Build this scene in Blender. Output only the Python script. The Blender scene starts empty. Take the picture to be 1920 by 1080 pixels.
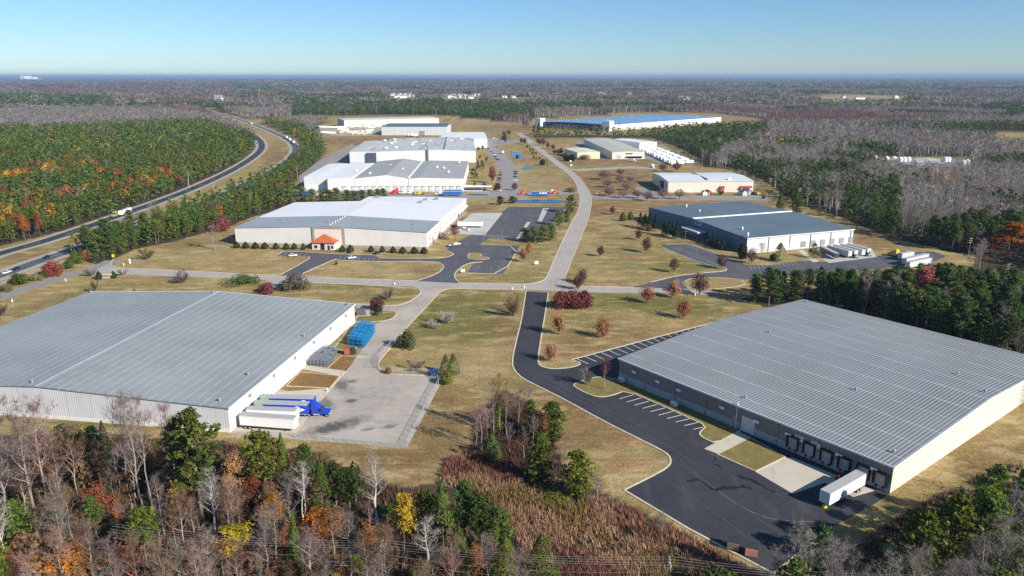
import bpy, bmesh, math, random
import numpy as np
from mathutils import Vector, Matrix, geometry
C = bpy.context
S = C.scene
COL = S.collection
R = math.radians
# ------------------------------------------------------------------ camera, sky, sun, exposure
CAM_H = 95.0
FPX = 1400.0                      # focal length in photo pixels (1920 wide)
PITCH = math.atan((540 - 143) / FPX)
cam = bpy.data.cameras.new('camera')
cam.sensor_width = 36; cam.lens = 36 * FPX / 1920
cam.clip_start = 1; cam.clip_end = 200000
camo = bpy.data.objects.new('camera', cam); COL.objects.link(camo)
camo.location = (0, 0, CAM_H); camo.rotation_euler = (math.pi / 2 - PITCH, 0, 0)
S.camera = camo

SUN_EL, SUN_AZ = R(30), R(127)     # azimuth measured clockwise from the view direction (+y)
world = bpy.data.worlds.new('World'); S.world = world; world.use_nodes = True
wn = world.node_tree.nodes; wl = world.node_tree.links
bg = wn['Background']; sky = wn.new('ShaderNodeTexSky')
sky.sky_type = 'NISHITA'; sky.sun_disc = False
sky.sun_elevation = SUN_EL; sky.sun_rotation = SUN_AZ
sky.altitude = 100; sky.air_density = 1.0; sky.dust_density = 0.0; sky.ozone_density = 6.0
tint = wn.new('ShaderNodeMix'); tint.data_type = 'RGBA'; tint.blend_type = 'MULTIPLY'; tint.inputs[0].default_value = 1; tint.inputs[7].default_value = (1, 1, .95, 1)
wl.new(sky.outputs[0], tint.inputs[6]); 
tcw = wn.new('ShaderNodeTexCoord'); spw = wn.new('ShaderNodeSeparateXYZ'); wl.new(tcw.outputs['Generated'], spw.inputs[0])
mrw = wn.new('ShaderNodeMapRange'); mrw.inputs[1].default_value = .09; mrw.inputs[2].default_value = .35; wl.new(spw.outputs[2], mrw.inputs[0])
tm = wn.new('ShaderNodeMix'); tm.data_type = 'RGBA'; tm.inputs[6].default_value = (.60, .715, .83, 1); tm.inputs[7].default_value = (1.0, 1.0, .95, 1)
wl.new(mrw.outputs[0], tm.inputs[0]); wl.new(tm.outputs[2], tint.inputs[7]); wl.new(tint.outputs[2], bg.inputs[0]); bg.inputs[1].default_value = 0.085
sd = bpy.data.lights.new('sun', 'SUN'); sd.energy = 4.6; sd.angle = R(0.55); sd.color = (1.0, 0.94, 0.85)
so = bpy.data.objects.new('sun', sd); COL.objects.link(so)
sdir = Vector((math.sin(SUN_AZ) * math.cos(SUN_EL), math.cos(SUN_AZ) * math.cos(SUN_EL), math.sin(SUN_EL)))
so.rotation_euler = sdir.to_track_quat('Z', 'Y').to_euler(); so.location = (300, -300, 400)
S.view_settings.view_transform = 'Standard'; S.view_settings.look = 'None'
S.view_settings.exposure = 0.82; S.view_settings.gamma = 1
S.cycles.max_bounces = 5; S.cycles.diffuse_bounces = 2; S.cycles.glossy_bounces = 2
S.cycles.transmission_bounces = 2; S.cycles.transparent_max_bounces = 6; S.cycles.volume_bounces = 0
S.cycles.caustics_reflective = False; S.cycles.caustics_refractive = False
S.cycles.use_denoising = False
# ------------------------------------------------------------------ photo pixel <-> world
_c, _s = math.cos(PITCH), math.sin(PITCH)
def G(x, y, z=0.0):
    u = (x - 960) / FPX; v = (540 - y) / FPX
    dz = -_s + v * _c; t = (z - CAM_H) / dz
    return Vector((u * t, (_c + v * _s) * t, z))
def Gs(pts, z=0.0): return [G(*p[:2], z) for p in pts]
def project(X, Y, Z=0.0):
    zc = Y * _c - (Z - CAM_H) * _s; uc = Y * _s + (Z - CAM_H) * _c
    return 960 + FPX * X / zc, 540 - FPX * uc / zc
def height_at(xb, yb, yt):
    P = G(xb, yb); v = (540 - yt) / FPX
    return CAM_H + P.y / (_c + v * _s) * (-_s + v * _c)
HAZE_D = 5.0e-5
# ------------------------------------------------------------------ naming helpers
def tag(o, label=None, cat=None, group=None, kind=None):
    if label: o['label'] = label
    if cat: o['category'] = cat
    if group: o['group'] = group
    if kind: o['kind'] = kind
    return o
def empty(name, loc=(0, 0, 0), rz=0.0, label=None, cat=None, group=None):
    o = bpy.data.objects.new(name, None); COL.objects.link(o)
    o.location = loc; o.rotation_euler = (0, 0, rz); o.empty_display_size = 0.5
    return tag(o, label, cat, group)
def link_mesh(name, me, parent=None):
    o = bpy.data.objects.new(name, me); COL.objects.link(o)
    if parent: o.parent = parent
    return o
def copy_tree(root, label=None, group=None, loc=None, rz=None):
    def rec(o, par):
        c = o.copy(); COL.objects.link(c); c.parent = par
        for ch in [k for k in bpy.data.objects if k.parent == o] if False else KIDS.get(o.name, []):
            rec(ch, c)
        return c
    r = rec(root, None)
    if label: r['label'] = label
    if group: r['group'] = group
    if loc is not None: r.location = loc
    if rz is not None: r.rotation_euler = (0, 0, rz)
    return r
KIDS = {}
class MB:
    """collects quads / polygons into one mesh"""
    def __init__(s): s.v = []; s.f = []
    def add(s, vs, fs):
        n = len(s.v); s.v += [tuple(p) for p in vs]; s.f += [tuple(i + n for i in f) for f in fs]; return s
    def box(s, x0, x1, y0, y1, z0, z1):
        return s.add([(x0,y0,z0),(x1,y0,z0),(x1,y1,z0),(x0,y1,z0),(x0,y0,z1),(x1,y0,z1),(x1,y1,z1),(x0,y1,z1)],
                     [(0,3,2,1),(4,5,6,7),(0,1,5,4),(1,2,6,5),(2,3,7,6),(3,0,4,7)])
    def prism(s, prof, y0, y1, inset=None):
        """profile in x,z extruded along y"""
        n = len(prof); a = [(x, y0, z) for x, z in prof]; b = [(x, y1, z) for x, z in prof]
        fs = [tuple(range(n)), tuple(range(2*n-1, n-1, -1))] + [(i, i+n, (i+1) % n + n, (i+1) % n) for i in range(n)]
        return s.add(a + b, fs)
    def cyl(s, p0, p1, r0, r1=None, n=8):
        r1 = r0 if r1 is None else r1
        p0 = Vector(p0); p1 = Vector(p1); d = (p1 - p0).normalized()
        a = d.orthogonal().normalized(); b = d.cross(a)
        vs = [p0 + (a*math.cos(t)+b*math.sin(t))*r0 for t in [2*math.pi*i/n for i in range(n)]]
        vs += [p1 + (a*math.cos(t)+b*math.sin(t))*r1 for t in [2*math.pi*i/n for i in range(n)]]
        return s.add(vs, [tuple(range(n-1, -1, -1)), tuple(range(n, 2*n))] + [(i, (i+1) % n, (i+1) % n+n, i+n) for i in range(n)])
    def build(s, name, mat, parent=None, bevel=0.0):
        me = bpy.data.meshes.new(name)
        me.from_pydata(s.v, [], s.f); me.update()
        bm = bmesh.new(); bm.from_mesh(me); bmesh.ops.recalc_face_normals(bm, faces=bm.faces)
        if bevel: bmesh.ops.bevel(bm, geom=list(bm.edges), offset=bevel, segments=2, affect='EDGES', profile=.5)
        bm.to_mesh(me); bm.free()
        if mat: me.materials.append(mat)
        o = link_mesh(name, me, parent)
        if parent: KIDS.setdefault(parent.name, []).append(o)
        return o
# ------------------------------------------------------------------ node helpers
class NT:
    def __init__(s, name):
        s.m = bpy.data.materials.new(name); s.m.use_nodes = True
        s.t = s.m.node_tree; s.b = s.t.nodes['Principled BSDF']
        s.b.inputs['Specular IOR Level'].default_value = 0.25
        s.out = s.t.nodes['Material Output']
    def n(s, typ, **kw):
        x = s.t.nodes.new('ShaderNode' + typ)
        for k, v in kw.items(): setattr(x, k, v)
        return x
    def put(s, sock, v):
        if isinstance(v, (int, float)): sock.default_value = v
        elif isinstance(v, (tuple, list)): sock.default_value = (*v, 1) if len(v) == 3 and sock.type == 'RGBA' else v
        else: s.t.links.new(v, sock)
    def math(s, op, a, b=0.0, c=0.0, clamp=False):
        x = s.n('Math', operation=op, use_clamp=clamp)
        for i, v in enumerate((a, b, c)): s.put(x.inputs[i], v)
        return x.outputs[0]
    def mix(s, f, a, b, blend='MIX'):
        x = s.n('Mix', data_type='RGBA', blend_type=blend)
        s.put(x.inputs[0], f); s.put(x.inputs[6], a); s.put(x.inputs[7], b)
        return x.outputs[2]
    def co(s, which='Object'):
        return s.n('TexCoord').outputs[which]
    def pos(s): return s.n('NewGeometry').outputs['Position']
    def sep(s, v):
        x = s.n('SeparateXYZ'); s.t.links.new(v, x.inputs[0]); return x.outputs
    def noise(s, v, scale, detail=3, rough=.55, stretch=None):
        if stretch:
            mp = s.n('Mapping'); s.t.links.new(v, mp.inputs[0]); mp.inputs['Scale'].default_value = stretch; v = mp.outputs[0]
        x = s.n('TexNoise'); s.t.links.new(v, x.inputs['Vector'])
        x.inputs['Scale'].default_value = scale; x.inputs['Detail'].default_value = detail; x.inputs['Roughness'].default_value = rough
        return x.outputs['Fac']
    def ramp(s, f, lo, hi, a=0.0, b=1.0):
        x = s.n('MapRange'); s.put(x.inputs[0], f); x.inputs[1].default_value = lo; x.inputs[2].default_value = hi
        x.inputs[3].default_value = a; x.inputs[4].default_value = b
        return x.outputs[0]
    def line(s, coord, period, width):
        """1 on a line of WIDTH every PERIOD"""
        f = s.math('FRACT', s.math('DIVIDE', coord, period))
        return s.math('LESS_THAN', s.math('ABSOLUTE', s.math('SUBTRACT', f, .5)), .5 * width / period)
    def bump(s, h, strength=.3, dist=.1):
        x = s.n('Bump'); x.inputs['Strength'].default_value = strength; x.inputs['Distance'].default_value = dist
        s.put(x.inputs['Height'], h); s.t.links.new(x.outputs[0], s.b.inputs['Normal'])
    def fin(s, col, rough=.7, metal=0.0, spec=None):
        s.put(s.b.inputs['Base Color'], col); s.put(s.b.inputs['Roughness'], rough); s.b.inputs['Metallic'].default_value = metal
        if spec is not None: s.b.inputs['Specular IOR Level'].default_value = spec
        return s.m
def scale_rgb(c, k): return tuple(x * k for x in c)
_mc = {}
def plain(name, col, rough=.6, metal=0.0, var=.12, nscale=1.2, spec=.3):
    key = (name, col)
    if key in _mc: return _mc[key]
    n = NT(name); f = n.noise(n.co(), nscale, 4)
    c = n.mix(n.ramp(f, .3, .7), scale_rgb(col, 1 - var), scale_rgb(col, 1 + var))
    _mc[key] = n.fin(c, rough, metal, spec); return _mc[key]
def wall_mat(name, col, rib=.9, ribdark=.12, seam=7.6, base=None, baseh=1.1, rough=.55, dirt=.12):
    n = NT(name); o = n.sep(n.co()); t = n.math('ADD', o[0], o[1])
    c = n.mix(n.ramp(n.noise(n.co(), .12, 4), .3, .7), scale_rgb(col, 1 - dirt * .5), scale_rgb(col, 1 + dirt * .3))
    st = n.noise(n.co(), 1.0, 3, stretch=(.9, .9, .06))
    c = n.mix(n.ramp(st, .55, .8, 0, dirt * 1.6), c, scale_rgb(col, .55))
    if rib:
        w = n.math('SINE', n.math('MULTIPLY', t, 2 * math.pi / rib))
        c = n.mix(n.ramp(w, .2, .9, 0, ribdark), c, scale_rgb(col, .45))
        n.bump(w, .25, .05)
    if seam: c = n.mix(n.math('MULTIPLY', n.line(t, seam, .16), .55), c, scale_rgb(col, .4))
    if base: c = n.mix(n.math('LESS_THAN', o[2], baseh), c, base)
    return n.fin(c, rough)
def roof_mat(name, col, axis=0, rib=.61, ribc=None, ribw=.2, lap=0, lapc=None, lapw=.3, stain=None, rough=.42, metal=0.0, patch=.14, amt=.7):
    """ribs repeat along AXIS; end laps repeat across"""
    n = NT(name); o = n.sep(n.co()); a, b = o[axis], o[1 - axis]
    f = n.noise(n.co(), .035, 5, .6); f2 = n.noise(n.co(), .5, 4, .6, stretch=(1, .15, 1) if axis == 0 else (.15, 1, 1))
    c = n.mix(n.ramp(f, .3, .7), scale_rgb(col, 1 - patch), scale_rgb(col, 1 + patch))
    c = n.mix(n.ramp(f2, .35, .75, 0, .35), c, scale_rgb(col, .8))
    if rib:
        c = n.mix(n.math('MULTIPLY', n.line(a, rib, ribw), amt), c, ribc or scale_rgb(col, 1.5))
        n.bump(n.math('SINE', n.math('MULTIPLY', a, 2 * math.pi / rib)), .35, .06)
    if lap:
        g = n.ramp(n.noise(n.co(), .25, 3), .35, .6, .25, 1)
        c = n.mix(n.math('MULTIPLY', n.line(b, lap, lapw), g), c, lapc or scale_rgb(col, 1.7))
    if stain:
        s1 = n.noise(n.co(), .09, 4, .65, stretch=(.25, 1.6, 1) if axis else (1.6, .25, 1))
        c = n.mix(n.ramp(s1, .56, .74, 0, .9), c, stain)
    return n.fin(c, rough, metal, .35)
# ------------------------------------------------------------------ value noise (numpy)
def vnoise(x, y, scale, seed=0, octv=4):
    x = np.asarray(x, float) / scale; y = np.asarray(y, float) / scale
    tot = np.zeros_like(x); amp = 1.0; norm = 0
    for k in range(octv):
        xi = np.floor(x).astype(np.int64); yi = np.floor(y).astype(np.int64); fx = x - xi; fy = y - yi
        fx = fx*fx*(3-2*fx); fy = fy*fy*(3-2*fy)
        def h(a, b):
            q = (a * 374761393 + b * 668265263 + (seed + k) * 974634777) & 0x7fffffff
            q = ((q ^ (q >> 13)) * 1274126177) & 0x7fffffff
            return ((q ^ (q >> 16)) & 0xffff) / 65535.0
        tot += amp * ((h(xi, yi)*(1-fx)+h(xi+1, yi)*fx)*(1-fy) + (h(xi, yi+1)*(1-fx)+h(xi+1, yi+1)*fx)*fy)
        norm += amp; amp *= .5; x = x*2.03 + 11.3; y = y*2.03 + 7.7
    return tot / norm
def inside(px, py, poly):
    px = np.asarray(px, float); py = np.asarray(py, float); r = np.zeros(px.shape, bool)
    n = len(poly)
    for i in range(n):
        x0, y0 = poly[i][:2]; x1, y1 = poly[(i+1) % n][:2]
        if y0 == y1: continue
        c = ((y0 > py) != (y1 > py)) & (px < (x1-x0)*(py-y0)/(y1-y0)+x0)
        r ^= c
    return r
def chaikin(pts, it=2, closed=True):
    for _ in range(it):
        q = []; n = len(pts)
        for i in range(n if closed else n-1):
            a, b = pts[i], pts[(i+1) % n]
            q += [a*.75+b*.25, a*.25+b*.75]
        if not closed: q = [pts[0]] + q + [pts[-1]]
        pts = q
    return pts
def smooth_open(pts, it=3):
    return chaikin(pts, it, False)
def polysheet(name, pts, z, mat, kind='structure', parent=None):
    """flat sheet from world points"""
    vs = [Vector((p.x, p.y, z)) for p in pts]
    tris = geometry.tessellate_polygon([vs])
    me = bpy.data.meshes.new(name); me.from_pydata([tuple(v) for v in vs], [], [tuple(t) for t in tris]); me.update()
    bm = bmesh.new(); bm.from_mesh(me)
    for f in bm.faces:
        if f.normal.z < 0: f.normal_flip()
    bm.to_mesh(me); bm.free(); me.materials.append(mat)
    o = link_mesh(name, me, parent)
    if kind: o['kind'] = kind
    return o
def ribbon_pts(pts, w0, w1):
    """left and right offset lines"""
    L, Rr = [], []
    for i, p in enumerate(pts):
        a = pts[max(i-1, 0)]; b = pts[min(i+1, len(pts)-1)]
        d = Vector((b.x-a.x, b.y-a.y)).normalized(); nrm = Vector((-d.y, d.x))
        L.append(Vector((p.x+nrm.x*w0, p.y+nrm.y*w0, 0))); Rr.append(Vector((p.x+nrm.x*w1, p.y+nrm.y*w1, 0)))
    return L, Rr
def ribbon(name, pts, w0, w1, z, mat, kind='structure'):
    L, Rr = ribbon_pts(pts, w0, w1); n = len(pts)
    me = bpy.data.meshes.new(name)
    me.from_pydata([(p.x, p.y, z) for p in L+Rr], [], [(i, i+n, i+n+1, i+1) for i in range(n-1)]); me.update()
    bm = bmesh.new(); bm.from_mesh(me)
    for f in bm.faces:
        if f.normal.z < 0: f.normal_flip()
    bm.to_mesh(me); bm.free(); me.materials.append(mat)
    o = link_mesh(name, me)
    if kind: o['kind'] = kind
    return o
def kerb_into(mb, pts, w=.42, h=.14, closed=False):
    if closed: pts = pts + [pts[0]]
    L, Rr = ribbon_pts(pts, w/2, -w/2); n = len(pts)
    vs = [(p.x, p.y, -.02) for p in L] + [(p.x, p.y, h) for p in L] + [(p.x, p.y, h) for p in Rr] + [(p.x, p.y, -.02) for p in Rr]
    fs = []
    for i in range(n-1):
        for k in range(3): fs.append((k*n+i, k*n+i+1, (k+1)*n+i+1, (k+1)*n+i))
    mb.add(vs, fs)
# ------------------------------------------------------------------ regions digitised on the ground
CLEAR_PX = [
 # the business park
 [(-260,700),(0,592),(0,520),(60,500),(120,480),(190,498),(250,468),(330,452),(430,424),(470,408),(555,385),(555,366),(540,352),(600,300),(610,285),(590,236),(640,222),(700,214),(830,216),(990,232),(1000,222),(1240,208),(1360,214),(1440,222),(1430,240),(1300,246),(1240,253),(1225,254),(1150,254),(1000,252),(1000,258),(1150,258),(1232,262),(1262,272),(1310,296),(1318,312),(1390,318),(1425,335),(1450,350),(1470,368),(1500,385),(1570,405),(1610,420),(1665,445),(1700,452),(1760,468),(1830,480),(1820,508),(1780,522),(1700,531),(1500,546),(1440,553),(1385,561),(1440,577),(1530,570),(1640,605),(1780,650),(2000,720),(2100,800,15),(1935,852,15),(1860,890,15),(1790,925,15),(1735,985,15),(1690,1030,12),(1560,1075,5),(1500,1120),(1440,1085),(1380,1050),(1290,1005),(1200,955),(1150,930),(1100,905),(1060,870),(1040,850),(1030,790),(1000,770),(940,740),(900,760),(880,800),(890,860),(870,890),(820,905),(770,915),(700,900),(660,880),(600,850),(540,842),(440,835),(400,825),(180,812),(-260,812)],
 # the highway corridor
 [(-300,560),(-300,520),(0,462),(120,432),(240,393),(330,360),(410,325),(455,302),(478,282),(482,270),(470,257),(448,244),(420,230),(390,217),(374,204),(380,200),(440,214),(510,238),(560,262),(569,280),(558,304),(510,334),(440,368),(360,400),(275,432),(165,470),(85,500),(0,532)],
 # far fields and yards
 [(1850,248),(1980,250),(1980,284),(1870,278)], [(1500,180),(1570,177),(1700,182),(1690,194),(1560,192)],
 [(930,183),(1000,182),(1000,191),(895,192)], [(1620,296),(1800,296),(1850,312),(1810,330),(1700,334),(1650,318)], [(1440,268),(1475,258),(1540,262),(1510,272),(1440,276)],
 [(1360,221),(1440,221),(1425,230),(1330,228)], [(730,178),(780,178),(775,192),(730,192)], [(830,178),(900,177),(895,192),(835,193)],
]
CLEAR = [[G(*q) for q in p] for p in CLEAR_PX]
def far_field(X, Y): return (np.hypot(X, Y) > 1700) & (vnoise(X, Y, 420, 91, 2) > .69)
def is_clear(X, Y):
    r = np.zeros(np.shape(X), bool)
    for p in CLEAR: r |= inside(X, Y, p)
    return r | far_field(X, Y)
# ------------------------------------------------------------------ ground sheet
def axis_pts(lo, hi, step, far, g=1.12):
    a = list(np.arange(lo, hi + .1, step)); s = step; x = hi
    up = []
    while x < far: s *= g; x += s; up.append(x)
    s = step; x = lo; dn = []
    while x > -far: s *= g; x -= s; dn.append(x)
    return np.array(dn[::-1] + a + up)
gx = axis_pts(-330, 330, 2.0, 60000); gy = axis_pts(90, 640, 2.0, 60000)
gy = gy[gy > -3000]
GX, GY = np.meshgrid(gx, gy)
fx, fy = GX.ravel(), GY.ravel()
clear = is_clear(fx, fy).astype(float)
front = fy > 60
px, py = np.where(front, 0, -9999.), np.where(front, 0, -9999.)
px[front], py[front] = project(fx[front], fy[front])
def lerp(a, b, t): return a * (1 - t[:, None]) + np.array(b) * t[:, None]
n1 = vnoise(fx, fy, 28, 1); n2 = vnoise(fx, fy, 9, 2); n3 = vnoise(fx, fy, 70, 3)
col = np.tile(np.array((.085, .062, .042)), (len(fx), 1))
col = lerp(col, (.06, .06, .035), np.clip((n1-.4)*3, 0, 1))
far = np.clip((fy - 2500) / 6000, 0, 1)
col = lerp(col, (.055, .06, .05), far * np.clip((vnoise(fx, fy, 900, 8) - .35) * 3, 0, 1))
grass = np.tile(np.array((.37, .26, .115)), (len(fx), 1))
grass = lerp(grass, (.25, .165, .075), np.clip((n1-.5)*4, 0, 1) * .8)
grass = lerp(grass, (.50, .385, .19), np.clip((n2-.52)*4, 0, 1) * .7)
grass = lerp(grass, (.23, .19, .065), np.clip((n3-.53)*5, 0, 1) * .6)
def blob(cx, cy, rx, ry): return np.exp(-(((px-cx)/rx)**2 + ((py-cy)/ry)**2)) * front
GREEN = [(870,575,75,28,.9),(880,610,90,32,.9),(800,600,40,25,.6),(1230,570,110,14,1),(1140,560,60,14,.7),(1330,580,60,14,.7),(1290,500,60,12,.8),(1180,480,60,25,.5),(560,535,90,6,.8),(730,555,50,14,.8),(640,640,40,20,.9),(720,600,30,10,.9),(330,470,60,12,.5),(60,600,60,20,.6),(250,540,90,10,.5),(150,560,40,14,.6),(1110,600,60,20,.5),(450,790,120,6,1),(200,795,150,8,1),(945,259,18,4,1),(1270,460,30,8,.9),(960,345,40,8,.5),(700,535,40,6,.8)]
BROWN = [(1170,345,110,28,1),(1150,395,60,10,1),(1300,378,140,6,1),(740,268,60,10,1),(650,265,50,8,1),(980,240,90,6,1),(890,392,30,5,.8),(800,505,30,8,.9),(330,455,60,10,.7),(1650,450,60,20,.7),(690,860,120,20,.8),(800,880,60,30,.7),(860,800,40,60,.5),(1120,300,120,8,.9),(1390,225,60,6,1),(1050,760,40,12,.7),(1400,1040,120,30,.6),(1150,810,90,40,.6),(1190,625,60,14,.5),(965,640,18,40,.8),(1000,735,40,16,.8),(1085,770,40,14,.7),(940,600,16,30,.6),(1100,650,50,12,.5),(820,760,30,60,.5),(830,840,50,30,.6),(580,720,60,12,1),(250,445,60,8,.8),(520,300,30,25,.9),(300,415,90,12,.8),(60,480,80,14,.6)]
CLAY = [(1190,845,32,24,.9),(1170,870,24,14,.8),(1100,790,20,10,.5),(1012,742,22,6,.6),(1065,790,26,12,.5),(968,665,10,22,.5),(1215,860,20,10,.7),(700,635,25,10,.8),(720,655,20,14,.7),(1060,665,30,6,.9),(1300,378,130,4,.6),(1380,385,90,3,.7),(960,672,40,14,.4),(250,462,50,6,.7),(1130,640,40,4,.5),(1195,483,24,4,.8),(1370,227,60,3,.9),(560,330,30,8,.6),(600,300,16,14,.5),(1190,390,60,5,.6)]
SAND = [(900,690,40,22,.6),(930,660,40,14,.4),(1130,642,16,3,1),(1200,850,28,14,.8),(965,745,18,6,.6),(270,480,110,10,.5),(400,470,90,8,.5),(700,502,100,12,.5),(540,497,40,8,.5),(960,345,60,16,.5),(1090,460,24,30,.5),(960,490,30,14,.5),(640,690,10,5,.4),(1040,675,26,6,.6),(80,590,40,8,.5)]
for L_, c_ in ((GREEN, (.185, .165, .05)), (BROWN, (.24, .14, .07)), (CLAY, (.36, .2, .095)), (SAND, (.44, .33, .175))):
    for cx, cy, rx, ry, a in L_:
        w = blob(cx, cy, rx, ry); w = np.clip((w * 1.5 + (n2 - .5) * 1.1 * (w > .03)), 0, 1) * a
        grass = lerp(grass, c_, w)
col = col * (1 - clear[:, None]) + grass * clear[:, None]
nx, ny = len(gx), len(gy)
gm = bpy.data.meshes.new('ground')
gm.vertices.add(nx*ny); gm.vertices.foreach_set('co', np.stack([fx, fy, np.zeros_like(fx)], 1).ravel())
ii = (np.arange(ny-1)[:, None]*nx + np.arange(nx-1)[None]).ravel()
quad = np.stack([ii, ii+1, ii+nx+1, ii+nx], 1)
gm.loops.add(quad.size); gm.loops.foreach_set('vertex_index', quad.ravel())
gm.polygons.add(len(quad)); gm.polygons.foreach_set('loop_start', np.arange(len(quad))*4); gm.polygons.foreach_set('loop_total', np.full(len(quad), 4))
at = gm.attributes.new('Col', 'FLOAT_COLOR', 'POINT'); at.data.foreach_set('color', np.concatenate([col, np.ones((len(col), 1))], 1).ravel().astype(np.float32))
gm.update(); gm.validate()
n = NT('dry_grass_ground'); P = n.pos()
a = n.n('Attribute', attribute_name='Col').outputs['Color']
c = n.mix(n.ramp(n.noise(P, .9, 5, .65), .3, .7), n.mix(1.0, a, (.58, .6, .6), 'MULTIPLY'), n.mix(1.0, a, (1.38, 1.34, 1.28), 'MULTIPLY'))
c = n.mix(n.ramp(n.noise(P, .22, 5, .6), .45, .68, 0, .5), c, n.mix(1.0, a, (.62, .78, .6), 'MULTIPLY'))
c = n.mix(n.ramp(n.noise(P, .5, 4, .6, stretch=(.12, 1, 1)), .55, .75, 0, .45), c, n.mix(1.0, a, (1.35, 1.3, 1.2), 'MULTIPLY'))
c = n.mix(n.ramp(n.noise(P, 3.5, 3, .7), .38, .6, 0, .75), c, n.mix(1.0, c, (.52, .54, .52), 'MULTIPLY'))
spc = n.n('SeparateColor'); n.t.links.new(a, spc.inputs[0]); gmask = n.ramp(spc.outputs[0], .13, .22)
st_ = n.noise(P, .16, 6, .68, stretch=(.45, 1, 1)); c = n.mix(n.math('MULTIPLY', n.ramp(st_, .50, .62, 0, .55), gmask), c, n.mix(n.ramp(n.noise(P, 2.2, 3, .7), .35, .65), (.36, .27, .13), (.60, .475, .26)))
st2 = n.noise(P, .11, 6, .7, stretch=(.6, 1, 1)); c = n.mix(n.math('MULTIPLY', n.ramp(st2, .53, .64, 0, .5), gmask), c, n.mix(n.ramp(n.noise(P, 2.6, 3, .7), .35, .65), (.12, .105, .035), (.22, .19, .07)))
s_ = n.noise(P, .35, 5, .65, stretch=(.22, 1, 1)); c = n.mix(n.ramp(s_, .5, .72, 0, .55), c, n.mix(1.0, c, (.6, .62, .6), 'MULTIPLY'))
n.bump(n.noise(P, 1.6, 5, .7), .6, .5)
gm.materials.append(n.fin(c, .95, 0, .1))
tag(link_mesh('ground', gm), kind='structure')
# ------------------------------------------------------------------ pavement materials
def paving(name, colr, var=.2, streak=None, sx=(1, 1, 1), joint=0, jc=None, crack=None, fine=.3, rough=.85, blots=()):
    n = NT(name); P = n.pos()
    c = n.mix(n.ramp(n.noise(P, .06, 5, .6), .3, .7), scale_rgb(colr, 1-var), scale_rgb(colr, 1+var))
    c = n.mix(n.ramp(n.noise(P, .45, 5, .65), .4, .7, 0, .5), c, scale_rgb(colr, 1+var*1.3))
    c = n.mix(n.ramp(n.noise(P, 4.0, 3, .7), .35, .7, 0, fine), c, scale_rgb(colr, .7))
    if streak: c = n.mix(n.ramp(n.noise(P, .35, 4, .6, stretch=sx), .55, .75, 0, .6), c, streak)
    if crack:
        v = n.n('TexVoronoi', feature='DISTANCE_TO_EDGE'); v.inputs['Scale'].default_value = .11
        n.t.links.new(n.n('VectorMath', operation='ADD').outputs[0], v.inputs['Vector']) if False else n.t.links.new(P, v.inputs['Vector'])
        g = n.ramp(n.noise(P, .05, 3), .45, .6)
        c = n.mix(n.math('MULTIPLY', n.math('LESS_THAN', v.outputs['Distance'], .014), n.math('MULTIPLY', g, .7)), c, crack)
    for bx, by, brx, bry, bk in blots:
        o = G(bx, by); mp = n.n('Mapping', vector_type='TEXTURE'); n.t.links.new(P, mp.inputs[0]); mp.inputs['Location'].default_value = (o.x, o.y, 0); mp.inputs['Scale'].default_value = (brx, bry, 1); mp.inputs['Rotation'].default_value = (0, 0, .5)
        ln = n.n('VectorMath', operation='LENGTH'); n.t.links.new(mp.outputs[0], ln.inputs[0])
        dd = n.math('ADD', ln.outputs['Value'], n.math('MULTIPLY', n.math('SUBTRACT', n.noise(P, .55, 5, .65), .5), 1.7)); c = n.mix(n.ramp(dd, .35, 1.1, bk, 0), c, (.05, .047, .044))
    n.bump(n.noise(P, 6, 3), .15, .03)
    return n.fin(c, rough, 0, .2)
M_ASPH = paving('fresh_asphalt', (.040, .042, .050), .25, (.075, .076, .08), (.5, .12, 1), fine=.5)
M_ASPH2 = paving('worn_asphalt', (.085, .087, .097), .2, (.16, .16, .165), (1, .15, 1), crack=(.05, .05, .055))
M_LOT = paving('weathered_concrete_lot', (.36, .32, .275), .3, (.5, .46, .41), (.25, 1.2, 1), fine=.6, blots=[(618,803,9,4,.85),(655,790,7,3.5,.5),(640,722,3.2,8,.7),(612,755,2.2,7,.6),(660,715,2.5,1.8,.7),(658,752,2.2,1.8,.8),(730,800,3,1.5,.6),(690,805,2.5,1,.6)])
M_ROAD = paving('pale_concrete_road', (.35, .32, .285), .1, (.22, .2, .18), (1, .08, 1))
M_ROADG = paving('grey_frontage_road', (.23, .215, .2), .1, (.3, .28, .26), (.2, 1, 1))
M_APRON = paving('concrete_apron', (.47, .42, .34), .14, (.3, .27, .22), (1, .3, 1))
M_APRON2 = paving('grey_concrete_apron', (.42, .41, .38), .12, (.33, .32, .3), (1, .2, 1))
M_SHOULD = paving('road_shoulder', (.33, .30, .25), .15, (.42, .38, .3), (.3, 1, 1))
M_KERB = plain('kerb_concrete', (.52, .44, .32), .85, 0, .2, .6)
M_LINE = plain('white_road_paint', (.62, .62, .6), .7, 0, .15, 2)
M_FLINE = plain('faded_road_paint', (.36, .36, .36), .8, 0, .2, 2)
M_SEAL = plain('crack_sealant', (.012, .012, .014), .6, 0, .1)
M_SCUFF = plain('tyre_scuff', (.12, .115, .11), .9, 0, .3, .8)
M_DIRT = plain('oil_stain', (.055, .05, .045), .9, 0, .3, .6)
def grass_top(name, colr):
    n = NT(name); P = n.pos()
    c = n.mix(n.ramp(n.noise(P, .35, 5, .65), .3, .7), scale_rgb(colr, .7), scale_rgb(colr, 1.3))
    c = n.mix(n.ramp(n.noise(P, 2.5, 4, .7), .4, .7, 0, .6), c, scale_rgb(colr, .6))
    n.bump(n.noise(P, 2.5, 4, .7), .5, .2); return n.fin(c, .95, 0, .1)
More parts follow.
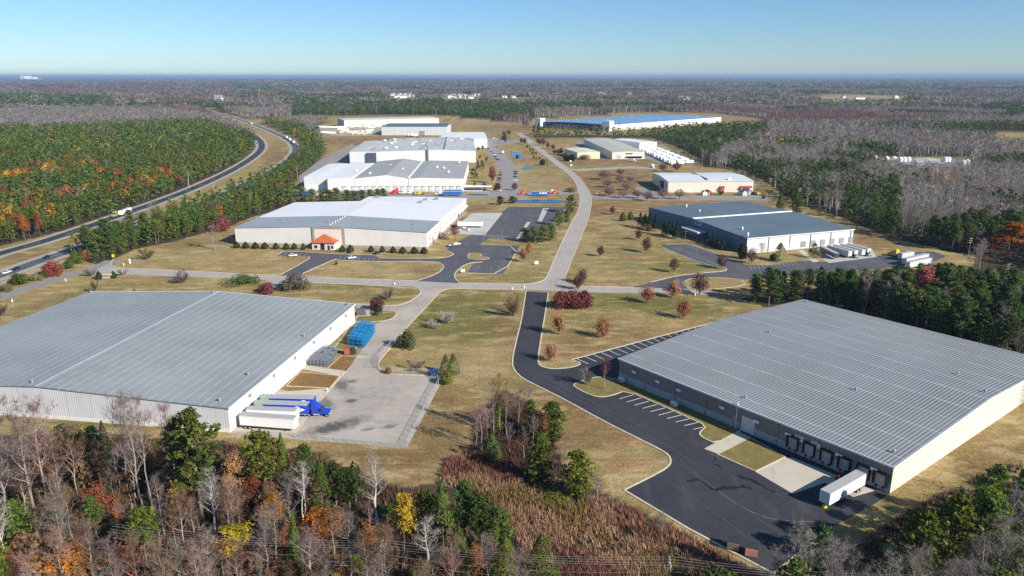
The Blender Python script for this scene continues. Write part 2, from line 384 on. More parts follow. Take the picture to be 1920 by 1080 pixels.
M_GTAN = grass_top('dry_verge_grass', (.30, .215, .095)); M_GOL = grass_top('olive_verge_grass', (.20, .165, .06)); M_GBR = grass_top('brown_verge_grass', (.22, .13, .05))
# ------------------------------------------------------------------ roads
def smooth(pts, it=2): return chaikin(Gs(pts), it)
# highway
HW_N = smooth_open(Gs([(-260,565),(-120,515),(0,474.5),(79,454),(173,422.5),(213,407.5),(333,366),(417,329),(455,308),(480,291),(491,279),(491,268),(482,257),(462,246),(430,232),(398,216),(383,206)]))
HW_S = smooth_open(Gs([(-260,600),(-120,556),(0,517),(79,487),(157,462),(267,424),(350,393),(430,360),(500,328),(540,303),(556,284),(552,270),(530,256),(500,243),(467,230),(430,218),(377,203)]))
for nm, ln, m in (('highway', HW_N, M_ASPH2), ('highway', HW_S, M_ROADG)):
    ribbon('highway_shoulder', ln, 8.2, -8.2, .012, M_SHOULD)
    ribbon(nm, ln, 4.6, -4.6, .024, M_ASPH if ln is HW_N else M_ASPH2)
    for w in (4.1, -4.1): ribbon('lane_line', ln, w+.09, w-.09, .03, M_LINE)
    acc = 0
    mbd = MB()
    for p, q in zip(ln[:-1], ln[1:]):
        Lg = (q-p).length; d = (q-p).normalized(); nn = Vector((-d.y, d.x, 0)) * .09; t = 0
        while t < Lg:
            if int((acc+t) / 12) % 3 == 0:
                e = min(t+2, Lg); A, B = p+d*t, p+d*e
                mbd.add([(A+nn)[:2]+(.03,), (A-nn)[:2]+(.03,), (B-nn)[:2]+(.03,), (B+nn)[:2]+(.03,)], [(0, 1, 2, 3)])
            t += 2
        acc += Lg
    mbd.build('lane_dashes', M_LINE)['kind'] = 'structure'
FRONT = smooth_open(Gs([(-200,640),(-60,580),(0,558),(70,534),(118,519),(165,506),(200,495),(212,488)]))
ribbon('frontage_road', FRONT, 4.6, -4.6, .02, M_ROADG)
CROSS = [(203,494),(212,501),(240,503),(330,507),(479,515),(600,520),(700,524),(850,529),(985,533),(1012,529),(1024,523),(1031,505),(1046,471),(1067,426),(1086,392),(1088,374),(1085,360),(1080,343),(1067,327),(1047,313),(1027,297),(1006,280),(990,268),(976,256),(968,250),(980,250),(990,258),(1001,266),(1030,290),(1063,313),(1087,333),(1100,350),(1106,360),(1109,370),(1109,385),(1103,411),(1088,447),(1067,499),(1057,525),(1062,532),(1076,536.5),(1187,538.5),(1260,541),(1330,545),(1345,549),(1322,553),(1240,550),(1107,548.5),(1000,544),(900,542),(800,538),(700,535),(587,530),(432,522),(325,518.5),(224,514),(190,514),(168,512)]
polysheet('road', Gs(CROSS), .028, M_ROAD)
polysheet('driveway', smooth([(505,523),(545,525),(530,541),(488,541),(492,531)], 1), .02, M_ROAD)
# left driveway and yard
polysheet('driveway', Gs([(770,536),(845,540),(830,544),(818,554),(807,567),(785,590),(763,613),(740,642),(722,664),(710,678),(709,690),(716,697),(733,702),(800,704),(828,706),(830,712),(820,732),(762,841),(690,834),(545,823),(430,812),(520,730),(600,742),(620,728),(648,697),(672,667),(702,607),(717,603),(738,597),(743,590),(740,584),(725,583),(668,580),(668,570),(725,573),(752,572),(773,563),(788,551),(789,545),(784,541)]), .02, M_LOT)
polysheet('concrete_pad', Gs([(470,776),(522,735),(616,728),(598,755),(556,812),(440,808)]), .026, M_APRON)
polysheet('concrete_pad', Gs([(556,690),(567,683),(650,697),(637,705)]), .026, M_APRON)
ISLES = []      # (points, material)
def isle(pts, m, it=2, z=.11, name='verge'):
    w = smooth(pts, it) if it else Gs(pts)
    polysheet(name, w, z, m); ISLES.append(w)
isle([(537,724),(563,698),(637,705),(618,728)], M_GBR, 0)
isle([(613,692),(640,668),(671,670),(648,696)], M_GBR, 0)
isle([(625,655),(652,618),(667,604),(699,603),(690,612),(672,640),(664,660)], M_GOL, 0)
isle([(665,600),(672,592),(742,584),(744,589),(736,598),(715,603),(667,604)], M_GOL, 1)
# dark drive and lot
LOT = [(986,546),(1028,549),(1022,590),(1015,630),(1008,677),(1013,687),(1033,692),(1067,690),(1088,684),(1087,679),(1070,675),(1240,630),(1395,590),(1450,595),(1668,925),(1640,945),(1560,988),(1450,1076),(1290,991),(1170,919),(1240,884),(1256,872),(1258,862),(1253,853),(1240,844),(1200,824),(1130,789),(1060,750),(1010,725),(980,710),(964,695),(960,680),(965,650),(978,600),(984,560)]
polysheet('parking_lot', Gs(LOT), .02, M_ASPH)
isle([(1074,722),(1084,717),(1098,712),(1124,706),(1162,712),(1260,753),(1400,803),(1382,810),(1343,832),(1317,821),(1310,812),(1326,799),(1290,783),(1240,760),(1174,732),(1147,742),(1128,745),(1110,742),(1084,730)], M_GOL, 1)
isle([(1345,852),(1407,821),(1472,857),(1417,884)], M_GOL, 0)
polysheet('concrete_ramp', Gs([(1320,842),(1344,851),(1407,820),(1383,809)]), .13, M_APRON)
polysheet('concrete_apron', Gs([(1417,885),(1470,858),(1486,858),(1640,920),(1600,932),(1547,905),(1487,926)]), .026, M_APRON)
KE = MB()
for w in ISLES: kerb_into(KE, w, closed=True)
for line, it in (([(1028,549),(1022,590),(1015,630),(1008,677),(1013,687),(1033,692),(1067,690),(1088,684),(1087,679),(1070,675)], 1), ([(1070,675),(1240,630),(1395,590)], 0),
             ([(1452,1077),(1290,991),(1170,919)], 0), ([(1170,919),(1240,884),(1256,872),(1258,862),(1253,853),(1240,844),(1200,824),(1130,789),(1060,750),(1010,725),(980,710),(964,695),(960,680),(965,650),(978,600),(984,560),(986,546)], 1),
             ([(1560,988),(1450,1076)], 0)):
    kerb_into(KE, smooth_open(Gs(line), it) if it else Gs(line), .5)
# beige warehouse lots
polysheet('parking_lot', Gs([(516,479),(535,470),(640,477),(700,478),(712,484),(800,485),(830,484),(846,480),(852,476),(836,470),(848,457),(868,448),(885,440),(911,440),(917,446),(900,458),(975,461),(943,514),(875,512),(888,494),(906,491),(886,492),(870,497),(857,507),(852,514),(853,522),(862,531),(780,527),(812,517),(829,507),(832,498),(820,490),(695,490.5),(632,488),(630,485),(605,496),(567,513),(560,517),(525,516),(556,499),(580,485),(580,481),(560,480)]), .032, M_ASPH2)
polysheet('truck_court', Gs([(954,388),(1062,388),(1040,412),(1030,430),(1010,452),(969,450),(905,446),(880,440)]), .02, M_ASPH2)
polysheet('concrete_apron', Gs([(886,400),(943,399),(909,441),(860,439),(838,437)]), .036, M_APRON2)
for q in ([(1018,390.6),(1029,390.6),(1016,415),(1008,415)], [(988,416),(995,416),(972,450),(966,450)]):
    polysheet('concrete_strip', Gs(q), .026, M_APRON2)
isle([(879,476),(883,474),(905,476),(900,481),(918,483),(915,487),(880,486),(877,482)], M_GTAN, 1, .12)
KE2 = MB()
for w in ISLES[6:]: kerb_into(KE2, w, closed=True)
for line in ([(516,479),(535,470),(640,477),(700,478)], [(712,484),(800,485),(830,484),(846,480),(852,476),(836,470)], [(906,491),(886,492),(870,497),(857,507),(852,514),(853,522),(862,531)],
             [(780,527),(812,517),(829,507),(832,498),(820,490),(695,490.5),(632,488),(630,485),(605,496),(567,513)], [(525,516),(556,499),(580,485),(580,481)], [(900,458),(975,461),(943,514),(875,512)],
             [(862,531),(985,533.5),(1012,529),(1024,523),(1031,505),(1046,471),(1067,426),(1086,392),(1088,374),(1085,360),(1080,343),(1067,327),(1047,313),(1027,297),(1006,280),(990,268)],
             [(1001,266),(1030,290),(1063,313),(1087,333),(1100,350),(1106,360),(1109,370),(1109,385),(1103,411),(1088,447),(1067,499),(1057,525),(1062,532),(1076,536.5),(1187,538.5)],
             [(212,488),(206,494),(212,501),(240,503),(330,507),(479,515),(525,516)], [(567,517),(600,520),(700,524),(780,527)],
             [(984,543),(900,542),(848,541),(830,544),(818,554),(807,567),(785,590),(763,613),(740,642),(722,664),(710,678),(709,690),(716,697),(733,702),(800,704),(828,706)],
             [(668,570),(725,573),(752,572),(773,563),(788,551),(789,545),(784,541),(700,535),(587,530)], [(672,667),(648,697),(620,728),(600,752)]):
    kerb_into(KE2, smooth_open(Gs(line), 1), .5)
# blue warehouse lots
polysheet('parking_lot', Gs([(1187,538),(1220,530),(1271,517),(1322,512),(1358,509),(1364,506),(1357,502),(1316,495),(1236,462),(1248,458),(1290,457),(1348,477),(1372,486),(1400,497),(1450,497),(1500,489),(1560,491),(1640,481),(1700,472),(1750,472),(1775,480),(1750,491),(1700,499),(1500,516),(1440,520),(1400,524),(1356,520),(1322,520),(1296,521.5),(1284,525),(1279,531),(1290,541),(1240,545)]), .018, M_ASPH2)
polysheet('concrete_apron', Gs([(1545,487),(1555,493),(1644,482),(1634,466),(1600,458),(1530,466)]), .024, M_APRON2)
polysheet('concrete_path', Gs([(1495,470),(1505,468),(1537,490),(1525,492)]), .022, M_APRON)
isle([(1284,530),(1288,525),(1298,522),(1322,520.5),(1356,521),(1390,524),(1400,536),(1330,543),(1300,541)], M_GTAN, 1)
for line in ([(1220,529),(1271,516.5),(1322,511.5),(1358,508.5),(1364,505.5),(1357,501.5),(1316,494.5),(1236,461.5)], [(1248,458),(1290,457),(1348,477),(1372,486)]):
    kerb_into(KE2, smooth_open(Gs(line), 1), .5)
kerb_into(KE2, ISLES[-1], closed=True)
KE.build('kerb', M_KERB)['kind'] = 'structure'; KE2.build('kerb', M_KERB)['kind'] = 'structure'
# further service roads
M_FAR = paving('distant_pavement', (.25, .235, .22), .12)
polysheet('service_road', Gs([(540,354),(620,358),(780,364),(870,362),(1000,359),(1086,356),(1088,363),(1040,366),(1000,369),(900,372),(780,373),(640,370),(560,367)]), .016, M_FAR)
polysheet('car_park', Gs([(915,276),(932,275),(950,292),(966,310),(973,322),(973,362),(928,362),(938,322),(928,302),(912,286)]), .02, M_FAR)
polysheet('service_road', Gs([(1062,316),(1080,317),(1180,312),(1230,314),(1230,317),(1180,316),(1085,321)]), .016, M_SHOULD)
polysheet('service_road', Gs([(1108,366),(1150,366),(1200,364),(1190,352),(1215,350),(1240,368),(1330,368),(1430,366),(1460,376),(1300,376),(1200,376),(1109,372)]), .016, M_FAR)
polysheet('yard', Gs([(1052,290),(1110,297),(1215,298),(1240,306),(1310,306),(1240,272),(1150,262),(1080,266),(1090,285)]), .014, M_FAR)
polysheet('yard', Gs([(590,238),(700,232),(790,252),(640,255),(600,250)]), .014, M_SHOULD)
polysheet('yard', Gs([(560,330),(600,300),(660,270),(700,300),(690,350),(565,350)]), .012, M_FAR)
polysheet('yard', Gs([(1630,298),(1790,298),(1830,312),(1700,314)]), .012, M_FAR)
polysheet('service_road', Gs([(905,256),(935,262),(975,262),(985,266),(940,272),(915,276)]), .014, M_FAR)
# ponds
n = NT('pond_water'); n.bump(n.noise(n.pos(), .8, 3), .04, .05); M_WATER = n.fin((.015, .04, .065), .12, 0, .3)
for q in ([(952,286),(962,284),(975,286),(980,292),(986,297),(970,298),(960,294)], [(977,315),(985,312.5),(1001,313),(1003,317),(990,319),(978,318)],
          [(950,377),(975,375),(1010,374),(1052,374.5),(1060,378),(1050,382),(1000,381.5),(960,380)], [(1478,263),(1505,262),(1512,266),(1490,269),(1476,267)]):
    polysheet('pond', smooth(q, 2), .02, M_WATER)
# ------------------------------------------------------------------ markings
def marks(e1a, e1b, e2a, e2b, n, w=.13, z=.0265, mat=M_LINE):
    mb = MB(); A0, A1, B0, B1 = [G(*p) for p in (e1a, e1b, e2a, e2b)]
    for i in range(n):
        t = i / (n-1); a = A0.lerp(A1, t); b = B0.lerp(B1, t); d = (b-a).normalized(); k = Vector((-d.y, d.x, 0)) * w
        mb.add([(a+k)[:2]+(z,), (a-k)[:2]+(z,), (b-k)[:2]+(z,), (b+k)[:2]+(z,)], [(0, 1, 2, 3)])
    mb.build('parking_lines', mat)['kind'] = 'structure'
marks((1161,748), (1300,805), (1188,740), (1327,799), 10)
marks((1082,673), (1385,594), (1103,682), (1405,603), 24)
marks((875,511), (890,494), (893,511), (905,495), 8, .1, .038, M_FLINE)
marks((943,513), (962,482), (925,512), (945,482), 11, .1, .038, M_FLINE)
marks((902,481), (912,460), (918,482), (930,461), 7, .1, .038, M_FLINE)
marks((530,473), (575,476), (524,477.5), (570,480.5), 6, .1, .038, M_FLINE)
marks((640,480), (712,485), (636,485), (708,489.5), 9, .1, .038, M_FLINE)
marks((1262,466), (1345,500), (1275,464.5), (1358,497), 16, .1, .024, M_FLINE)
marks((1285,462), (1345,481), (1302,459.5), (1357,479), 13, .1, .024, M_FLINE)
marks((1405,500), (1490,492), (1409,506), (1496,497), 12, .1, .024, M_FLINE)
# crack sealing, scuffs and stains on the fresh lot
def squiggle(name, pts, w, z, mat, jit=.5, seed=1):
    rnd = random.Random(seed); ps = smooth_open(Gs(pts), 2); L, Rr = [], []
    for i, p in enumerate(ps):
        ww = w * (.4 + 1.2 * rnd.random()); L.append((p.x + rnd.uniform(-jit, jit)*.4, p.y + ww, z)); Rr.append((p.x + rnd.uniform(-jit, jit)*.4, p.y - ww, z))
    n_ = len(ps); mb = MB(); mb.add(L+Rr, [(i, i+n_, i+n_+1, i+1) for i in range(n_-1)]); mb.build(name, mat)['kind'] = 'structure'
squiggle('sealed_crack', [(1288,903),(1305,898),(1320,905),(1340,921),(1352,914),(1372,916),(1390,912),(1408,915)], .55, .0245, M_SEAL, .8, 3)
squiggle('sealed_crack', [(1384,893),(1400,897),(1415,902),(1435,915),(1452,922)], .6, .0255, M_SEAL, .8, 5)
squiggle('sealed_crack', [(1340,850),(1342,862),(1332,867),(1352,876)], .35, .0245, M_SEAL, .6, 7)
squiggle('sealed_crack', [(1370,885),(1395,897),(1420,906)], .18, .0247, M_SEAL, .5, 9)
M_ARC = plain('turning_scuff', (.085, .087, .093), .9, 0, .25, .5)
squiggle('tyre_mark', [(1270,855),(1300,885),(1340,915),(1380,945),(1430,970),(1480,978),(1525,978)], .22, .0242, M_ARC, .1, 11)
squiggle('tyre_mark', [(1452,922),(1478,940),(1490,965),(1485,1000),(1462,1026)], .16, .0244, M_ARC, .1, 13)
for k_, q_ in enumerate(([(1002,560),(992,620),(984,680),(1010,712),(1080,748),(1180,800),(1280,850),(1330,895)], [(1008,560),(999,620),(992,676),(1016,706),(1086,741),(1188,793),(1290,842)], [(1060,712),(1100,705),(1180,660),(1290,622)], [(1200,815),(1290,880),(1400,960),(1480,1010)], [(1250,900),(1340,960),(1430,1030)])):
    squiggle('tyre_mark', q_, .3, .0228+k_*.0002, plain('faint_tyre_track', (.055, .056, .062), .9, 0, .3, .4), .05, 30+k_)
def stain_patch(name, cx, cy, r, mat, z, seed, ax=1.0):
    rnd = random.Random(seed); o = G(cx, cy); ph = [rnd.uniform(0, 6.28) for _ in range(4)]; pts = []
    for i in range(40):
        t = 2*math.pi*i/40; rr = r*(1 + .25*math.sin(2*t+ph[0]) + .18*math.sin(3*t+ph[1]) + .14*math.sin(5*t+ph[2]) + .1*math.sin(9*t+ph[3]))
        pts.append(Vector((o.x + rr*math.cos(t)*ax, o.y + rr*math.sin(t), 0)))
    polysheet(name, pts, z, mat)
# ------------------------------------------------------------------ buildings
def frame(pA, pB, pC=None, W=None, zc=0.0):
    """origin pA, x along pA->pB, width to pC (pixel at height zc) or W; building lies on the left of pA->pB"""
    A = G(*pA) if len(pA) == 2 else G(*pA); B = G(*pB)
    A.z = 0; B.z = 0
    d = B - A; L = d.length; d.normalize(); nrm = Vector((-d.y, d.x, 0))
    if pC is not None: W = (G(pC[0], pC[1], zc) - A).dot(nrm)
    return A, math.atan2(d.y, d.x), L, W
def warehouse(name, label, fr, H, Rr, wall, roof, ridge='x', fasc=None, over=.35, off=.5, cat='warehouse', flat_ends=True):
    A, rz, L, W = fr
    root = empty(name, A, rz, label, cat)
    w = MB(); z0 = -.1
    if ridge == 'x':
        yr = W * off
        w.add([(0,0,z0),(L,0,z0),(L,W,z0),(0,W,z0),(0,0,H),(L,0,H),(L,W,H),(0,W,H),(0,yr,H+Rr),(L,yr,H+Rr)],
              [(0,1,5,4),(1,2,6,9,5),(2,3,7,6),(3,0,4,8,7)])
        sl = [((-over, -over, H - Rr*over/yr), (L+over, -over, H - Rr*over/yr), (L+over, yr, H+Rr), (-over, yr, H+Rr)),
              ((-over, yr, H+Rr), (L+over, yr, H+Rr), (L+over, W+over, H - Rr*over/yr), (-over, W+over, H - Rr*over/yr))]
    else:
        xr = L * off
        w.add([(0,0,z0),(L,0,z0),(L,W,z0),(0,W,z0),(0,0,H),(L,0,H),(L,W,H),(0,W,H),(xr,0,H+Rr),(xr,W,H+Rr)],
              [(0,1,5,8,4),(1,2,6,5),(2,3,7,9,6),(3,0,4,7)])
        sl = [((-over, -over, H - Rr*over/xr), (xr, -over, H+Rr), (xr, W+over, H+Rr), (-over, W+over, H - Rr*over/xr)),
              ((xr, -over, H+Rr), (L+over, -over, H - Rr*over/xr), (L+over, W+over, H - Rr*over/xr), (xr, W+over, H+Rr))]
    w.build('wall', wall, root)
    r = MB()
    a, b = sl
    up = lambda q, k: tuple((x, y, z + k) for x, y, z in q)
    # one closed gable slab: top and underside share the ridge
    t, k = .28, .03
    if ridge == 'x': P = [a[0], a[1], a[2], a[3], b[2], b[3]]
    else: P = [a[0], a[3], a[2], a[1], b[2], b[1]]
    top = [(x, y, z+t+k) for x, y, z in P]; bot = [(x, y, z+k) for x, y, z in P]
    r.add(top+bot, [(0,1,2,3),(3,2,4,5),(6,9,8,7),(9,11,10,8),(0,6,7,1),(1,7,8,2),(2,8,10,4),(4,10,11,5),(5,11,9,3),(3,9,6,0)])
    r.build('roof', roof, root)
    if fasc:
        f = MB(); e = over + .02; hh = H - Rr*over/((W if ridge == 'x' else L)*off)
        if ridge == 'x':
            f.box(-e, L+e, -e-.22, -e, hh-.12, hh+.36)
        else:
            f.box(L+e, L+e+.22, -e, W+e, hh-.12, hh+.36)
        f.build('gutter', fasc, root)
        if 'x' == ridge:
            g = MB()
            for x0 in (L+e,):
                g.add([(x0,-e,hh-.1),(x0+.1,-e,hh-.1),(x0+.1,W*off,H+Rr-.1+.2),(x0,W*off,H+Rr-.1+.2),(x0,-e,hh+.4),(x0+.1,-e,hh+.4),(x0+.1,W*off,H+Rr+.42),(x0,W*off,H+Rr+.42)],[(0,1,2,3),(4,7,6,5),(0,4,5,1),(1,5,6,2),(2,6,7,3),(3,7,4,0)])
                g.add([(x0,W+e,hh-.1),(x0+.1,W+e,hh-.1),(x0+.1,W*off,H+Rr-.1+.2),(x0,W*off,H+Rr-.1+.2),(x0,W+e,hh+.4),(x0+.1,W+e,hh+.4),(x0+.1,W*off,H+Rr+.42),(x0,W*off,H+Rr+.42)],[(0,1,2,3),(4,7,6,5),(0,4,5,1),(1,5,6,2),(2,6,7,3),(3,7,4,0)])
            g.build('rake_trim', fasc, root)
    return root, L, W
def sb(x, side, L, W, w, z0, z1, d0, d1):
    """box bounds on a wall: side 'f' y=0, 'r' x=L, 'b' y=W, 'l' x=0; d0..d1 outwards"""
    if side == 'f': return (x-w/2, x+w/2, -d1, -d0, z0, z1)
    if side == 'r': return (L+d0, L+d1, x-w/2, x+w/2, z0, z1)
    if side == 'b': return (x-w/2, x+w/2, W+d0, W+d1, z0, z1)
    return (-d1, -d0, x-w/2, x+w/2, z0, z1)
M_WHITE = plain('white_painted_metal', (.74, .75, .75), .5, 0, .06)
M_TRIM = plain('pale_metal_trim', (.66, .68, .68), .4, 0, .08)
M_GREYM = plain('grey_metal', (.3, .31, .32), .45, .3, .1)
M_DARK = plain('dark_recess', (.03, .032, .036), .7)
M_BLACK = plain('black_rubber', (.014, .014, .016), .7)
M_DOOR = plain('pale_roller_door', (.55, .56, .58), .55, 0, .1)
M_GLASS = plain('dark_window_glass', (.02, .03, .045), .08, 0, .1, 1, .6)
M_CONC = plain('bare_concrete', (.42, .41, .39), .85, 0, .15)
def vent_on(root, x, y, z, mat=None, k=1.0):
    b = MB(); b.cyl((x, y, z-.6), (x, y, z+.9*k), .38*k, n=10); b.cyl((x, y, z+.9*k), (x, y, z+1.2*k), .62*k, .35*k, n=10)
    return b.build('roof_vent', mat or M_WHITE, root)
def unit_on(root, x, y, z, sx=2.2, sy=1.6, h=1.2, mat=None):
    b = MB(); b.box(x-sx/2, x+sx/2, y-sy/2, y+sy/2, z-.3, z+h); b.cyl((x, y, z+h), (x, y, z+h+.15), .5, n=10)
    return b.build('rooftop_unit', mat or M_GREYM, root)
def dock(root, x, side, L, W, seal=M_BLACK, door=M_DOOR, z0=1.2, w=2.7, h=3.0, fr=.55):
    s = MB()
    for a in (-1, 1):
        s.box(*sb(x + a*(w/2+fr/2), side, L, W, fr, z0-.1, z0+h+fr, .02, .62))
    s.box(*sb(x, side, L, W, w, z0+h, z0+h+fr, .02, .7)); 
    for a in (-.8, .8): s.box(*sb(x+a, side, L, W, .4, z0-.75, z0-.2, .02, .3))
    so_ = s.build('dock_seal', seal, root)
    d = MB(); d.box(*sb(x, side, L, W, w, z0, z0+h, .01, .09)); 
    for k in range(1, 4): d.box(*sb(x, side, L, W, w, z0+h*k/4-.02, z0+h*k/4+.02, .09, .11))
    d.build('dock_door', door, root)
# ---- left grey-roofed warehouse (ridge runs away from the camera)
H1 = height_at(432, 811, 766)
fr = frame((432, 811), (666, 604))
A1, rz1, L1, _ = fr
nrm = Vector((-math.sin(rz1), math.cos(rz1), 0))
ridge_far = G(418, 543, H1+2.6)
W1 = 2 * (ridge_far - A1).dot(nrm)
fr = (A1, rz1, L1, W1)
w1 = wall_mat('white_corrugated_wall', (.53, .535, .54), rib=.75, ribdark=.04, seam=7.6, base=(.66, .64, .62), baseh=1.3)
r1 = roof_mat('grey_seam_roof', (.23, .247, .242), axis=0, rib=1.55, ribc=(.31, .335, .345), ribw=.42, lap=3.1, lapc=(.34, .37, .38), lapw=.45, amt=.75, rough=.6, patch=.2)
wh1, L, W = warehouse('warehouse', 'huge warehouse with pale grey seamed gable roof beside the blue crate stack', fr, H1, 2.6, w1, r1, 'x', M_TRIM)
b = MB(); b.box(-.4, L+.4, W/2-.18, W/2+.18, H1+2.6+.2, H1+2.6+.38); b.build('ridge_cap', plain('weathered_ridge', (.43, .45, .455), .5, 0, .1), wh1)
for x, z0, h, wd in ((9, 0, 4.0, 3.2), (24, 1.2, 3, 2.7), (29.5, 1.2, 3, 2.7), (35, 1.2, 3, 2.7), (40.5, 1.2, 3, 2.7), (46, 1.2, 3, 2.7)):
    if z0: dock(wh1, x-9, 'f', L, W, seal=M_TRIM, fr=.25, w=2.4, h=2.5)
    else:
        d = MB(); d.box(*sb(3.2, 'f', L, W, wd, z0, h, .01, .1)); d.build('loading_door', M_DOOR, wh1)
for x, wd, h in ((62, 3.4, 4.4), (52, 1.1, 2.3), (70, 1.1, 2.3), (L-9, 1.1, 2.3)):
    d = MB(); d.box(*sb(x, 'f', L, W, wd, 0, h, .01, .1)); d.build('door', M_WHITE, wh1)
for x in np.arange(12, L, 15.2):
    d = MB(); d.box(*sb(x, 'f', L, W, .9, 5.4, 6.3, .02, .3)); d.build('wall_louvre', M_GREYM, wh1)
for x in np.arange(7.6, L, 7.6):
    d = MB(); d.cyl((x+.4, -.12, .1), (x+.4, -.12, H1-.1), .09, n=6); d.build('downpipe', M_TRIM, wh1)
for x, y in ((3, 4), (22, 5.5), (L-40, 3.4), (2, W/2+3), (L-2, W-2), (L-2, 2), (L-1.5, W/2+1)): vent_on(wh1, x, y, H1+2.6*min(y, W-y)/(W/2)+.4, M_GREYM, .8)
# ---- right grey-roofed warehouse
H2 = height_at(1160, 710, 673)
fr = frame((1160, 710), (1668, 925), (1523, 567), zc=H2)
A2, rz2, L2, W2 = fr
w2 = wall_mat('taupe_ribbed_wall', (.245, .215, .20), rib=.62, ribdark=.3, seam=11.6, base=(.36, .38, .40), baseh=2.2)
r2 = roof_mat('pale_seam_roof', (.172, .186, .192), axis=0, rib=1.0, ribc=(.275, .295, .302), ribw=.46, lap=9.6, lapc=(.44, .46, .47), lapw=.3, amt=.7, rough=.6, patch=.2)
wh2, L, W = warehouse('warehouse', 'taupe walled warehouse with ribbed silver roof above the fresh dark asphalt lot', fr, H2, 2.4, w2, r2, 'x', M_TRIM)
# cream end wall facing the sun
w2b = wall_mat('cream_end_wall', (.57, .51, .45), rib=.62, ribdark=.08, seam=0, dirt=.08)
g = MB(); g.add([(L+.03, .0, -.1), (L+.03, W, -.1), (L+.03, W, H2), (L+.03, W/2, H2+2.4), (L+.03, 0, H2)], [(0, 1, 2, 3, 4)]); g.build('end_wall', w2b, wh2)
def along(px_, py_):
    P = G(px_, py_); d = Vector((math.cos(rz2), math.sin(rz2), 0)); return (P - A2).dot(d)
M_DOORD = plain('grey_dock_door', (.33, .33, .37), .6)
for pxs in ((1490, 845), (1520, 858), (1551, 872), (1583, 887), (1618, 902), (1650, 915)): dock(wh2, along(*pxs), 'f', L, W, door=M_DOORD, z0=1.25, fr=.34)
for pxs in ((1189, 722), (1232, 741), (1273, 757), (1353, 791), (1418, 818), (1477, 843), (1572, 883), (1637, 910)):
    d = MB(); x = along(*pxs); d.box(*sb(x, 'f', L, W, 1.7, H2-2.7, H2-1.9, .02, .5)); hd = d.build('wall_lamp', M_WHITE, wh2, .05)
    d = MB(); d.box(*sb(x, 'f', L, W, 1.9, H2-2.85, H2-1.8, .01, .06)); d.build('lamp_backing', M_BLACK, wh2)
for x in np.arange(11.6, L-2, 11.6):
    d = MB(); d.box(*sb(x, 'f', L, W, .22, .1, H2-.2, .01, .2)); d.build('downpipe', M_GREYM, wh2)
d = MB(); d.box(*sb(along(1402, 812), 'f', L, W, 4.2, .1, 4.6, .01, .15)); d.build('loading_door', M_DOOR, wh2)
d = MB(); d.box(*sb(along(1375, 802), 'f', L, W, 1.2, 1.2, 3.5, .01, .1)); d.build('door', M_GREYM, wh2)
d = MB(); d.box(*sb(along(1380, 803), 'f', L, W, .25, .2, H2+1.2, .05, .3)); d.build('vent_pipe', M_TRIM, wh2)
d = MB(); d.box(*sb(L/2, 'f', L, W, L*.995, 2.2, 2.36, .012, .12)); d.build('wall_ledge', M_GREYM, wh2)
for pxs in ((1497, 852), (1527, 865)):
    x = along(*pxs); s_ = MB(); s_.box(*sb(x-.2, 'f', L, W, 2.3, H2-3.0, H2-1.55, .02, .09)); pl = s_.build('sign_board', M_WHITE, wh2)
    s_ = MB()
    for k, (wd, zz) in enumerate(((1.3, H2-2.0), (1.7, H2-2.45), (1.1, H2-2.75))): s_.box(*sb(x-.2, 'f', L, W, wd, zz, zz+.2, .09, .1))
    s_.build('sign_lettering', M_DARK, pl)
for x, wd in ((along(1505, 856), .9), (along(1535, 868), .9), (along(1567, 882), 1.3), (along(1633, 908), 1.3)):
    d = MB(); d.box(*sb(x, 'f', L, W, wd, .05, 2.9, .02, .12)); d.build('concrete_pier', M_CONC, wh2)
for x, y in ((3, W-3), (L-3, 6), (L*.5, 5), (L*.22, W/2), (L-2.5, W/2+4), (L*.7, W*.3), (L*.85, W*.62)): vent_on(wh2, x, y, H2+2.4*min(y, W-y)/(W/2)+.4, M_GREYM, .7)
# ---- beige front warehouse with the orange porch
H3 = height_at(444, 459, 427.5)
fr = frame((443, 459), (801, 468.5)); A3, rz3, L3, _ = fr
n3v = Vector((-math.sin(rz3), math.cos(rz3), 0))
W3 = (G(859, 387, H3) - A3).dot(n3v); W3a = (G(818, 415.5, H3) - A3).dot(n3v); W3b = (G(885, 372, H3) - A3).dot(n3v)
w3 = wall_mat('cream_panel_wall', (.64, .62, .575), rib=.9, ribdark=.06, seam=0, base=(.33, .29, .25), baseh=1.6)
M_WROOF = roof_mat('white_membrane_roof', (.64, .655, .665), rib=0, patch=.04, rough=.6)
r3 = roof_mat('grey_membrane_roof', (.27, .29, .295), axis=0, rib=2.0, ribc=(.33, .35, .36), ribw=.3, patch=.08, amt=.5)
wh3, L, W = warehouse('warehouse', 'cream warehouse with split grey and white roof and an orange hipped porch', (A3, rz3, L3, W3a), H3, 2.2, w3, r3, 'y', None)
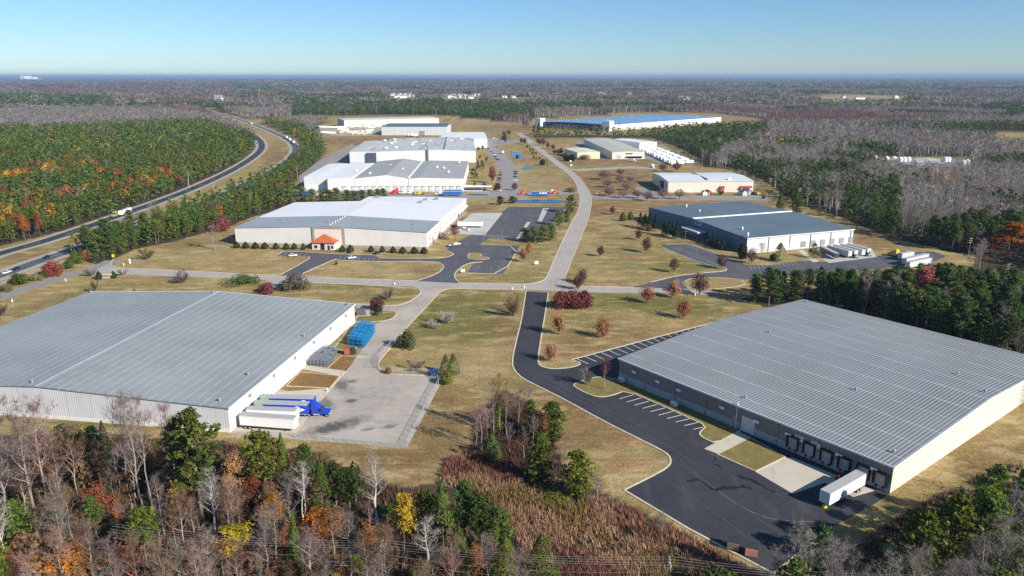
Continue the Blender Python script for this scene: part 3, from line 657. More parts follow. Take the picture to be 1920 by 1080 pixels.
def annex(root, y0, y1, x0, x1, Hh, Rr_, wall, roof, off=.5, wallname='rear_wall', roofname='rear_roof'):
    w = MB(); xr = x0 + (x1-x0)*off
    w.add([(x0,y0,-.1),(x1,y0,-.1),(x1,y1,-.1),(x0,y1,-.1),(x0,y0,Hh),(x1,y0,Hh),(x1,y1,Hh),(x0,y1,Hh),(xr,y0,Hh+Rr_),(xr,y1,Hh+Rr_)], [(0,1,5,8,4),(1,2,6,5),(2,3,7,9,6),(3,0,4,7)])
    w.build(wallname, wall, root)
    r = MB(); e = .3; k = .03; t = .3
    P = [(x0-e,y0,Hh),(x0-e,y1+e,Hh),(xr,y1+e,Hh+Rr_),(xr,y0,Hh+Rr_),(x1+e,y1+e,Hh),(x1+e,y0,Hh)]
    r.add([(x,y,z+t+k) for x,y,z in P]+[(x,y,z+k) for x,y,z in P], [(0,1,2,3),(3,2,4,5),(6,9,8,7),(9,11,10,8),(0,6,7,1),(1,7,8,2),(2,8,10,4),(4,10,11,5),(5,11,9,3),(3,9,6,0)])
    return r.build(roofname, roof, root)
annex(wh3, W3a+.34, W3, .02, L3-.02, H3+.25, 2.2, w3, M_WROOF)
x40 = ((G(697, 366, H3) - A3).dot(Vector((math.cos(rz3), math.sin(rz3), 0))))
annex(wh3, W3+.32, W3b, x40, L3+.6, H3-.3, .5, w3, M_WROOF, wallname='dock_wall', roofname='dock_roof')
ax = lambda px_: (G(px_, 463) - A3).dot(Vector((math.cos(rz3), math.sin(rz3), 0)))
xa, xb = ax(589.5), ax(648)
M_PIL = plain('grey_pilaster', (.30, .27, .25), .7)
d = MB(); d.box(xa-.7, xa+.7, -.5, -.02, 0, H3+1.9); d.build('pilaster', M_PIL, wh3)
d = MB(); d.box(xb-.7, xb+.7, -.5, -.02, 0, H3+1.9); d.build('pilaster', M_PIL, wh3)
d = MB(); d.box(xa+.7, xb-.7, -.5, -.02, H3+.9, H3+1.9); d.build('pilaster_lintel', M_PIL, wh3)
d = MB(); d.box(xa+.72, xb-.72, -.3, -.02, 0, H3+.88); d.build('porch_panel', plain('blush_panel', (.68, .60, .53), .6, 0, .04), wh3)
d = MB()
d.box(-.4, L3+.4, -.55, -.36, H3-.2, H3+.05) if False else d.box(xb+.7, L3+.4, -.46, -.36, H3-.35, H3-.15)
xp0, xp1 = ax(594), ax(637); dp = 7.0
pw = MB(); pw.box(xp0, xp1, -dp, -.31, 0, 4.2); pw.build('porch_wall', plain('blush_render', (.66, .56, .49), .7, 0, .05), wh3)
pr = MB(); e = .9; xm = (xp0+xp1)/2
pr.add([(xp0-e, -dp-e, 4.2), (xp1+e, -dp-e, 4.2), (xp1+e, -.55, 4.2), (xp0-e, -.55, 4.2), (xm-.6, -dp/2-.5, 8.4), (xm+.6, -dp/2-.5, 8.4)], [(0,1,5,4),(1,2,5),(2,3,4,5),(3,0,4),(3,2,1,0)])
n = NT('terracotta_tile_roof'); o_ = n.sep(n.co()); c = n.mix(n.ramp(n.noise(n.co(), 1.2, 4), .3, .7), (.36, .085, .03), (.5, .14, .055)); c = n.mix(n.math('MULTIPLY', n.line(n.math('ADD', o_[0], o_[1]), .5, .12), .4), c, (.2, .05, .02)); n.fin(c, .75); M_TERRA = n.m
pr.build('porch_roof', M_TERRA, wh3)
for xx, wd, z0, z1 in ((xp0+2.2, 1.8, .8, 2.6), (xp1-3.4, 1.4, .1, 2.6), (xp1-1.4, 1.2, .8, 2.6)):
    d = MB(); d.box(xx-wd/2, xx+wd/2, -dp-.06, -dp-.01, z0, z1); d.build('porch_window', M_GLASS, wh3)
d = MB(); d.box(xm-1.6, xm+.8, -dp-.08, -dp-.01, .05, 2.9); d.cyl((xm-.4, -dp-.08, 2.9), (xm-.4, -dp-.01, 2.9), 1.2, n=16); d.build('porch_doorway', M_DARK, wh3)
for k, y in enumerate(np.linspace(6, W3-4, 6)):
    d = MB(); d.box(*sb(y, 'r', L3, W3, 1.0, 4.8, 5.8, .02, .35)); d.build('wall_louvre', M_GREYM, wh3)
for y in np.linspace(8, W3-2, 9):
    d = MB(); d.cyl((L3+.12, y, .1), (L3+.12, y, H3-.1), .12, n=6); d.build('downpipe', M_PIL, wh3)
d = MB(); d.box(L3+.62, L3+2.2, W3+1, W3b-1, 4.6, 5.0); d.build('dock_canopy', M_WHITE, wh3)
for y in np.linspace(W3+3, W3b-3, 6):
    d = MB(); d.box(L3+.62, L3+.75, y-1.6, y+1.6, 1.1, 4.2); d.build('dock_door', M_DARK, wh3)
for x, y in ((ax(602), 14), (L3-12, 18), (L3-9, 5), (20, 20)): unit_on(wh3, x, y, H3+2.2*min(x, L3-x)/(L3/2)+.5, 1.3, 1.0, .8, M_GREYM)
for k in range(7): vent_on(wh3, L3/2, 2+k*(W3a-3)/7, H3+2.5, M_WHITE, .7)
for x, y in ((L3-26, W3+20), (L3-19, W3+24), (L3-27, W3+8), (x40+8, W3b-6)): unit_on(wh3, x, y, H3+.2, 2.8, 2.0, 1.5, M_GREYM)
# ---- long white and grey plant behind it
H4 = height_at(567, 360.5, 335.5)
fr = frame((567, 360.5), (869, 359.5)); A4, rz4, L4, _ = fr
d4 = Vector((math.cos(rz4), math.sin(rz4), 0)); n4 = Vector((-d4.y, d4.x, 0))
W4 = (G(888, 302.5, H4) - A4).dot(n4)
xs = [(G(p, 348) - A4).dot(d4) for p in (633, 681, 775)]
w4 = wall_mat('pale_grey_wall', (.60, .60, .60), rib=1.1, ribdark=.08, seam=0, base=(.45, .45, .45), baseh=1.2)
w4b = wall_mat('off_white_wall', (.66, .65, .62), rib=1.1, ribdark=.06, seam=0, base=(.5, .5, .5), baseh=1.2)
r4 = roof_mat('mid_grey_roof', (.30, .305, .31), axis=1, rib=1.8, ribc=(.36, .37, .375), ribw=.5, patch=.08, amt=.5, rough=.7)
r4b = roof_mat('grey_slope_roof', (.31, .31, .305), axis=1, rib=0, patch=.07, rough=.75)
wh4 = empty('factory', A4, rz4, 'long low plant with white, grey and darker grey roof bays in front of parked trucks', 'factory')
annex(wh4, 8, W4*.84, 0, xs[0]-.02, H4, .3, w4, M_WROOF, wallname='wall', roofname='white_roof')
annex(wh4, 0, W4*.84, xs[0], xs[1], H4, .6, w4b, M_WROOF, .9, wallname='wall', roofname='white_roof')
annex(wh4, -.1, W4*.97, xs[1]+.02, xs[2], H4+.2, 2.8, w4b, r4b, .6, wallname='wall', roofname='grey_roof')
annex(wh4, 0, W4, xs[2]+.32, L4, H4-.2, .9, w4b, r4, .2, wallname='wall', roofname='grey_roof')
d = MB(); d.box(xs[2]-.5, xs[2]+.8, -.6, W4*.96, H4+.3, H4+1.2); d.build('parapet', M_TRIM, wh4)
for x in np.linspace(2, xs[0]-3, 7):
    d = MB(); d.box(x, x+3.2, 7.85, 7.98, 1.2, 5); d.build('dock_door', M_WHITE, wh4)
for x in np.concatenate([np.linspace(xs[0]+14, xs[0]+22, 2), np.linspace(xs[1]+4, L4-4, 15)]):
    d = MB(); d.box(x-1.5, x+1.5, -.35, -.14, 1.0, 4.4); d.build('dock_door', M_DOOR, wh4)
    d = MB(); d.box(x-1.9, x+1.9, -.5, -.14, 4.42, 4.9); d.build('dock_hood', M_GREYM, wh4)
for x, y in ((xs[1]+10, 20), (xs[2]-10, 50), (L4-14, 30), (L4-20, 60), (xs[1]+20, W4*.6), (xs[2]+20, W4*.5), (40, 40), (L4-8, W4*.8)): unit_on(wh4, x, y, H4+1.6, 1.6, 1.4, 1.5, M_TRIM)
d = MB(); d.box(L4+.1, L4+24, 2, 10, 3.6, 4.1); d.build('canopy', M_WHITE, wh4)
d = MB(); d.box(L4+.1, L4+16, 3, 16, 0, 3.58); d.build('office_wall', w4, wh4)
d = MB(); d.box(L4+.3, L4+15.8, 2.9, 2.98, 1, 2.6); d.build('office_window', M_GLASS, wh4)
# ---- stained-roof plant
H5 = 13.0
fr = frame(tuple(project(*G(655, 285, H5)[:2])), tuple(project(*G(892, 283.5, H5)[:2]))); A5, rz5, L5, _ = fr
n5 = Vector((-math.sin(rz5), math.cos(rz5), 0)); d5 = Vector((math.cos(rz5), math.sin(rz5), 0))
W5 = (G(878, 259.5, H5) - A5).dot(n5); xn = (G(692, 284, H5) - A5).dot(d5)
r5 = roof_mat('stained_grey_roof', (.42, .43, .43), axis=0, rib=0, stain=(.05, .052, .05), patch=.08, rough=.8)
wh5 = empty('factory', A5, rz5, 'pale plant whose grey roof carries long dark soot streaks around its vents', 'factory')
annex(wh5, 0, W5*.8, 0, xn+8, H5, .4, w4, r5, wallname='wall', roofname='stained_roof')
annex(wh5, -.3, W5, xn+8.4, L5, H5+.1, 1.6, w4b, r5, .68, wallname='wall', roofname='stained_roof')
for k in range(14):
    rr = random.Random(k); unit_on(wh5, rr.uniform(10, L5-10), rr.uniform(15, W5-20), H5+1.2, 3.6, 2.4, 1.3, M_TRIM)
d = MB(); d.box(xn+8.45+(L5-xn-8)*.68-.5, xn+8.45+(L5-xn-8)*.68+.5, 2, W5, H5+1.8, H5+2.9); d.build('roof_divider', M_GREYM, wh5)
d = MB(); d.box(xn-2, xn+8.3, -2.5, -.4, 0, H5-1); d.build('painted_notch', plain('notch_dark_blue', (.06, .075, .11), .7), wh5)  # dark of a notch painted on a block that stands proud of the wall
d = MB(); d.cyl((L5*.62, -2, 0), (L5*.62, -2, H5+6), .9, n=10); d.build('flue', M_GREYM, wh5)
# ---- far plants
def simple(name, label, pA, pB, H, pC, zc, Rr_, wall, roof, ridge='x', off=.5, top=True):
    if top:
        P, Q = G(*pA, H), G(*pB, H); fr = frame(project(P.x, P.y), project(Q.x, Q.y), pC, zc=zc)
    else: fr = frame(pA, pB, pC, zc=zc)
    return (*warehouse(name, label, fr, H, Rr_, wall, roof, ridge, None, off=off), fr)
M_WW = wall_mat('bright_white_wall', (.76, .76, .75), rib=2, ribdark=.04, seam=0, dirt=.05)
wh6 = simple('warehouse', 'small bright white warehouse behind the soot streaked roof', (826, 261), (913.5, 260.5), 12, (902, 248), 12, .6, M_WW, M_WROOF)[0]
w7 = wall_mat('grey_panel_wall', (.52, .54, .56), rib=2, ribdark=.05, seam=14)
r7 = roof_mat('slate_blue_roof', (.085, .11, .14), rib=0, patch=.1)
wh7, L, W, _f = simple('warehouse', 'grey walled warehouse with slate blue roof at the back of the storage yard', (715, 237.5), (837.5, 237.5), 14, (818, 231.5), 14, .5, w7, r7)
d = MB(); d.box(L*.58, L*.66, -.3, -.02, 0, 7); d.build('loading_door', M_GREYM, wh7)
w8 = wall_mat('beige_panel_wall', (.56, .52, .43), rib=0, ribdark=.05, seam=18)
r8 = roof_mat('buff_roof', (.56, .54, .49), rib=0, patch=.06)
wh8, L, W, _f = simple('warehouse', 'long beige warehouse farthest back against the pine wood', (645, 225.5), (823, 221.5), 14, (818, 218.3), 14, .6, w8, r8)
for x in np.linspace(14, L*.7, 7):
    d = MB(); d.box(x, x+3, -.3, -.02, 0, 5); d.build('dock_door', M_GREYM, wh8)
# mega warehouse with the arch
H9 = 11.0
w9 = wall_mat('blue_grey_facade', (.12, .135, .20), rib=0, seam=16)
r9 = roof_mat('sky_blue_roof', (.14, .28, .46), axis=0, rib=0, patch=.05, lap=0, rough=.6)
w9b = wall_mat('white_long_wall', (.74, .73, .70), rib=0, seam=0, base=(.5, .45, .38), baseh=4)
fr9 = frame((1146, 246), (1351.5, 229.5), (1007, 228), zc=H9); A9, rz9, L9, W9 = fr9
wh9, L, W = warehouse('warehouse', 'enormous distribution building with bright blue roof, white towers and a dark arch', fr9, H9, 1.5, w9b, r9, 'x', None)
d = MB(); d.add([(-.25, 4, 0), (-.25, W-4, 0), (-.25, W-4, H9+.8), (-.25, 4, H9+.8), (-.05, 4, 0), (-.05, W-4, 0), (-.05, W-4, H9+.8), (-.05, 4, H9+.8)], [(0,1,2,3),(4,7,6,5),(0,3,7,4),(1,5,6,2),(3,2,6,7),(0,4,5,1)]); d.build('facade', w9, wh9)
d = MB(); N = 24
arc = [(-.6, 6+(W-12)*i/N, 3.0+(H9-5.0)*math.sin(math.pi*i/N)) for i in range(N+1)]
vs = arc + [(x, y, z+2.6) for x, y, z in arc] + [(-.28, y, z) for x, y, z in arc] + [(-.28, y, z+2.6) for x, y, z in arc]; m_ = N+1
d.add(vs, [(i, i+1, i+1+m_, i+m_) for i in range(N)] + [(i+m_, i+1+m_, i+1+3*m_, i+3*m_) for i in range(N)] + [(i, i+2*m_, i+1+2*m_, i+1) for i in range(N)]); d.build('arch', plain('dark_arch', (.02, .024, .035), .6), wh9)
for y0 in (-1, 12, W-14):
    d = MB(); d.box(-7 if y0 != 12 else -3, 6 if y0 != 12 else -.62, y0, y0+(13 if y0 != 12 else 6), 0, H9+(7 if y0 != 12 else 4)); t_ = d.build('corner_tower', M_WW, wh9)
    d = MB(); d.box(-7.1 if y0 != 12 else -3.1, -7.02 if y0 != 12 else -3.02, y0+3, y0+6, 1, 8); d.build('tower_window', M_GLASS, t_)
for x in np.linspace(20, L-20, 22):
    d = MB(); d.box(x, x+10, -.4, -.02, 1, 4.5); d.build('dock_door', M_CONC, wh9)
for k in range(26):
    rr = random.Random(k+50); vent_on(wh9, rr.uniform(10, L-10), rr.uniform(10, W-10), H9+1.0, M_WHITE, 1.0)
_u9 = Vector((math.cos(rz9), math.sin(rz9), 0)); sk9 = (G(1007, 228, H9) - A9).dot(_u9) / W9
for o_ in KIDS[wh9.name]:
    for q_ in [o_] + KIDS.get(o_.name, []): q_.data.transform(Matrix(((1, sk9, 0, 0), (0, 1, 0, 0), (0, 0, 1, 0), (0, 0, 0, 1))))
# mid right cluster
M_YEL = wall_mat('cream_yellow_wall', (.62, .56, .36), rib=1.2, ribdark=.05, seam=0)
M_CRM = wall_mat('ivory_wall', (.64, .60, .50), rib=1.2, ribdark=.05, seam=0)
M_CROOF = roof_mat('cream_roof', (.62, .58, .46), rib=0, patch=.06); M_TROOF = roof_mat('tan_roof', (.46, .43, .34), rib=0, patch=.07)
wh10, L, W, _f = simple('warehouse', 'little cream yellow shed with low gable beside a brown hedge', (1082.5, 286), (1125, 285), 8, (1112, 277.5), 8, 1.0, M_YEL, M_CROOF, 'y')
d = MB(); d.box(L*.34, L*.62, -.2, -.02, 0, 5.4); d.build('roller_door', M_CONC, wh10)
wh11, L, W, _f = simple('warehouse', 'deep tan roofed workshop next to the rows of white trailers', (1148, 285), (1209, 284.5), 8.5, (1147, 260), 8.5, 1.0, M_CRM, M_TROOF, 'y')
d = MB(); d.box(L*.15, L*.28, -.2, -.02, 0, 4.4); d.build('roller_door', M_CONC, wh11)
d = MB(); d.box(L*.45, L*.95, -3, -.02, 3.6, 3.9); d.build('entrance_canopy', M_TRIM, wh11)
d = MB(); d.box(L*.48, L*.92, -.15, -.02, .8, 2.8); d.build('window', M_GLASS, wh11)
s_ = MB()
for k, (a_, b_) in enumerate(((.42, .47), (.475, .53), (.535, .57), (.575, .63))): s_.box(L*a_, L*b_, -.2, -.02, 5.6, 7.0)
s_.build('sign_lettering', M_DARK, wh11)
wh12, L, W, _f = simple('warehouse', 'white flat roofed shed at the dark pines above the trailer rows', (1199.5, 268), (1231.5, 266.5), 9, (1210, 259), 9, .8, M_WW, M_WROOF, 'y')
d = MB(); d.box(L*.3, L*.55, -.2, -.02, 0, 5.5); d.build('roller_door', M_CONC, wh12)
# ivory warehouse with red awnings
H14 = height_at(1252, 361, 341)
fr14 = frame((1252, 361), (1411.5, 360), (1372, 324), zc=H14)
r14 = roof_mat('white_panel_roof', (.60, .62, .62), axis=1, rib=0, patch=.07, lap=0)
wh14, L, W = warehouse('warehouse', 'ivory warehouse with white roof and small red awnings', fr14, H14, 1.4, M_CRM, r14, 'x', None)
M_RED = plain('red_awning', (.33, .035, .05), .7)
for a_, b_ in ((.60, .66), (.84, .885), (.895, .98)):
    d = MB(); d.prism([(-2.2, 3.6), (0, 5), (0, 5.25), (-2.2, 3.85)], L*a_, L*b_)
    o_ = d.build('awning', M_RED, wh14); o_.rotation_euler = (0, 0, R(-90)) if False else (0, 0, 0)
    o_.data.transform(Matrix(((0, 1, 0, 0), (1, 0, 0, -.02), (0, 0, 1, 0), (0, 0, 0, 1))))
for a_, b_, h in ((.90, .975, 3.4), (.61, .65, 2.6), (.2, .3, 2.4)):
    d = MB(); d.box(L*a_, L*b_, -.15, -.02, 0, h); d.build('door', M_WHITE, wh14)
d = MB(); d.box(L*.475, L*.485, 4, W-3, H14+1.0, H14+1.75); d.build('roof_divider', M_GREYM, wh14)
d = MB(); d.box(-.15, -.02, W*.25, W*.45, 1.2, 7); d.build('loading_door', M_DARK, wh14)
d = MB(); d.add([(-.3, W*.38, 3.6), (-.3, W*.5, 6.4), (-.3, W*.58, 5.2)], [(0, 1, 2)]); d.add([(-.2, W*.38, 3.6), (-.2, W*.5, 6.4), (-.2, W*.58, 5.2)], [(2, 1, 0)]); d.build('wall_emblem', plain('pink_emblem', (.6, .12, .2), .6), wh14)
unit_on(wh14, L*.74, 6, H14+1, 2.4, 2, 1.6, M_WHITE)
# dark blue warehouse
H15 = height_at(1399, 476, 447.5)
fr15 = frame((1399, 476), (1597.5, 457.5), (1208, 390), zc=H15)
w15 = wall_mat('white_dock_wall', (.54, .55, .55), rib=1.0, ribdark=.06, seam=14.5)
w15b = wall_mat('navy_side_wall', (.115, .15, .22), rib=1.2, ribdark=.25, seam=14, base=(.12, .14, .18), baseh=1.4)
r15 = roof_mat('slate_membrane_roof', (.095, .135, .165), axis=1, rib=0, patch=.14, lap=0, rough=.75)
wh15, L, W = warehouse('warehouse', 'slate roofed warehouse with a navy shaded side and white dock wall', fr15, H15, 1.6, w15, r15, 'x', M_TRIM)
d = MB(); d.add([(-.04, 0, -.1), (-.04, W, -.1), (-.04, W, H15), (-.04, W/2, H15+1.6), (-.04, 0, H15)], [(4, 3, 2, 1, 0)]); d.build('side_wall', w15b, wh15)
d = MB(); d.box(-.3, L*.995, W*.5-.9, W*.5+.9, H15+1.6+.2, H15+1.6+.75); d.build('ridge_cap', M_WHITE, wh15)
d = MB(); d.box(-.75, -.45, -.3, W*.5, H15-.1, H15+.3); 
d = MB(); d.box(-6, -.06, W*.36, W*.52, 0, 4.4); po = d.build('entrance_block', plain('navy_render', (.13, .15, .19), .7), wh15)
d = MB(); d.box(-6.6, -.06, W*.355, W*.525, 4.42, 5.2); d.build('entrance_roof', plain('pale_parapet', (.5, .52, .54), .7), wh15)
for k in range(5):
    d = MB(); y = W*.37 + k*W*.03; d.box(-6.08, -6.01, y, y+W*.018, .8, 3.4); d.build('window', M_GLASS, wh15)
d = MB(); d.box(-.3, -.06, W*.41, W*.475, 7.6, 9.8); sgn = d.build('sign_board', plain('grey_sign', (.45, .46, .48), .6), wh15)
d = MB()
for k in range(5): d.box(-.36, -.31, W*.418+k*W*.0105, W*.426+k*W*.0105, 8.3, 9.2)
d.build('sign_lettering', M_DARK, sgn)
for x in list(np.linspace(L*.52, L*.98, 6)):
    d = MB(); d.box(x-1.6, x+1.6, -.3, -.02, 1.1, 4.3); d.build('dock_door', M_GREYM, wh15)
d = MB(); d.box(L*.36, L*.42, -.15, -.02, 0, 4.2); d.build('loading_door', M_WHITE, wh15)
for x in np.arange(14.5, L, 14.5):
    d = MB(); d.box(x-.15, x+.15, -.35, -.02, 0, H15-.3); d.build('downpipe', M_GREYM, wh15)
for x, y in ((L*.12, W*.16), (L*.3, W*.9), (L*.02, W*.02), (L*.25, W*.7)): vent_on(wh15, x+1, y+1, H15+1.2, M_WHITE, 1.2)
# far right white building in the woods
wh16 = simple('warehouse', 'white shed with tan roof in the woods among white tanks', (1720, 306), (1768, 308), 8, (1760, 298.5), 8, 1.0, M_WW, M_TROOF, 'y')[0]
def silo(px_, py_, h, r, label):
    o = empty('storage_tank', G(px_, py_), 0, label, 'tank', 'white tanks beside the shed in the woods'); m = MB(); m.cyl((0,0,0), (0,0,h), r, n=14); m.build('tank_shell', M_WHITE, o)
    m = MB(); m.cyl((0,0,h), (0,0,h+r*.5), r, .3, n=14); m.build('tank_cap', M_TRIM, o)
for q in ((1662,302),(1676,302),(1688,303),(1695,303),(1703,303),(1640,300),(1772,303),(1778,303),(1806,309),(1813,308)): silo(*q, 4.5, 2.6, 'white storage tank beside the shed in the woods')
# houses on the skyline
M_HROOF = plain('grey_shingle', (.2, .19, .19), .85)
def house(px_, py_, w_, d_, h_, rz, label, roofm=M_HROOF, group='far houses among the trees'):
    o = empty('house', G(px_, py_), rz, label, 'house', group)
    m = MB(); m.add([(-w_/2,-d_/2,0),(w_/2,-d_/2,0),(w_/2,d_/2,0),(-w_/2,d_/2,0),(-w_/2,-d_/2,h_),(w_/2,-d_/2,h_),(w_/2,d_/2,h_),(-w_/2,d_/2,h_),(-w_/2,0,h_*1.6),(w_/2,0,h_*1.6)], [(0,1,5,4),(1,2,6,9,5),(2,3,7,6),(3,0,4,8,7)]); m.build('wall', M_WHITE, o)
    m = MB(); e = .6; m.add([(-w_/2-e,-d_/2-e,h_-.2),(w_/2+e,-d_/2-e,h_-.2),(w_/2+e,0,h_*1.6+.2),(-w_/2-e,0,h_*1.6+.2),(w_/2+e,d_/2+e,h_-.2),(-w_/2-e,d_/2+e,h_-.2)], [(0,1,2,3),(3,2,4,5)]); m.build('roof', roofm, o)
rr = random.Random(4)
for i in range(13): house(735+i*3.4+rr.uniform(-1,1), 180+rr.uniform(-1,5), 17, 12, 9, rr.uniform(-.6,.6), 'pale far house in the western cluster of the distant estate')
for i in range(20): house(832+i*3.5+rr.uniform(-1,1), 180+rr.uniform(-1,6), 17, 12, 9, rr.uniform(-.6,.6), 'pale far house in the eastern cluster of the distant estate', group='far houses of the eastern cluster')
house(946, 184, 24, 14, 8, .2, 'white far house at the near edge of the pale green field', group=None); house(962, 185, 20, 14, 9, .4, 'white far barn on the pale green field', group=None); house(997, 180, 20, 14, 10, .1, 'white far house at the eastern tip of the green field', group=None)
house(1581, 184, 38, 14, 8, 1.4, 'long white farm building at the edge of the far eastern field', group=None); house(1612, 186, 44, 15, 7, .1, 'broad white farm shed in the middle of the far eastern field', group=None); house(1679, 184, 20, 14, 9, .4, 'lone white farmhouse east of the far field', group=None)
for i, q in enumerate(((1278,188),(1284,188.5),(1125,180),(1130,181),(1180,180))): house(*q, 34, 22, 11, .3*i, 'white roadside house half hidden in the grey woods', group='white houses hidden in the grey woods')
house(411, 192, 30, 22, 17, .3, 'white house on the hill beside the highway', group=None); house(272, 190.5, 70, 16, 8, .05, 'low white shed in the western woods', group=None)
house(65, 184, 26, 20, 9, .3, 'lone pale house in the far western pines', group=None)
o = empty('shop', G(502, 182), 0, 'distant building with a bright red roof beside a slim mast', 'building'); m = MB(); m.box(-42, 42, -15, 15, 0, 8); m.build('wall', M_WHITE, o); m = MB(); m.box(-46, 46, -18, 18, 8.05, 13); m.build('roof', plain('bright_red_roof', (.6, .06, .05), .6), o)
o = empty('mast', G(487, 181.5), 0, 'slim pale mast standing beside the red roofed building', 'mast'); m = MB(); m.cyl((0,0,0), (0,0,46), 1.4, .9, n=6); m.build('pole', M_GREYM, o); m = MB(); m.box(-2,2,-2,2,44,48); m.build('antenna', M_GREYM, o)
# pale plant on the horizon
o = empty('power_plant', G(48, 151.0), 0, 'white industrial plant on the far horizon', 'factory')
u_ = G(48, 151).y / FPX
for x, w_, h in ((-6, 5, 8), (0, 6, 3.5), (8, 14, 3), (-3, 3, 7)):
    m = MB(); m.box((x-w_/2)*u_, (x+w_/2)*u_, 0, 300, 0, h*u_); m.build('block', M_WHITE, o)
m = MB(); m.cyl((-5*u_, 0, 8*u_+.1), (-5*u_, 0, 11*u_), .5*u_, n=8); m.build('chimney', M_WHITE, o)
m = MB(); m.box(9.5*u_, 13.2*u_, 10, 200, 3*u_+.1, 6.4*u_); m.build('conveyor_tower', M_WHITE, o)
# ------------------------------------------------------------------ foliage materials
def leaf_material(name, src, attr=None):
    n = NT(name)
    base = n.n('ObjectInfo').outputs['Color'] if src == 'obj' else n.n('Attribute', attribute_name='Col').outputs['Color']
    if src == 'obj':
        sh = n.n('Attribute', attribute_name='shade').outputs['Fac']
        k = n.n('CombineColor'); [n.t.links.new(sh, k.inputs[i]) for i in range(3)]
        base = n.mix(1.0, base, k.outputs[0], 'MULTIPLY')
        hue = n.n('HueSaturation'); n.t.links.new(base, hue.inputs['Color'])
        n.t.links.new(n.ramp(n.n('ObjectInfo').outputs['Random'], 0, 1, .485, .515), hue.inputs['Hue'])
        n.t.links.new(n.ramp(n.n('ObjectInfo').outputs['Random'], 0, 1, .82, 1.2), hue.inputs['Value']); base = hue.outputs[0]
    tr = n.n('BsdfTranslucent'); di = n.n('BsdfDiffuse'); mx = n.n('MixShader'); mx.inputs[0].default_value = .3
    n.t.links.new(base, di.inputs[0]); n.t.links.new(base, tr.inputs[0])
    n.t.links.new(di.outputs[0], mx.inputs[1]); n.t.links.new(tr.outputs[0], mx.inputs[2]); n.t.links.new(mx.outputs[0], n.out.inputs['Surface'])
    n.t.nodes.remove(n.b); return n.m
M_LEAF = leaf_material('leaf_or_twig', 'obj')
M_MASS = leaf_material('woodland_foliage', 'attr')
def bark(name, colr):
    n = NT(name); c = n.mix(n.ramp(n.noise(n.co(), .8, 4, .6, stretch=(1, 1, .3)), .3, .7), scale_rgb(colr, .6), scale_rgb(colr, 1.3)); return n.fin(c, .9)
M_BPINE = bark('pine_bark', (.20, .145, .11)); M_BGREY = bark('pale_grey_bark', (.27, .235, .2)); M_BDARK = bark('brown_bark', (.15, .115, .09)); M_BWHITE = bark('whitish_bark', (.50, .47, .43))
# ------------------------------------------------------------------ triangle soup
class TS:
    def __init__(s, seed): s.v = []; s.f = []; s.sh = []; s.r = random.Random(seed); s.nr = np.random.RandomState(seed)
    def tri(s, a, b, c, sh=1.0):
        n = len(s.v); s.v += [a, b, c]; s.f.append((n, n+1, n+2)); s.sh.append(sh)
    def leaf(s, p, size, out, sh, up=.35, spread=.9, quad=True):
        """a small leaf clump facing roughly OUT"""
        r = s.r
        nv = Vector((out[0] + r.uniform(-spread, spread), out[1] + r.uniform(-spread, spread), out[2] + up + r.uniform(-spread, spread)))
        if nv.length < 1e-3: nv = Vector((0, 0, 1))
        nv.normalize(); a = nv.orthogonal().normalized(); b = nv.cross(a); t = r.uniform(0, 6.28)
        a, b = a*math.cos(t)+b*math.sin(t), b*math.cos(t)-a*math.sin(t)
        k = size * r.uniform(.7, 1.3); p = Vector(p); l = r.uniform(.55, 1.0)
        q0, q1, q2, q3 = p - a*k*.6, p + b*k*.42*l, p + a*k*.6, p - b*k*.42*l
        n = len(s.v); sh = sh * r.uniform(.75, 1.25)
        if quad: s.v += [q0, q1, q2, q3]; s.f += [(n, n+1, n+2), (n, n+2, n+3)]; s.sh += [sh, sh]
        else: s.v += [q0, q1, q2 - b*k*.3]; s.f.append((n, n+1, n+2)); s.sh.append(sh)
    def sliver(s, p, q, w, sh=1.0):
        p = Vector(p); q = Vector(q); d = (q-p); o = d.orthogonal().normalized(); t = s.r.uniform(0, 6.28)
        o = (Matrix.Rotation(t, 3, d.normalized()) @ o) * w * .5
        s.tri(p-o, p+o, q, sh)
    def tube(s, pts, rad, n=4, sh=1.0):
        rings = []
        for i, p in enumerate(pts):
            d = (Vector(pts[min(i+1, len(pts)-1)]) - Vector(pts[max(i-1, 0)])).normalized(); a = d.orthogonal().normalized() if abs(d.z) < .99 else Vector((1, 0, 0)); b = d.cross(a)
            st = len(s.v); rings.append(st)
            for k in range(n):
                t = 2*math.pi*k/n; s.v.append(Vector(p) + (a*math.cos(t)+b*math.sin(t))*rad[i])
        for i in range(len(rings)-1):
            for k in range(n):
                a, b, c, d = rings[i]+k, rings[i]+(k+1) % n, rings[i+1]+(k+1) % n, rings[i+1]+k
                s.f += [(a, b, c), (a, c, d)]; s.sh += [sh, sh]
    def mesh(s, name, mat):
        me = bpy.data.meshes.new(name); V = np.array([tuple(p) for p in s.v], np.float32); F = np.array(s.f, np.int32)
        set_tris(me, V, F); me.attributes.new('shade', 'FLOAT', 'FACE').data.foreach_set('value', np.array(s.sh, np.float32)); me.materials.append(mat); return me
    def arrays(s): return np.array([tuple(p) for p in s.v], np.float32), np.array(s.f, np.int32), np.array(s.sh, np.float32)
def set_tris(me, V, F):
    me.vertices.add(len(V)); me.vertices.foreach_set('co', np.ascontiguousarray(V, np.float32).ravel())
    me.loops.add(F.size); me.loops.foreach_set('vertex_index', np.ascontiguousarray(F, np.int32).ravel())
    me.polygons.add(len(F)); me.polygons.foreach_set('loop_start', np.arange(len(F), dtype=np.int32)*3); me.polygons.foreach_set('loop_total', np.full(len(F), 3, np.int32))
    me.update(calc_edges=True)
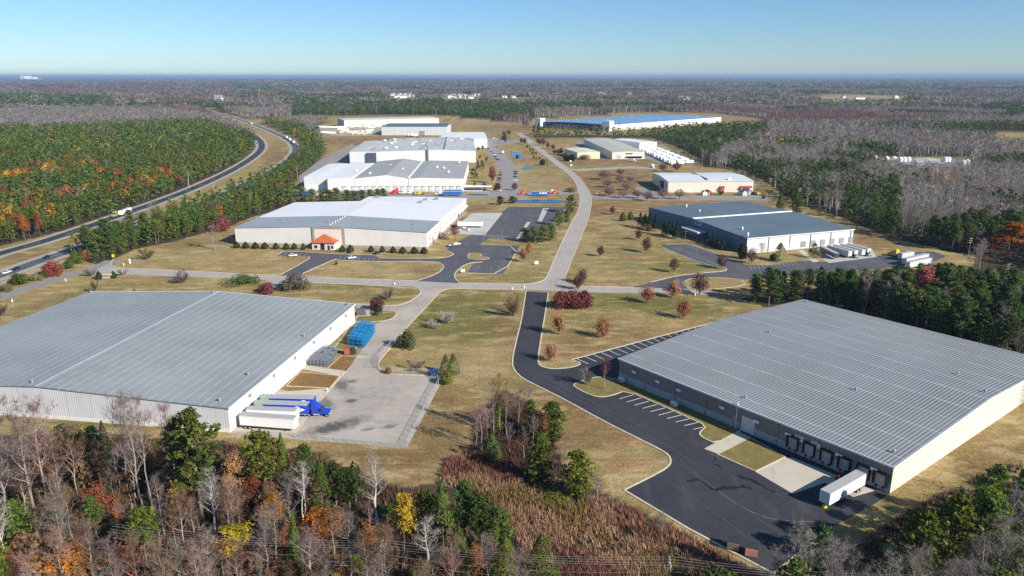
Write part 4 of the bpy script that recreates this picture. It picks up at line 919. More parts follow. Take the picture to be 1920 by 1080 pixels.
# ------------------------------------------------------------------ prototypes, nominal height 20 m (crown soup, trunk soup)
def limb(r, p, d, L, n=4, wob=.12, rise=.1):
    pts = [Vector(p)]; d = Vector(d).normalized()
    for i in range(n):
        d = (d + Vector((r.uniform(-wob, wob), r.uniform(-wob, wob), r.uniform(-wob, wob)+rise))).normalized(); pts.append(pts[-1] + d*(L/n))
    return pts
def pine(seed, nb=46, nl=20, size=.62, base=.42, full=1.0):
    c, t = TS(seed), TS(seed+1); r = c.r; lean = r.uniform(-.6, .6), r.uniform(-.6, .6)
    ax = lambda z: Vector((lean[0]*(z/20)**2, lean[1]*(z/20)**2, z))
    t.tube([ax(z) for z in (-.3, 5, 10, 15, 19.4)], [.27, .23, .18, .11, .03], 6)
    for i in range(nb):
        f = (i+.5)/nb; z = 20*(base + (1-base)*f**.9) - .3; rad = full*(3.5*abs(math.sin(math.pi*min(1, (.16 + .84*f))))**.7 + .3) * r.uniform(.55, 1.15) * (1-.25*f)
        th = i*2.399 + r.uniform(-.5, .5); d = Vector((math.cos(th), math.sin(th), r.uniform(.05, .35)+.45*f))
        p0 = ax(z - .6); p1 = p0 + d*rad
        t.sliver(p0, p1, .12); t.sliver(p0 - Vector((0, 0, .05)), p1, .12)
        for k in range(3 if rad > 1.6 else 2):
            q = p0.lerp(p1, 1 - k*.34); rr_ = (.95 - .15*k)*r.uniform(.8, 1.25)*full; shd = r.uniform(.7, 1.25)
            for _ in range(nl if k == 0 else int(nl*.6)):
                o = Vector((r.gauss(0, 1), r.gauss(0, 1), r.gauss(0, .75))).normalized(); c.leaf(q + Vector((o.x, o.y, o.z*.62))*rr_*r.uniform(.6, 1), size, o, shd)
    return c, t
def cedar(seed, n=1500, size=.5, w=.2, base=.05, rag=.25):
    c, t = TS(seed), TS(seed+1); r = c.r; t.tube([(0, 0, -.3), (0, 0, 8), (0, 0, 18)], [.3, .2, .05], 5)
    lob = [(r.uniform(0, 6.28), r.uniform(.1, .95), r.uniform(.5, 1.0)) for _ in range(46)]
    for i in range(n):
        a, f, s_ = lob[i % len(lob)]; a += r.gauss(0, .38); f = min(.995, max(0, f + r.gauss(0, .055))); z = 20*(base + (1-base)*f)
        R_ = 20*w*(1-f)**.72*(1 - .25*math.exp(-f*9))*(1-rag + rag*s_*1.6)*r.uniform(.72, 1.04); o = Vector((math.cos(a), math.sin(a), .5))
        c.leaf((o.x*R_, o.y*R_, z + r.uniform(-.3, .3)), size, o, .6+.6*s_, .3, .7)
    return c, t
def skeleton(seed, limbs=13, sub=5, tw=9, spread=.26, first=.4, stems=1, twl=1.5, tww=.05, forkup=.75):
    """returns twigs soup, wood soup, tip points"""
    c, t = TS(seed), TS(seed+1); r = c.r; tips = []
    for s_ in range(stems):
        x0, y0 = (r.uniform(-.6, .6), r.uniform(-.6, .6)) if stems > 1 else (0, 0); lx, ly = (r.uniform(-2.4, 2.4), r.uniform(-2.4, 2.4)) if stems > 1 else (r.uniform(-.9, .9), r.uniform(-.9, .9))
        wx, wy = r.uniform(-.35, .35), r.uniform(-.35, .35)
        ax = lambda z: Vector((x0 + lx*(max(z,0)/20)**1.4 + wx*math.sin(z*.6), y0 + ly*(max(z,0)/20)**1.4 + wy*math.cos(z*.5), z)); top = r.uniform(17.5, 19.6)
        zs = [-.3, 2.5, 5, 8, 11, 14, 16.5, top]; t.tube([ax(z) for z in zs], [.30-.27*max(z, 0)/20 for z in zs], 5)
        for i in range(limbs):
            f = (i + r.uniform(.1, .9))/limbs; z = 20*(first + (1-first)*f*.94); th = i*2.4 + r.uniform(-.6, .6)
            L_ = 20*spread*(1.15 - .75*f)*r.uniform(.65, 1.25); pts = limb(r, ax(z), (math.cos(th), math.sin(th), forkup+r.uniform(-.25, .5)), L_, 4, .2, .1); r0 = .115*(1.1-.7*f)
            t.tube(pts, [r0, r0*.75, r0*.5, r0*.32, .012], 3)
            for j in range(sub):
                k = r.uniform(.25, 1.0); i0 = min(3, int(k*4)); p = pts[i0].lerp(pts[i0+1], k*4-i0); th2 = r.uniform(0, 6.28)
                l2 = L_*.42*r.uniform(.6, 1.3); sp = limb(r, p, (math.cos(th2), math.sin(th2), r.uniform(.1, 1.1)), l2, 2, .3, .12)
                c.sliver(sp[0], sp[1], .085, .95); c.sliver(sp[1]-(sp[1]-sp[0])*.1, sp[2], .07, .95)
                for _ in range(tw):
                    q = sp[0].lerp(sp[2], r.uniform(.2, 1)); d = Vector((r.gauss(0, 1), r.gauss(0, 1), r.gauss(.55, .7))).normalized()*twl*r.uniform(.5, 1.2); c.sliver(q, q+d, tww, r.uniform(.7, 1.2)); tips.append(q+d*.8)
        for _ in range(tw*3):
            q = ax(r.uniform(15, top)); d = Vector((r.gauss(0, 1), r.gauss(0, 1), r.gauss(.9, .5))).normalized()*twl*r.uniform(.6, 1.3); c.sliver(q, q+d, tww, 1); tips.append(q+d*.8)
    return c, t, tips
def leafy(seed, n=1100, size=.42, per=3, **kw):
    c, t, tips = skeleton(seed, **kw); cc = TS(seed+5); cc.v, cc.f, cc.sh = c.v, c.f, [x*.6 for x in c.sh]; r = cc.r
    for _ in range(n):
        p = r.choice(tips) + Vector((r.gauss(0, .35), r.gauss(0, .35), r.gauss(0, .35))); o = Vector((p.x, p.y, (p.z-11)*.6)); o = o.normalized() if o.length > .1 else Vector((0, 0, 1)); cc.leaf(p, size, o, r.uniform(.8, 1.2))
    return cc, t
def ball(seed, n=1100, rx=7, z0=4.5, z1=20, size=1.0, power=1.0, twig=0, trunk=.5, rag=.18):
    """ornamental oval crown on a short trunk (nominal 20)"""
    c, t = TS(seed), TS(seed+1); r = c.r; t.tube([(0, 0, -.3), (0, 0, z0), (0, 0, z1*.7)], [trunk, trunk*.8, .1], 5)
    for i in range(7):
        th = i*.9; t.tube([(0, 0, z0*.8), (math.cos(th)*rx*.4, math.sin(th)*rx*.4, z0+(z1-z0)*.35), (math.cos(th)*rx*.62, math.sin(th)*rx*.62, z0+(z1-z0)*.6)], [trunk*.45, trunk*.3, .05], 3)
    ph = [r.uniform(0, 6.28) for _ in range(6)]; zc, rz = (z0+z1)/2, (z1-z0)/2
    for i in range(n):
        o = Vector((r.gauss(0, 1), r.gauss(0, 1), r.gauss(0, 1))).normalized(); th = math.atan2(o.y, o.x)
        b = 1 + rag*(math.sin(3*th+ph[0]+o.z*3) + .7*math.sin(5*th+ph[1]-o.z*5) + .6*math.sin(o.z*7+ph[2])); k = b*r.uniform(.55, 1)**.5
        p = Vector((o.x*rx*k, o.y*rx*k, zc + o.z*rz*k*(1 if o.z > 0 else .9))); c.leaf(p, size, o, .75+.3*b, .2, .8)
        if twig and i % 3 == 0: c.sliver((p.x*.5, p.y*.5, zc-rz*.6+(p.z-zc+rz*.6)*.5), p*1.02, .16, .8)
    return c, t
def topiary(seed, n=700):
    c, t = TS(seed), TS(seed+1); r = c.r; t.tube([(0, 0, -.3), (0, 0, 3)], [.6, .5], 5)
    for i in range(n):
        f = r.random(); th = r.uniform(0, 6.28); z = .6+19.4*f; R_ = 8.2*(abs(math.sin(math.pi*min(1, f*.86+.14)))**.62)*(1-f*.45)*r.uniform(.9, 1.03); o = Vector((math.cos(th), math.sin(th), (f-.35)*1.6)).normalized(); c.leaf((o.x*R_, o.y*R_, z), 2.0, o, 1, .1, .35)
    return c, t
def bushy(seed, n=800, w=11, h=20, size=1.6):
    c, t = TS(seed), TS(seed+1); r = c.r
    for i in range(9): th = r.uniform(0, 6.28); t.tube([(0, 0, -.3), (math.cos(th)*w*.3, math.sin(th)*w*.3, h*.4), (math.cos(th)*w*.55, math.sin(th)*w*.55, h*.75)], [.45, .3, .06], 3)
    lobs = [(r.uniform(0, 6.28), r.uniform(0, .8), r.uniform(.35, .62)) for _ in range(11)]
    for i in range(n):
        a, d, s_ = lobs[i % 11]; o = Vector((r.gauss(0, 1), r.gauss(0, 1), r.gauss(.1, .9))).normalized(); k = s_*w*.75; p = Vector((math.cos(a)*d*w*.8, math.sin(a)*d*w*.8, h*(.50-.28*d))) + Vector((o.x*k, o.y*k, o.z*h*s_*.8)); p.z = p.z if p.z > .4 else r.uniform(.4, 4)
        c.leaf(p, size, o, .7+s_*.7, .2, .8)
    return c, t
def twiggy(seed, stems=9, w=8):
    c, t = TS(seed), TS(seed+1); r = c.r
    for i in range(stems):
        th = r.uniform(0, 6.28); p = limb(r, (0, 0, -.2), (math.cos(th)*.55*w/8, math.sin(th)*.55*w/8, .8), 15*r.uniform(.7, 1.1), 4, .2, .08); t.tube(p, [.3, .24, .17, .1, .03], 3)
        for _ in range(150):
            k = r.uniform(.25, 1); i0 = min(3, int(k*4)); q = p[i0].lerp(p[i0+1], k*4-i0); d = Vector((r.gauss(0, 1), r.gauss(0, 1), r.gauss(.5, .7))).normalized()*r.uniform(2, 5); c.sliver(q, q+d, .22, r.uniform(.7, 1.2))
    return c, t
PROTO = {}; NOMW = {}
def protos(kind, fns, mtrunk):
    PROTO[kind] = []; ws = []
    for f in [x() for x in fns]:
        V = np.array([tuple(q) for q in f[0].v]); k = 20 / np.percentile(V[:, 2], 99.5)
        for ts_ in f: ts_.v = [Vector(q) * k for q in ts_.v]
        ws.append(2 * np.percentile(np.hypot(V[:, 0], V[:, 1]), 95) * k); PROTO[kind].append((f[0].mesh(kind+'_crown', M_LEAF), f[1].mesh(kind+'_trunk', mtrunk)))
    NOMW[kind] = sum(ws) / len(ws)
protos('pine', [lambda i=i: pine(100+i*7, 44+3*(i % 3), 19, .66, .36+.05*(i % 3), .9+.1*(i % 3)) for i in range(6)], M_BPINE)
protos('edge_pine', [lambda i=i: pine(150+i*7, 62, 19, .72, .1, 1.15) for i in range(4)], M_BPINE)
protos('young_pine', [lambda i=i: pine(200+i*7, 40, 22, .95, .12, 1.45) for i in range(3)], M_BPINE)
protos('cedar', [lambda i=i: cedar(300+i*5, 1700, .62, .2+.03*i) for i in range(4)], M_BDARK)
protos('slim_cedar', [lambda i=i: cedar(350+i*5, 1300, .75, .16) for i in range(2)], M_BDARK)
protos('bare', [lambda i=i: skeleton(400+i*9, 14+i % 4, 6, 14, .24+.03*(i % 3), .34+.06*(i % 3))[:2] for i in range(7)], M_BGREY)
protos('white_bare', [lambda i=i: skeleton(480+i*9, 11, 5, 7, .26, .42, 2, 1.5, .05)[:2] for i in range(3)], M_BWHITE)
protos('leafy', [lambda i=i: leafy(500+i*9, 1900, .55, limbs=13, sub=5, tw=6, spread=.26, first=.3) for i in range(4)], M_BDARK)
protos('sparse', [lambda i=i: leafy(550+i*9, 420, .42, limbs=13, sub=5, tw=8, spread=.22, first=.4) for i in range(4)], M_BGREY)
protos('oak', [lambda i=i: ball(600+i*3, 1700, 6.6, 2.0, 20, 1.05, rag=.36, twig=1) for i in range(4)], M_BDARK)
protos('oval', [lambda i=i: ball(640+i*3, 1500, 6.8, 3.0, 20, 1.05, rag=.24, twig=1) for i in range(3)], M_BDARK)
protos('round', [lambda i=i: ball(680+i*3, 1150, 10.5, 5.5, 20, 1.15, rag=.22, twig=1, trunk=.8) for i in range(3)], M_BDARK)
protos('topiary', [lambda: topiary(700)], M_BDARK)
protos('bush', [lambda i=i: bushy(720+i, 1300) for i in range(3)], M_BDARK)
protos('low_bush', [lambda i=i: bushy(740+i, 1500, 34, 20, 2.4) for i in range(2)], M_BDARK)
protos('bare_bush', [lambda i=i: twiggy(760+i) for i in range(3)], M_BGREY)
# ------------------------------------------------------------------ colours
CO = {'pine': (.088, .118, .026), 'pine_dark': (.048, .075, .026), 'pine_yel': (.13, .145, .024), 'cedar': (.062, .098, .022), 'conifer': (.024, .042, .02), 'spruce': (.12, .15, .055),
      'grey': (.245, .205, .175), 'mauve': (.25, .185, .17), 'brown': (.23, .145, .09), 'pink': (.33, .2, .17), 'white': (.4, .36, .32), 'olive': (.19, .16, .07),
      'rust': (.27, .105, .05), 'oakbrown': (.34, .165, .085), 'orange': (.42, .16, .03), 'gold': (.44, .30, .03), 'red': (.27, .075, .055), 'crimson': (.175, .05, .05), 'purple': (.14, .075, .07), 'plum': (.20, .125, .115), 'green': (.075, .105, .022), 'bright_pine': (.13, .165, .045)}
NAMES = {'pine': 'pine_tree', 'young_pine': 'pine_tree', 'edge_pine': 'pine_tree', 'cedar': 'cedar_tree', 'slim_cedar': 'cedar_tree', 'bare': 'bare_tree', 'white_bare': 'bare_tree', 'leafy': 'autumn_tree', 'sparse': 'thin_leaved_tree', 'oak': 'oak_tree', 'oval': 'lawn_tree', 'round': 'ornamental_tree', 'topiary': 'clipped_shrub', 'bush': 'bush', 'low_bush': 'bush', 'bare_bush': 'bare_bush'}
CATS = {'clipped_shrub': 'shrub', 'bush': 'bush', 'bare_bush': 'bush'}
trnd = random.Random(77)
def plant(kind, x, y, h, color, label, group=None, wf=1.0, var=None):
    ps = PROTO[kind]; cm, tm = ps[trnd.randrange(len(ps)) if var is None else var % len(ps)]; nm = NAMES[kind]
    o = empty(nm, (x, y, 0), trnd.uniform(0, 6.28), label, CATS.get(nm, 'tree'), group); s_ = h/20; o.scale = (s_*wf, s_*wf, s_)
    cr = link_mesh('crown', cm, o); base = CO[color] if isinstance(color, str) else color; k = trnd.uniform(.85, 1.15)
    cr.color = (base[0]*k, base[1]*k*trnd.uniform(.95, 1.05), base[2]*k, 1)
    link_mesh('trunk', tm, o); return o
TAKEN = []
def T(kind, xb, yb, yt, color, label, group=None, wpx=None, h=None, wf=None):
    """by the photo pixels of base and top"""
    P = G(xb, yb); h = h or max(1.0, height_at(xb, yb, yt)); w = wf or 1.0
    if wpx:
        nomw = NOMW[kind]
        real = wpx/FPX*math.hypot(P.x, P.y, CAM_H); w = real/(nomw*h/20)
    TAKEN.append((P.x, P.y)); return plant(kind, P.x, P.y, h, color, label, group, w)
# ------------------------------------------------------------------ trees and shrubs placed one by one
g = 'russet oaks on the lawn above the dark lot'
for q, lb in zip([(1048,627,583,27),(1130,633,593,32),(1032,677,642,27),(1214,568,535,28),(1262,558,523,30),(1281,597,560,28)],
    ['russet oak nearest the dark drive, below the crimson shrubs','dense dark russet oak in the middle of the lawn above the striped lot','lowest russet oak at the tip of the lawn where the drive bends','russet oak on the greenest grass just below the pale cross road','russet oak beside the pale road end east of the green patch','russet oak alone on the lower eastern side of the lawn']):
    T('oak', q[0], q[1], q[2], 'oakbrown', lb, g, q[3])
T('oval', 1312, 553, 512, 'purple', 'dark purple oval tree at the kerb island of the curved drive', None, 32)
for (x, w_), lb in zip([(1052,34),(1072,40),(1093,32)], ['crimson shrub tree nearest the dark drive in the red clump','bulkiest crimson shrub tree in the middle of the red clump','crimson shrub tree at the lawn end of the red clump']):
    T('bush', x, 577, 545, 'crimson', lb, 'crimson clump by the drive', w_)
T('oval', 1083, 543, 515, 'purple', 'dark purple tree at the road corner, front one of a pair', None, 22); T('oval', 1092, 531, 502, 'purple', 'dark purple tree at the road corner, rear one of a pair', None, 20)
for q, lb in zip([(1212,474,441,20),(1263,511,483,18),(1197,450,430,13),(1215,437,420,12),(1126,481,459,16),(1148,402,386,11)],
    ['brown oval tree on the lawn before the navy entrance block','brown oval tree beside the striped bays on the lawn slope','small brown oval tree on the upper slope near the navy wall','smallest brown oval tree close to the conifers on the navy wall','brown oval tree alone on the tan lawn by the main road','brown oval tree on the red dirt beyond the slate roof']):
    T('oval', q[0], q[1], q[2], (.13, .065, .045), lb, 'brown oval lawn trees', q[3])
T('topiary', 1168, 414, 398, 'green', 'clipped green cone beyond the slate roof, outer one', None, 13); T('topiary', 1182, 412, 396, 'green', 'clipped green cone beyond the slate roof, one nearer the building', None, 12)
for q in ((1200,426,398),(1209,429,400),(1218,431,400),(1228,434,402)): T('slim_cedar', *q, 'conifer', 'dark conifer in the tall clump at the far end of the navy wall', 'conifers at the far end of the navy wall', 12)
for q in ((1245,441,416),(1253,443,414),(1261,446,414),(1268,448,417)): T('slim_cedar', *q, 'conifer', 'dark conifer in the clump between the far end and the entrance block', 'conifers before the entrance block', 12)
for q in ((1326,459,433),(1338,463,443),(1346,466,446),(1354,469,446)): T('slim_cedar', *q, 'conifer', 'dark conifer in the clump just past the entrance block', 'conifers past the entrance block', 13)
T('bush', 1390, 485, 456, 'conifer', 'rounded dark evergreen at the sunny corner of the slate roofed warehouse', None, 22)
T('oval', 1353, 504, 477, 'purple', 'purple tree at the inner end of the striped bays', None, 20); T('oval', 1409, 494, 464, 'plum', 'plum tree against the white dock wall', None, 20); T('bare', 1428, 482, 454, 'pink', 'pinkish bare tree against the white dock wall', None, 22)
T('cedar', 1461, 489, 455, 'spruce', 'blue green spruce standing clear of the white dock wall', None, 28); T('bush', 1450, 489, 476, 'conifer', 'low dark bush at the foot of the spruce', None, 14); T('cedar', 1526, 483, 455, 'spruce', 'spruce beside the dark docked trailer', None, 20)
for q, lb in zip([(1132,337,319,25),(1163,329,316,17),(1162,343,327,21),(1182,342,329,20),(1139,351,336,23),(1175,357,343,24),(1142,368,350,26),(1168,371,356,23),(1195,372,356,23),(1214,377,358,24),(1242,373,353,23)],
    ['broadest plum tree at the road side of the orchard','rearmost small plum tree of the orchard','plum tree behind the middle of the orchard','plum tree at the eastern back edge of the orchard','plum tree in the second rank by the road','palest thin crowned plum tree of the orchard','front plum tree nearest the main road','second plum tree along the front of the orchard','third plum tree along the front by the grey drive','foremost plum tree of the orchard on the grey drive','plum tree before the shaded end of the ivory warehouse']):
    T('round', *q[:3], 'plum', lb, 'plum trees by the ivory warehouse', q[3])
T('round', 1274, 374, 354, 'olive', 'olive grey crowned tree before the ivory wall', None, 22); T('round', 1242, 322, 306, 'purple', 'dark purple tree beside the trailer yard, road side one', None, 18); T('round', 1268, 322, 304, 'purple', 'dark purple tree beside the trailer yard, eastern one', None, 20)
T('bare_bush', 1352, 366, 352, 'olive', 'scraggy olive tree beside the red awning', None, 20)
for q in ((1009,270,258),(1013,272,260),(1019,274,258),(1027,279,265),(1037,281,270),(1040,289,279),(1047,290,279),(1052,290,277),(1058,297,286)): T('oval', *q, 'purple', 'dark purple tree in the row on the east side of the main road', 'purple row along the main road', 9)
for q in ((1062,301,290),(1073,302,289)): T('bush', *q, 'conifer', 'dark evergreen shrub beside the cream yellow shed', 'evergreens by the yellow shed', 16)
T('low_bush', 1094, 299, 290, 'brown', 'brown hedge shrub before the cream yellow shed', None, 22)
for q in ((989,279,271),(994,284,276),(999,284,278),(999,290,284),(1005,290,284),(1001,299,291),(1012,299,294),(1006,299,295)): T('oval', *q, (.12, .07, .05), 'small brown sapling on the west verge of the main road', 'saplings on the west verge', 4.5)
for q in ((943,264,254),(947,269,249),(945,254,246),(954,252,244),(984,271,257),(978,269,258)): T('oval', *q, 'purple', 'dark purple tree in the far gathering by the road bend', 'purple trees at the road bend', 8)
T('low_bush', 1018, 310, 298, 'conifer', 'broad dark evergreen beside the small pond', None, 18); T('low_bush', 1071, 359.5, 351, 'olive', 'olive mound of shrub at the side road', None, 22); T('bush', 970, 297, 290, 'conifer', 'dark bush at the edge of the blue pond', None, 8)
T('oval', 923, 343, 311, (.2, .06, .05), 'tall red tree by the far staff car park', None, 14); T('bush', 934, 356, 343, 'crimson', 'crimson tree at the foot of the staff car park', None, 16); T('oval', 965, 357, 342, 'purple', 'dark purple tree among the parked cars', None, 13); T('oval', 909, 356, 341, 'mauve', 'mauve tree beside the low office', None, 14)
T('cedar', 896, 319, 300, 'conifer', 'dark conifer at the corner of the stained plant, first of two', None, 9); T('cedar', 904, 319, 299, 'conifer', 'dark conifer at the corner of the stained plant, second of two', None, 9); T('cedar', 888, 334, 315, 'conifer', 'dark conifer on the side wall of the long plant', None, 16); T('cedar', 890, 356, 341, 'cedar', 'green conifer at the low office', None, 12)
for q in ((897,283,274),(905,281,272),(900,298,290),(912,303,293)): T('oval', *q, (.12, .08, .05), 'small brown tree beside the stained plant', 'brown trees by the stained plant', 6)
T('young_pine', 938, 384, 368, 'pine_dark', 'pine at the pond edge, bigger one', None, 16); T('young_pine', 961, 381, 368, 'pine_dark', 'spreading pine at the pond edge, smaller one', None, 18)
for q, lb in zip([(1070,399,366,24),(1048,423,394,20),(1062,417,394,18),(984,453,427,22),(1001,455,424,22),(1018,454,422,22),(1034,451,419,22)],
    ['lone pine where the truck court meets the main road','pine of the middle clump by the truck court, court side','pine of the middle clump by the truck court, road side','westernmost pine of the front clump by the truck court','second pine of the front clump by the truck court','third pine of the front clump by the truck court','roadside end pine of the front clump by the truck court']):
    T('edge_pine', *q[:3], 'bright_pine', lb, None, q[3])
T('oval', 981, 491, 464, 'oakbrown', 'brown tree at the kerb of the beige car park, front one', None, 15); T('oval', 992, 478, 454, 'oakbrown', 'brown tree at the kerb of the beige car park, rear one', None, 15)
T('sparse', 833, 461, 434, (.3, .12, .11), 'thin reddish tree by the cream side wall', None, 22); T('leafy', 854, 451, 421, (.26, .09, .09), 'fuller reddish tree by the cream side wall', None, 26)
for i, (x, y, w_) in enumerate([(444,465,12),(461,465.5,13),(479,466,13),(497,466.5,14),(518,467,12),(537,467.5,12),(552,467.5,11),(569,468,9),(642,472,12),(657,471,13),(696,472.5,12),(717,473,10),(737,474,12),(755,475,14),(777,475,15),(795,475.5,14)]):
    T('topiary', x, y, y-12.5, (.035, .052, .02), 'clipped dark green shrub in the row along the cream front wall', 'clipped shrubs along the cream front', w_)
T('oak', 631, 497, 490, 'red', 'tiny red sapling on the island lawn before the orange porch', None, 7)
T('bare', 402, 468, 420, 'mauve', 'bare mauve tree standing on the lawn before the cream warehouse', None, 30); T('bare_bush', 277, 487, 464, 'olive', 'bare scrubby tree alone on the western lawn', None, 26)
T('bare_bush', 344, 530, 504, 'mauve', 'round leafless bush on the verge of the cross road', None, 36); T('low_bush', 454, 532, 517, 'green', 'low spreading green juniper at the concrete stub', None, 58); T('bush', 500, 549, 530, 'crimson', 'crimson shrub just beyond the huge seamed roof', None, 38); T('bush', 553, 543, 514, (.12, .105, .08), 'big grey green shrub beside the concrete stub', None, 50)
T('topiary', 186, 524, 508, (.03, .045, .02), 'dark rounded shrub on the road side of the entrance sign', None, 10); T('topiary', 213, 522, 508, (.03, .045, .02), 'dark rounded shrub on the lawn side of the entrance sign', None, 11)
T('bare_bush', 172, 517, 503, 'grey', 'grey leafless shrub beside the frontage road', None, 22); T('bare_bush', 231, 516, 504, 'mauve', 'small leafless shrub just east of the entrance sign', None, 16); T('bare_bush', 253, 550, 540, 'brown', 'bare brown sapling on the lawn below the sign', None, 8); T('bare_bush', 180, 548, 520, 'olive', 'thin leafless sapling at the corner of the huge seamed roof', None, 14)
T('bush', 100, 517, 490, 'red', 'red bush between highway and frontage road', None, 27); T('young_pine', 186, 483, 441, 'pine', 'pine at the end of the hedge by the frontage road', None, 34); T('bush', 142, 495, 473, 'green', 'green bush next to the pine by the frontage road', None, 22); T('bush', 129, 504, 489, 'green', 'green bush midway along the frontage road hedge', None, 18); T('bush', 163, 488, 468, 'rust', 'rusty bush between green bush and pine', None, 18)
T('bush', 36, 532, 512, 'green', 'rounded green bush at the western frontage verge', None, 26); T('bush', 68, 526, 513, 'olive', 'olive bush just west of the red bush', None, 22); T('bush', 112, 508, 495, 'olive', 'olive scrub just east of the red bush', None, 16); T('bush', 12, 545, 533, 'olive', 'olive scrub at the far western frontage verge', None, 26); T('bush', 85, 520, 508, 'green', 'small green bush touching the red bush', None, 14); T('bare_bush', 4, 590, 570, 'purple', 'dark leafless shrub on the lawn west of the huge roof', None, 16)
T('bush', 416, 433, 405, 'crimson', 'large crimson tree at the end of the pine strip', None, 40); T('leafy', 443, 412, 384, 'orange', 'orange tree behind the crimson one in the pine strip', None, 24)
T('bush', 762, 653, 620, (.07, .075, .035), 'dark spreading evergreen at the bend of the concrete drive', None, 38)
T('cedar', 836, 712, 665, 'cedar', 'tall dark evergreen behind the blue skip, front one of two', None, 24); T('cedar', 850, 704, 663, 'cedar', 'tall dark evergreen behind the blue skip, rear one of two', None, 26); T('bush', 838, 720, 698, 'pine_yel', 'low olive shrub at the foot of the evergreens', None, 30)
T('bare_bush', 838, 606, 582, 'white', 'pale dead spreading tree, larger one, on the green field', None, 36); T('bare_bush', 812, 616, 600, 'white', 'pale dead spreading tree, smaller one, on the green field', None, 30); T('bare_bush', 964, 592, 553, 'brown', 'leafless tangled tree on the field near the dark drive', None, 38); T('bare_bush', 776, 695, 678, 'mauve', 'leafless shrub caught in the curved fence', None, 36)
T('bush', 708, 581, 559, 'crimson', 'crimson bush at the corner of the huge seamed roof', None, 26); T('cedar', 710, 592, 566, 'conifer', 'dark green round shrub before the crimson bush', None, 19); T('bare_bush', 728, 562, 540, 'mauve', 'thin leafless tree on the verge behind the crimson bush', None, 24)
T('sparse', 1133, 730, 668, (.3, .1, .07), 'rust crowned young tree on the kerb island by the taupe wall', None, 22); T('bare_bush', 1101, 722, 690, 'grey', 'leafless pale young tree on the kerb island', None, 26)
T('bush', 728, 700, 688, 'brown', 'brown scrub along the curved fence', None, 12)
T('cedar', 1462, 398, 360, 'pine', 'yellow green conifer behind the slate roof', None, 20); T('young_pine', 1490, 405, 362, 'pine', 'broad pine behind the slate roof', None, 28)
T('leafy', 1890, 480, 416, 'orange', 'bright orange tree at the edge of the dark eastern wood', None, 54); T('leafy', 1860, 480, 440, 'red', 'small red tree beside the bright orange one', None, 26); T('leafy', 1912, 462, 425, 'red', 'scarlet tree behind the bright orange one', None, 44)
T('leafy', 1722, 590, 500, (.34, .12, .09), 'salmon leaved tree rising among the dark pine belt', None, 42); T('sparse', 1513, 565, 535, 'rust', 'rusty thin tree at the western end of the pine belt', None, 22)
# the copse between yard and dark lot
for q, c_, lb in (((937,815,697),'rust','tallest bare tree with a rusty top in the copse'),((926,815,708),'mauve','bare pole tree just west of the rusty top'),((949,820,712),'brown','bare pole tree just east of the rusty top'),((972,820,728),'mauve','bare mauve tree in the middle of the copse'),((990,815,722),'mauve','bare mauve tree on the lot side of the copse'),((961,812,735),'grey','short bare tree in the heart of the copse')): T('sparse' if c_ == 'rust' else 'bare', *q, c_, lb, None, 26)
T('bare', 903, 846, 750, 'pink', 'pinkish bare tree at the west edge of the copse', None, 30); T('bare', 893, 838, 772, 'pink', 'shorter pinkish bare tree at the west edge of the copse', None, 22)
T('cedar', 922, 860, 813, 'cedar', 'rounded green cedar below the pinkish bare trees', None, 36); T('cedar', 938, 805, 745, 'pine_yel', 'yellow green cedar under the rusty top', None, 28); T('edge_pine', 993, 820, 750, 'pine', 'slim green pine on the lot side of the copse', None, 30); T('edge_pine', 1033, 828, 755, 'pine', 'bulky dark evergreen nearest the lot in the upper copse', None, 54)
T('sparse', 1022, 838, 780, 'rust', 'thin rusty sapling before the bulky cedar', None, 22); T('edge_pine', 1012, 908, 816, 'pine', 'green pine beside the shadowed hollow', None, 50); T('bare', 1046, 917, 828, 'pink', 'pinkish bare tree between the two lower evergreens', None, 34); T('edge_pine', 1083, 932, 848, 'pine_yel', 'broad pale green evergreen at the low end of the copse', None, 60); T('bare', 1118, 948, 888, 'mauve', 'small bare tree at the low tip of the copse', None, 34); T('bare', 1241, 1020, 956, 'grey', 'slim leafless tree alone on the verge below the lot', None, 22); T('low_bush', 1040, 938, 925, 'pine_yel', 'yellowish scrub at the foot of the copse', None, 60)
for q, c_ in (((915,835,765),'mauve'),((982,860,800),'brown'),((1000,850,775),'mauve'),((1060,880,815),'pink'),((1030,900,850),'brown'),((955,850,790),'mauve')): T('bare', *q, c_, 'slender leafless tree inside the copse', 'slender bare trees inside the copse', 24)
for x, y, t, w_ in ((566,378,350,20),(585,380,354,18),(603,379,356,20),(617,380,356,22),(632,380,352,22),(650,380,356,20),(664,379,358,18),(680,379,356,20),(695,378,355,20),(708,377,354,18),(720,376,353,16)): T('edge_pine', x, y, t, 'bright_pine', 'bushy pine in the row between the long plant and the cream warehouse', 'pine row behind the cream warehouse', w_)
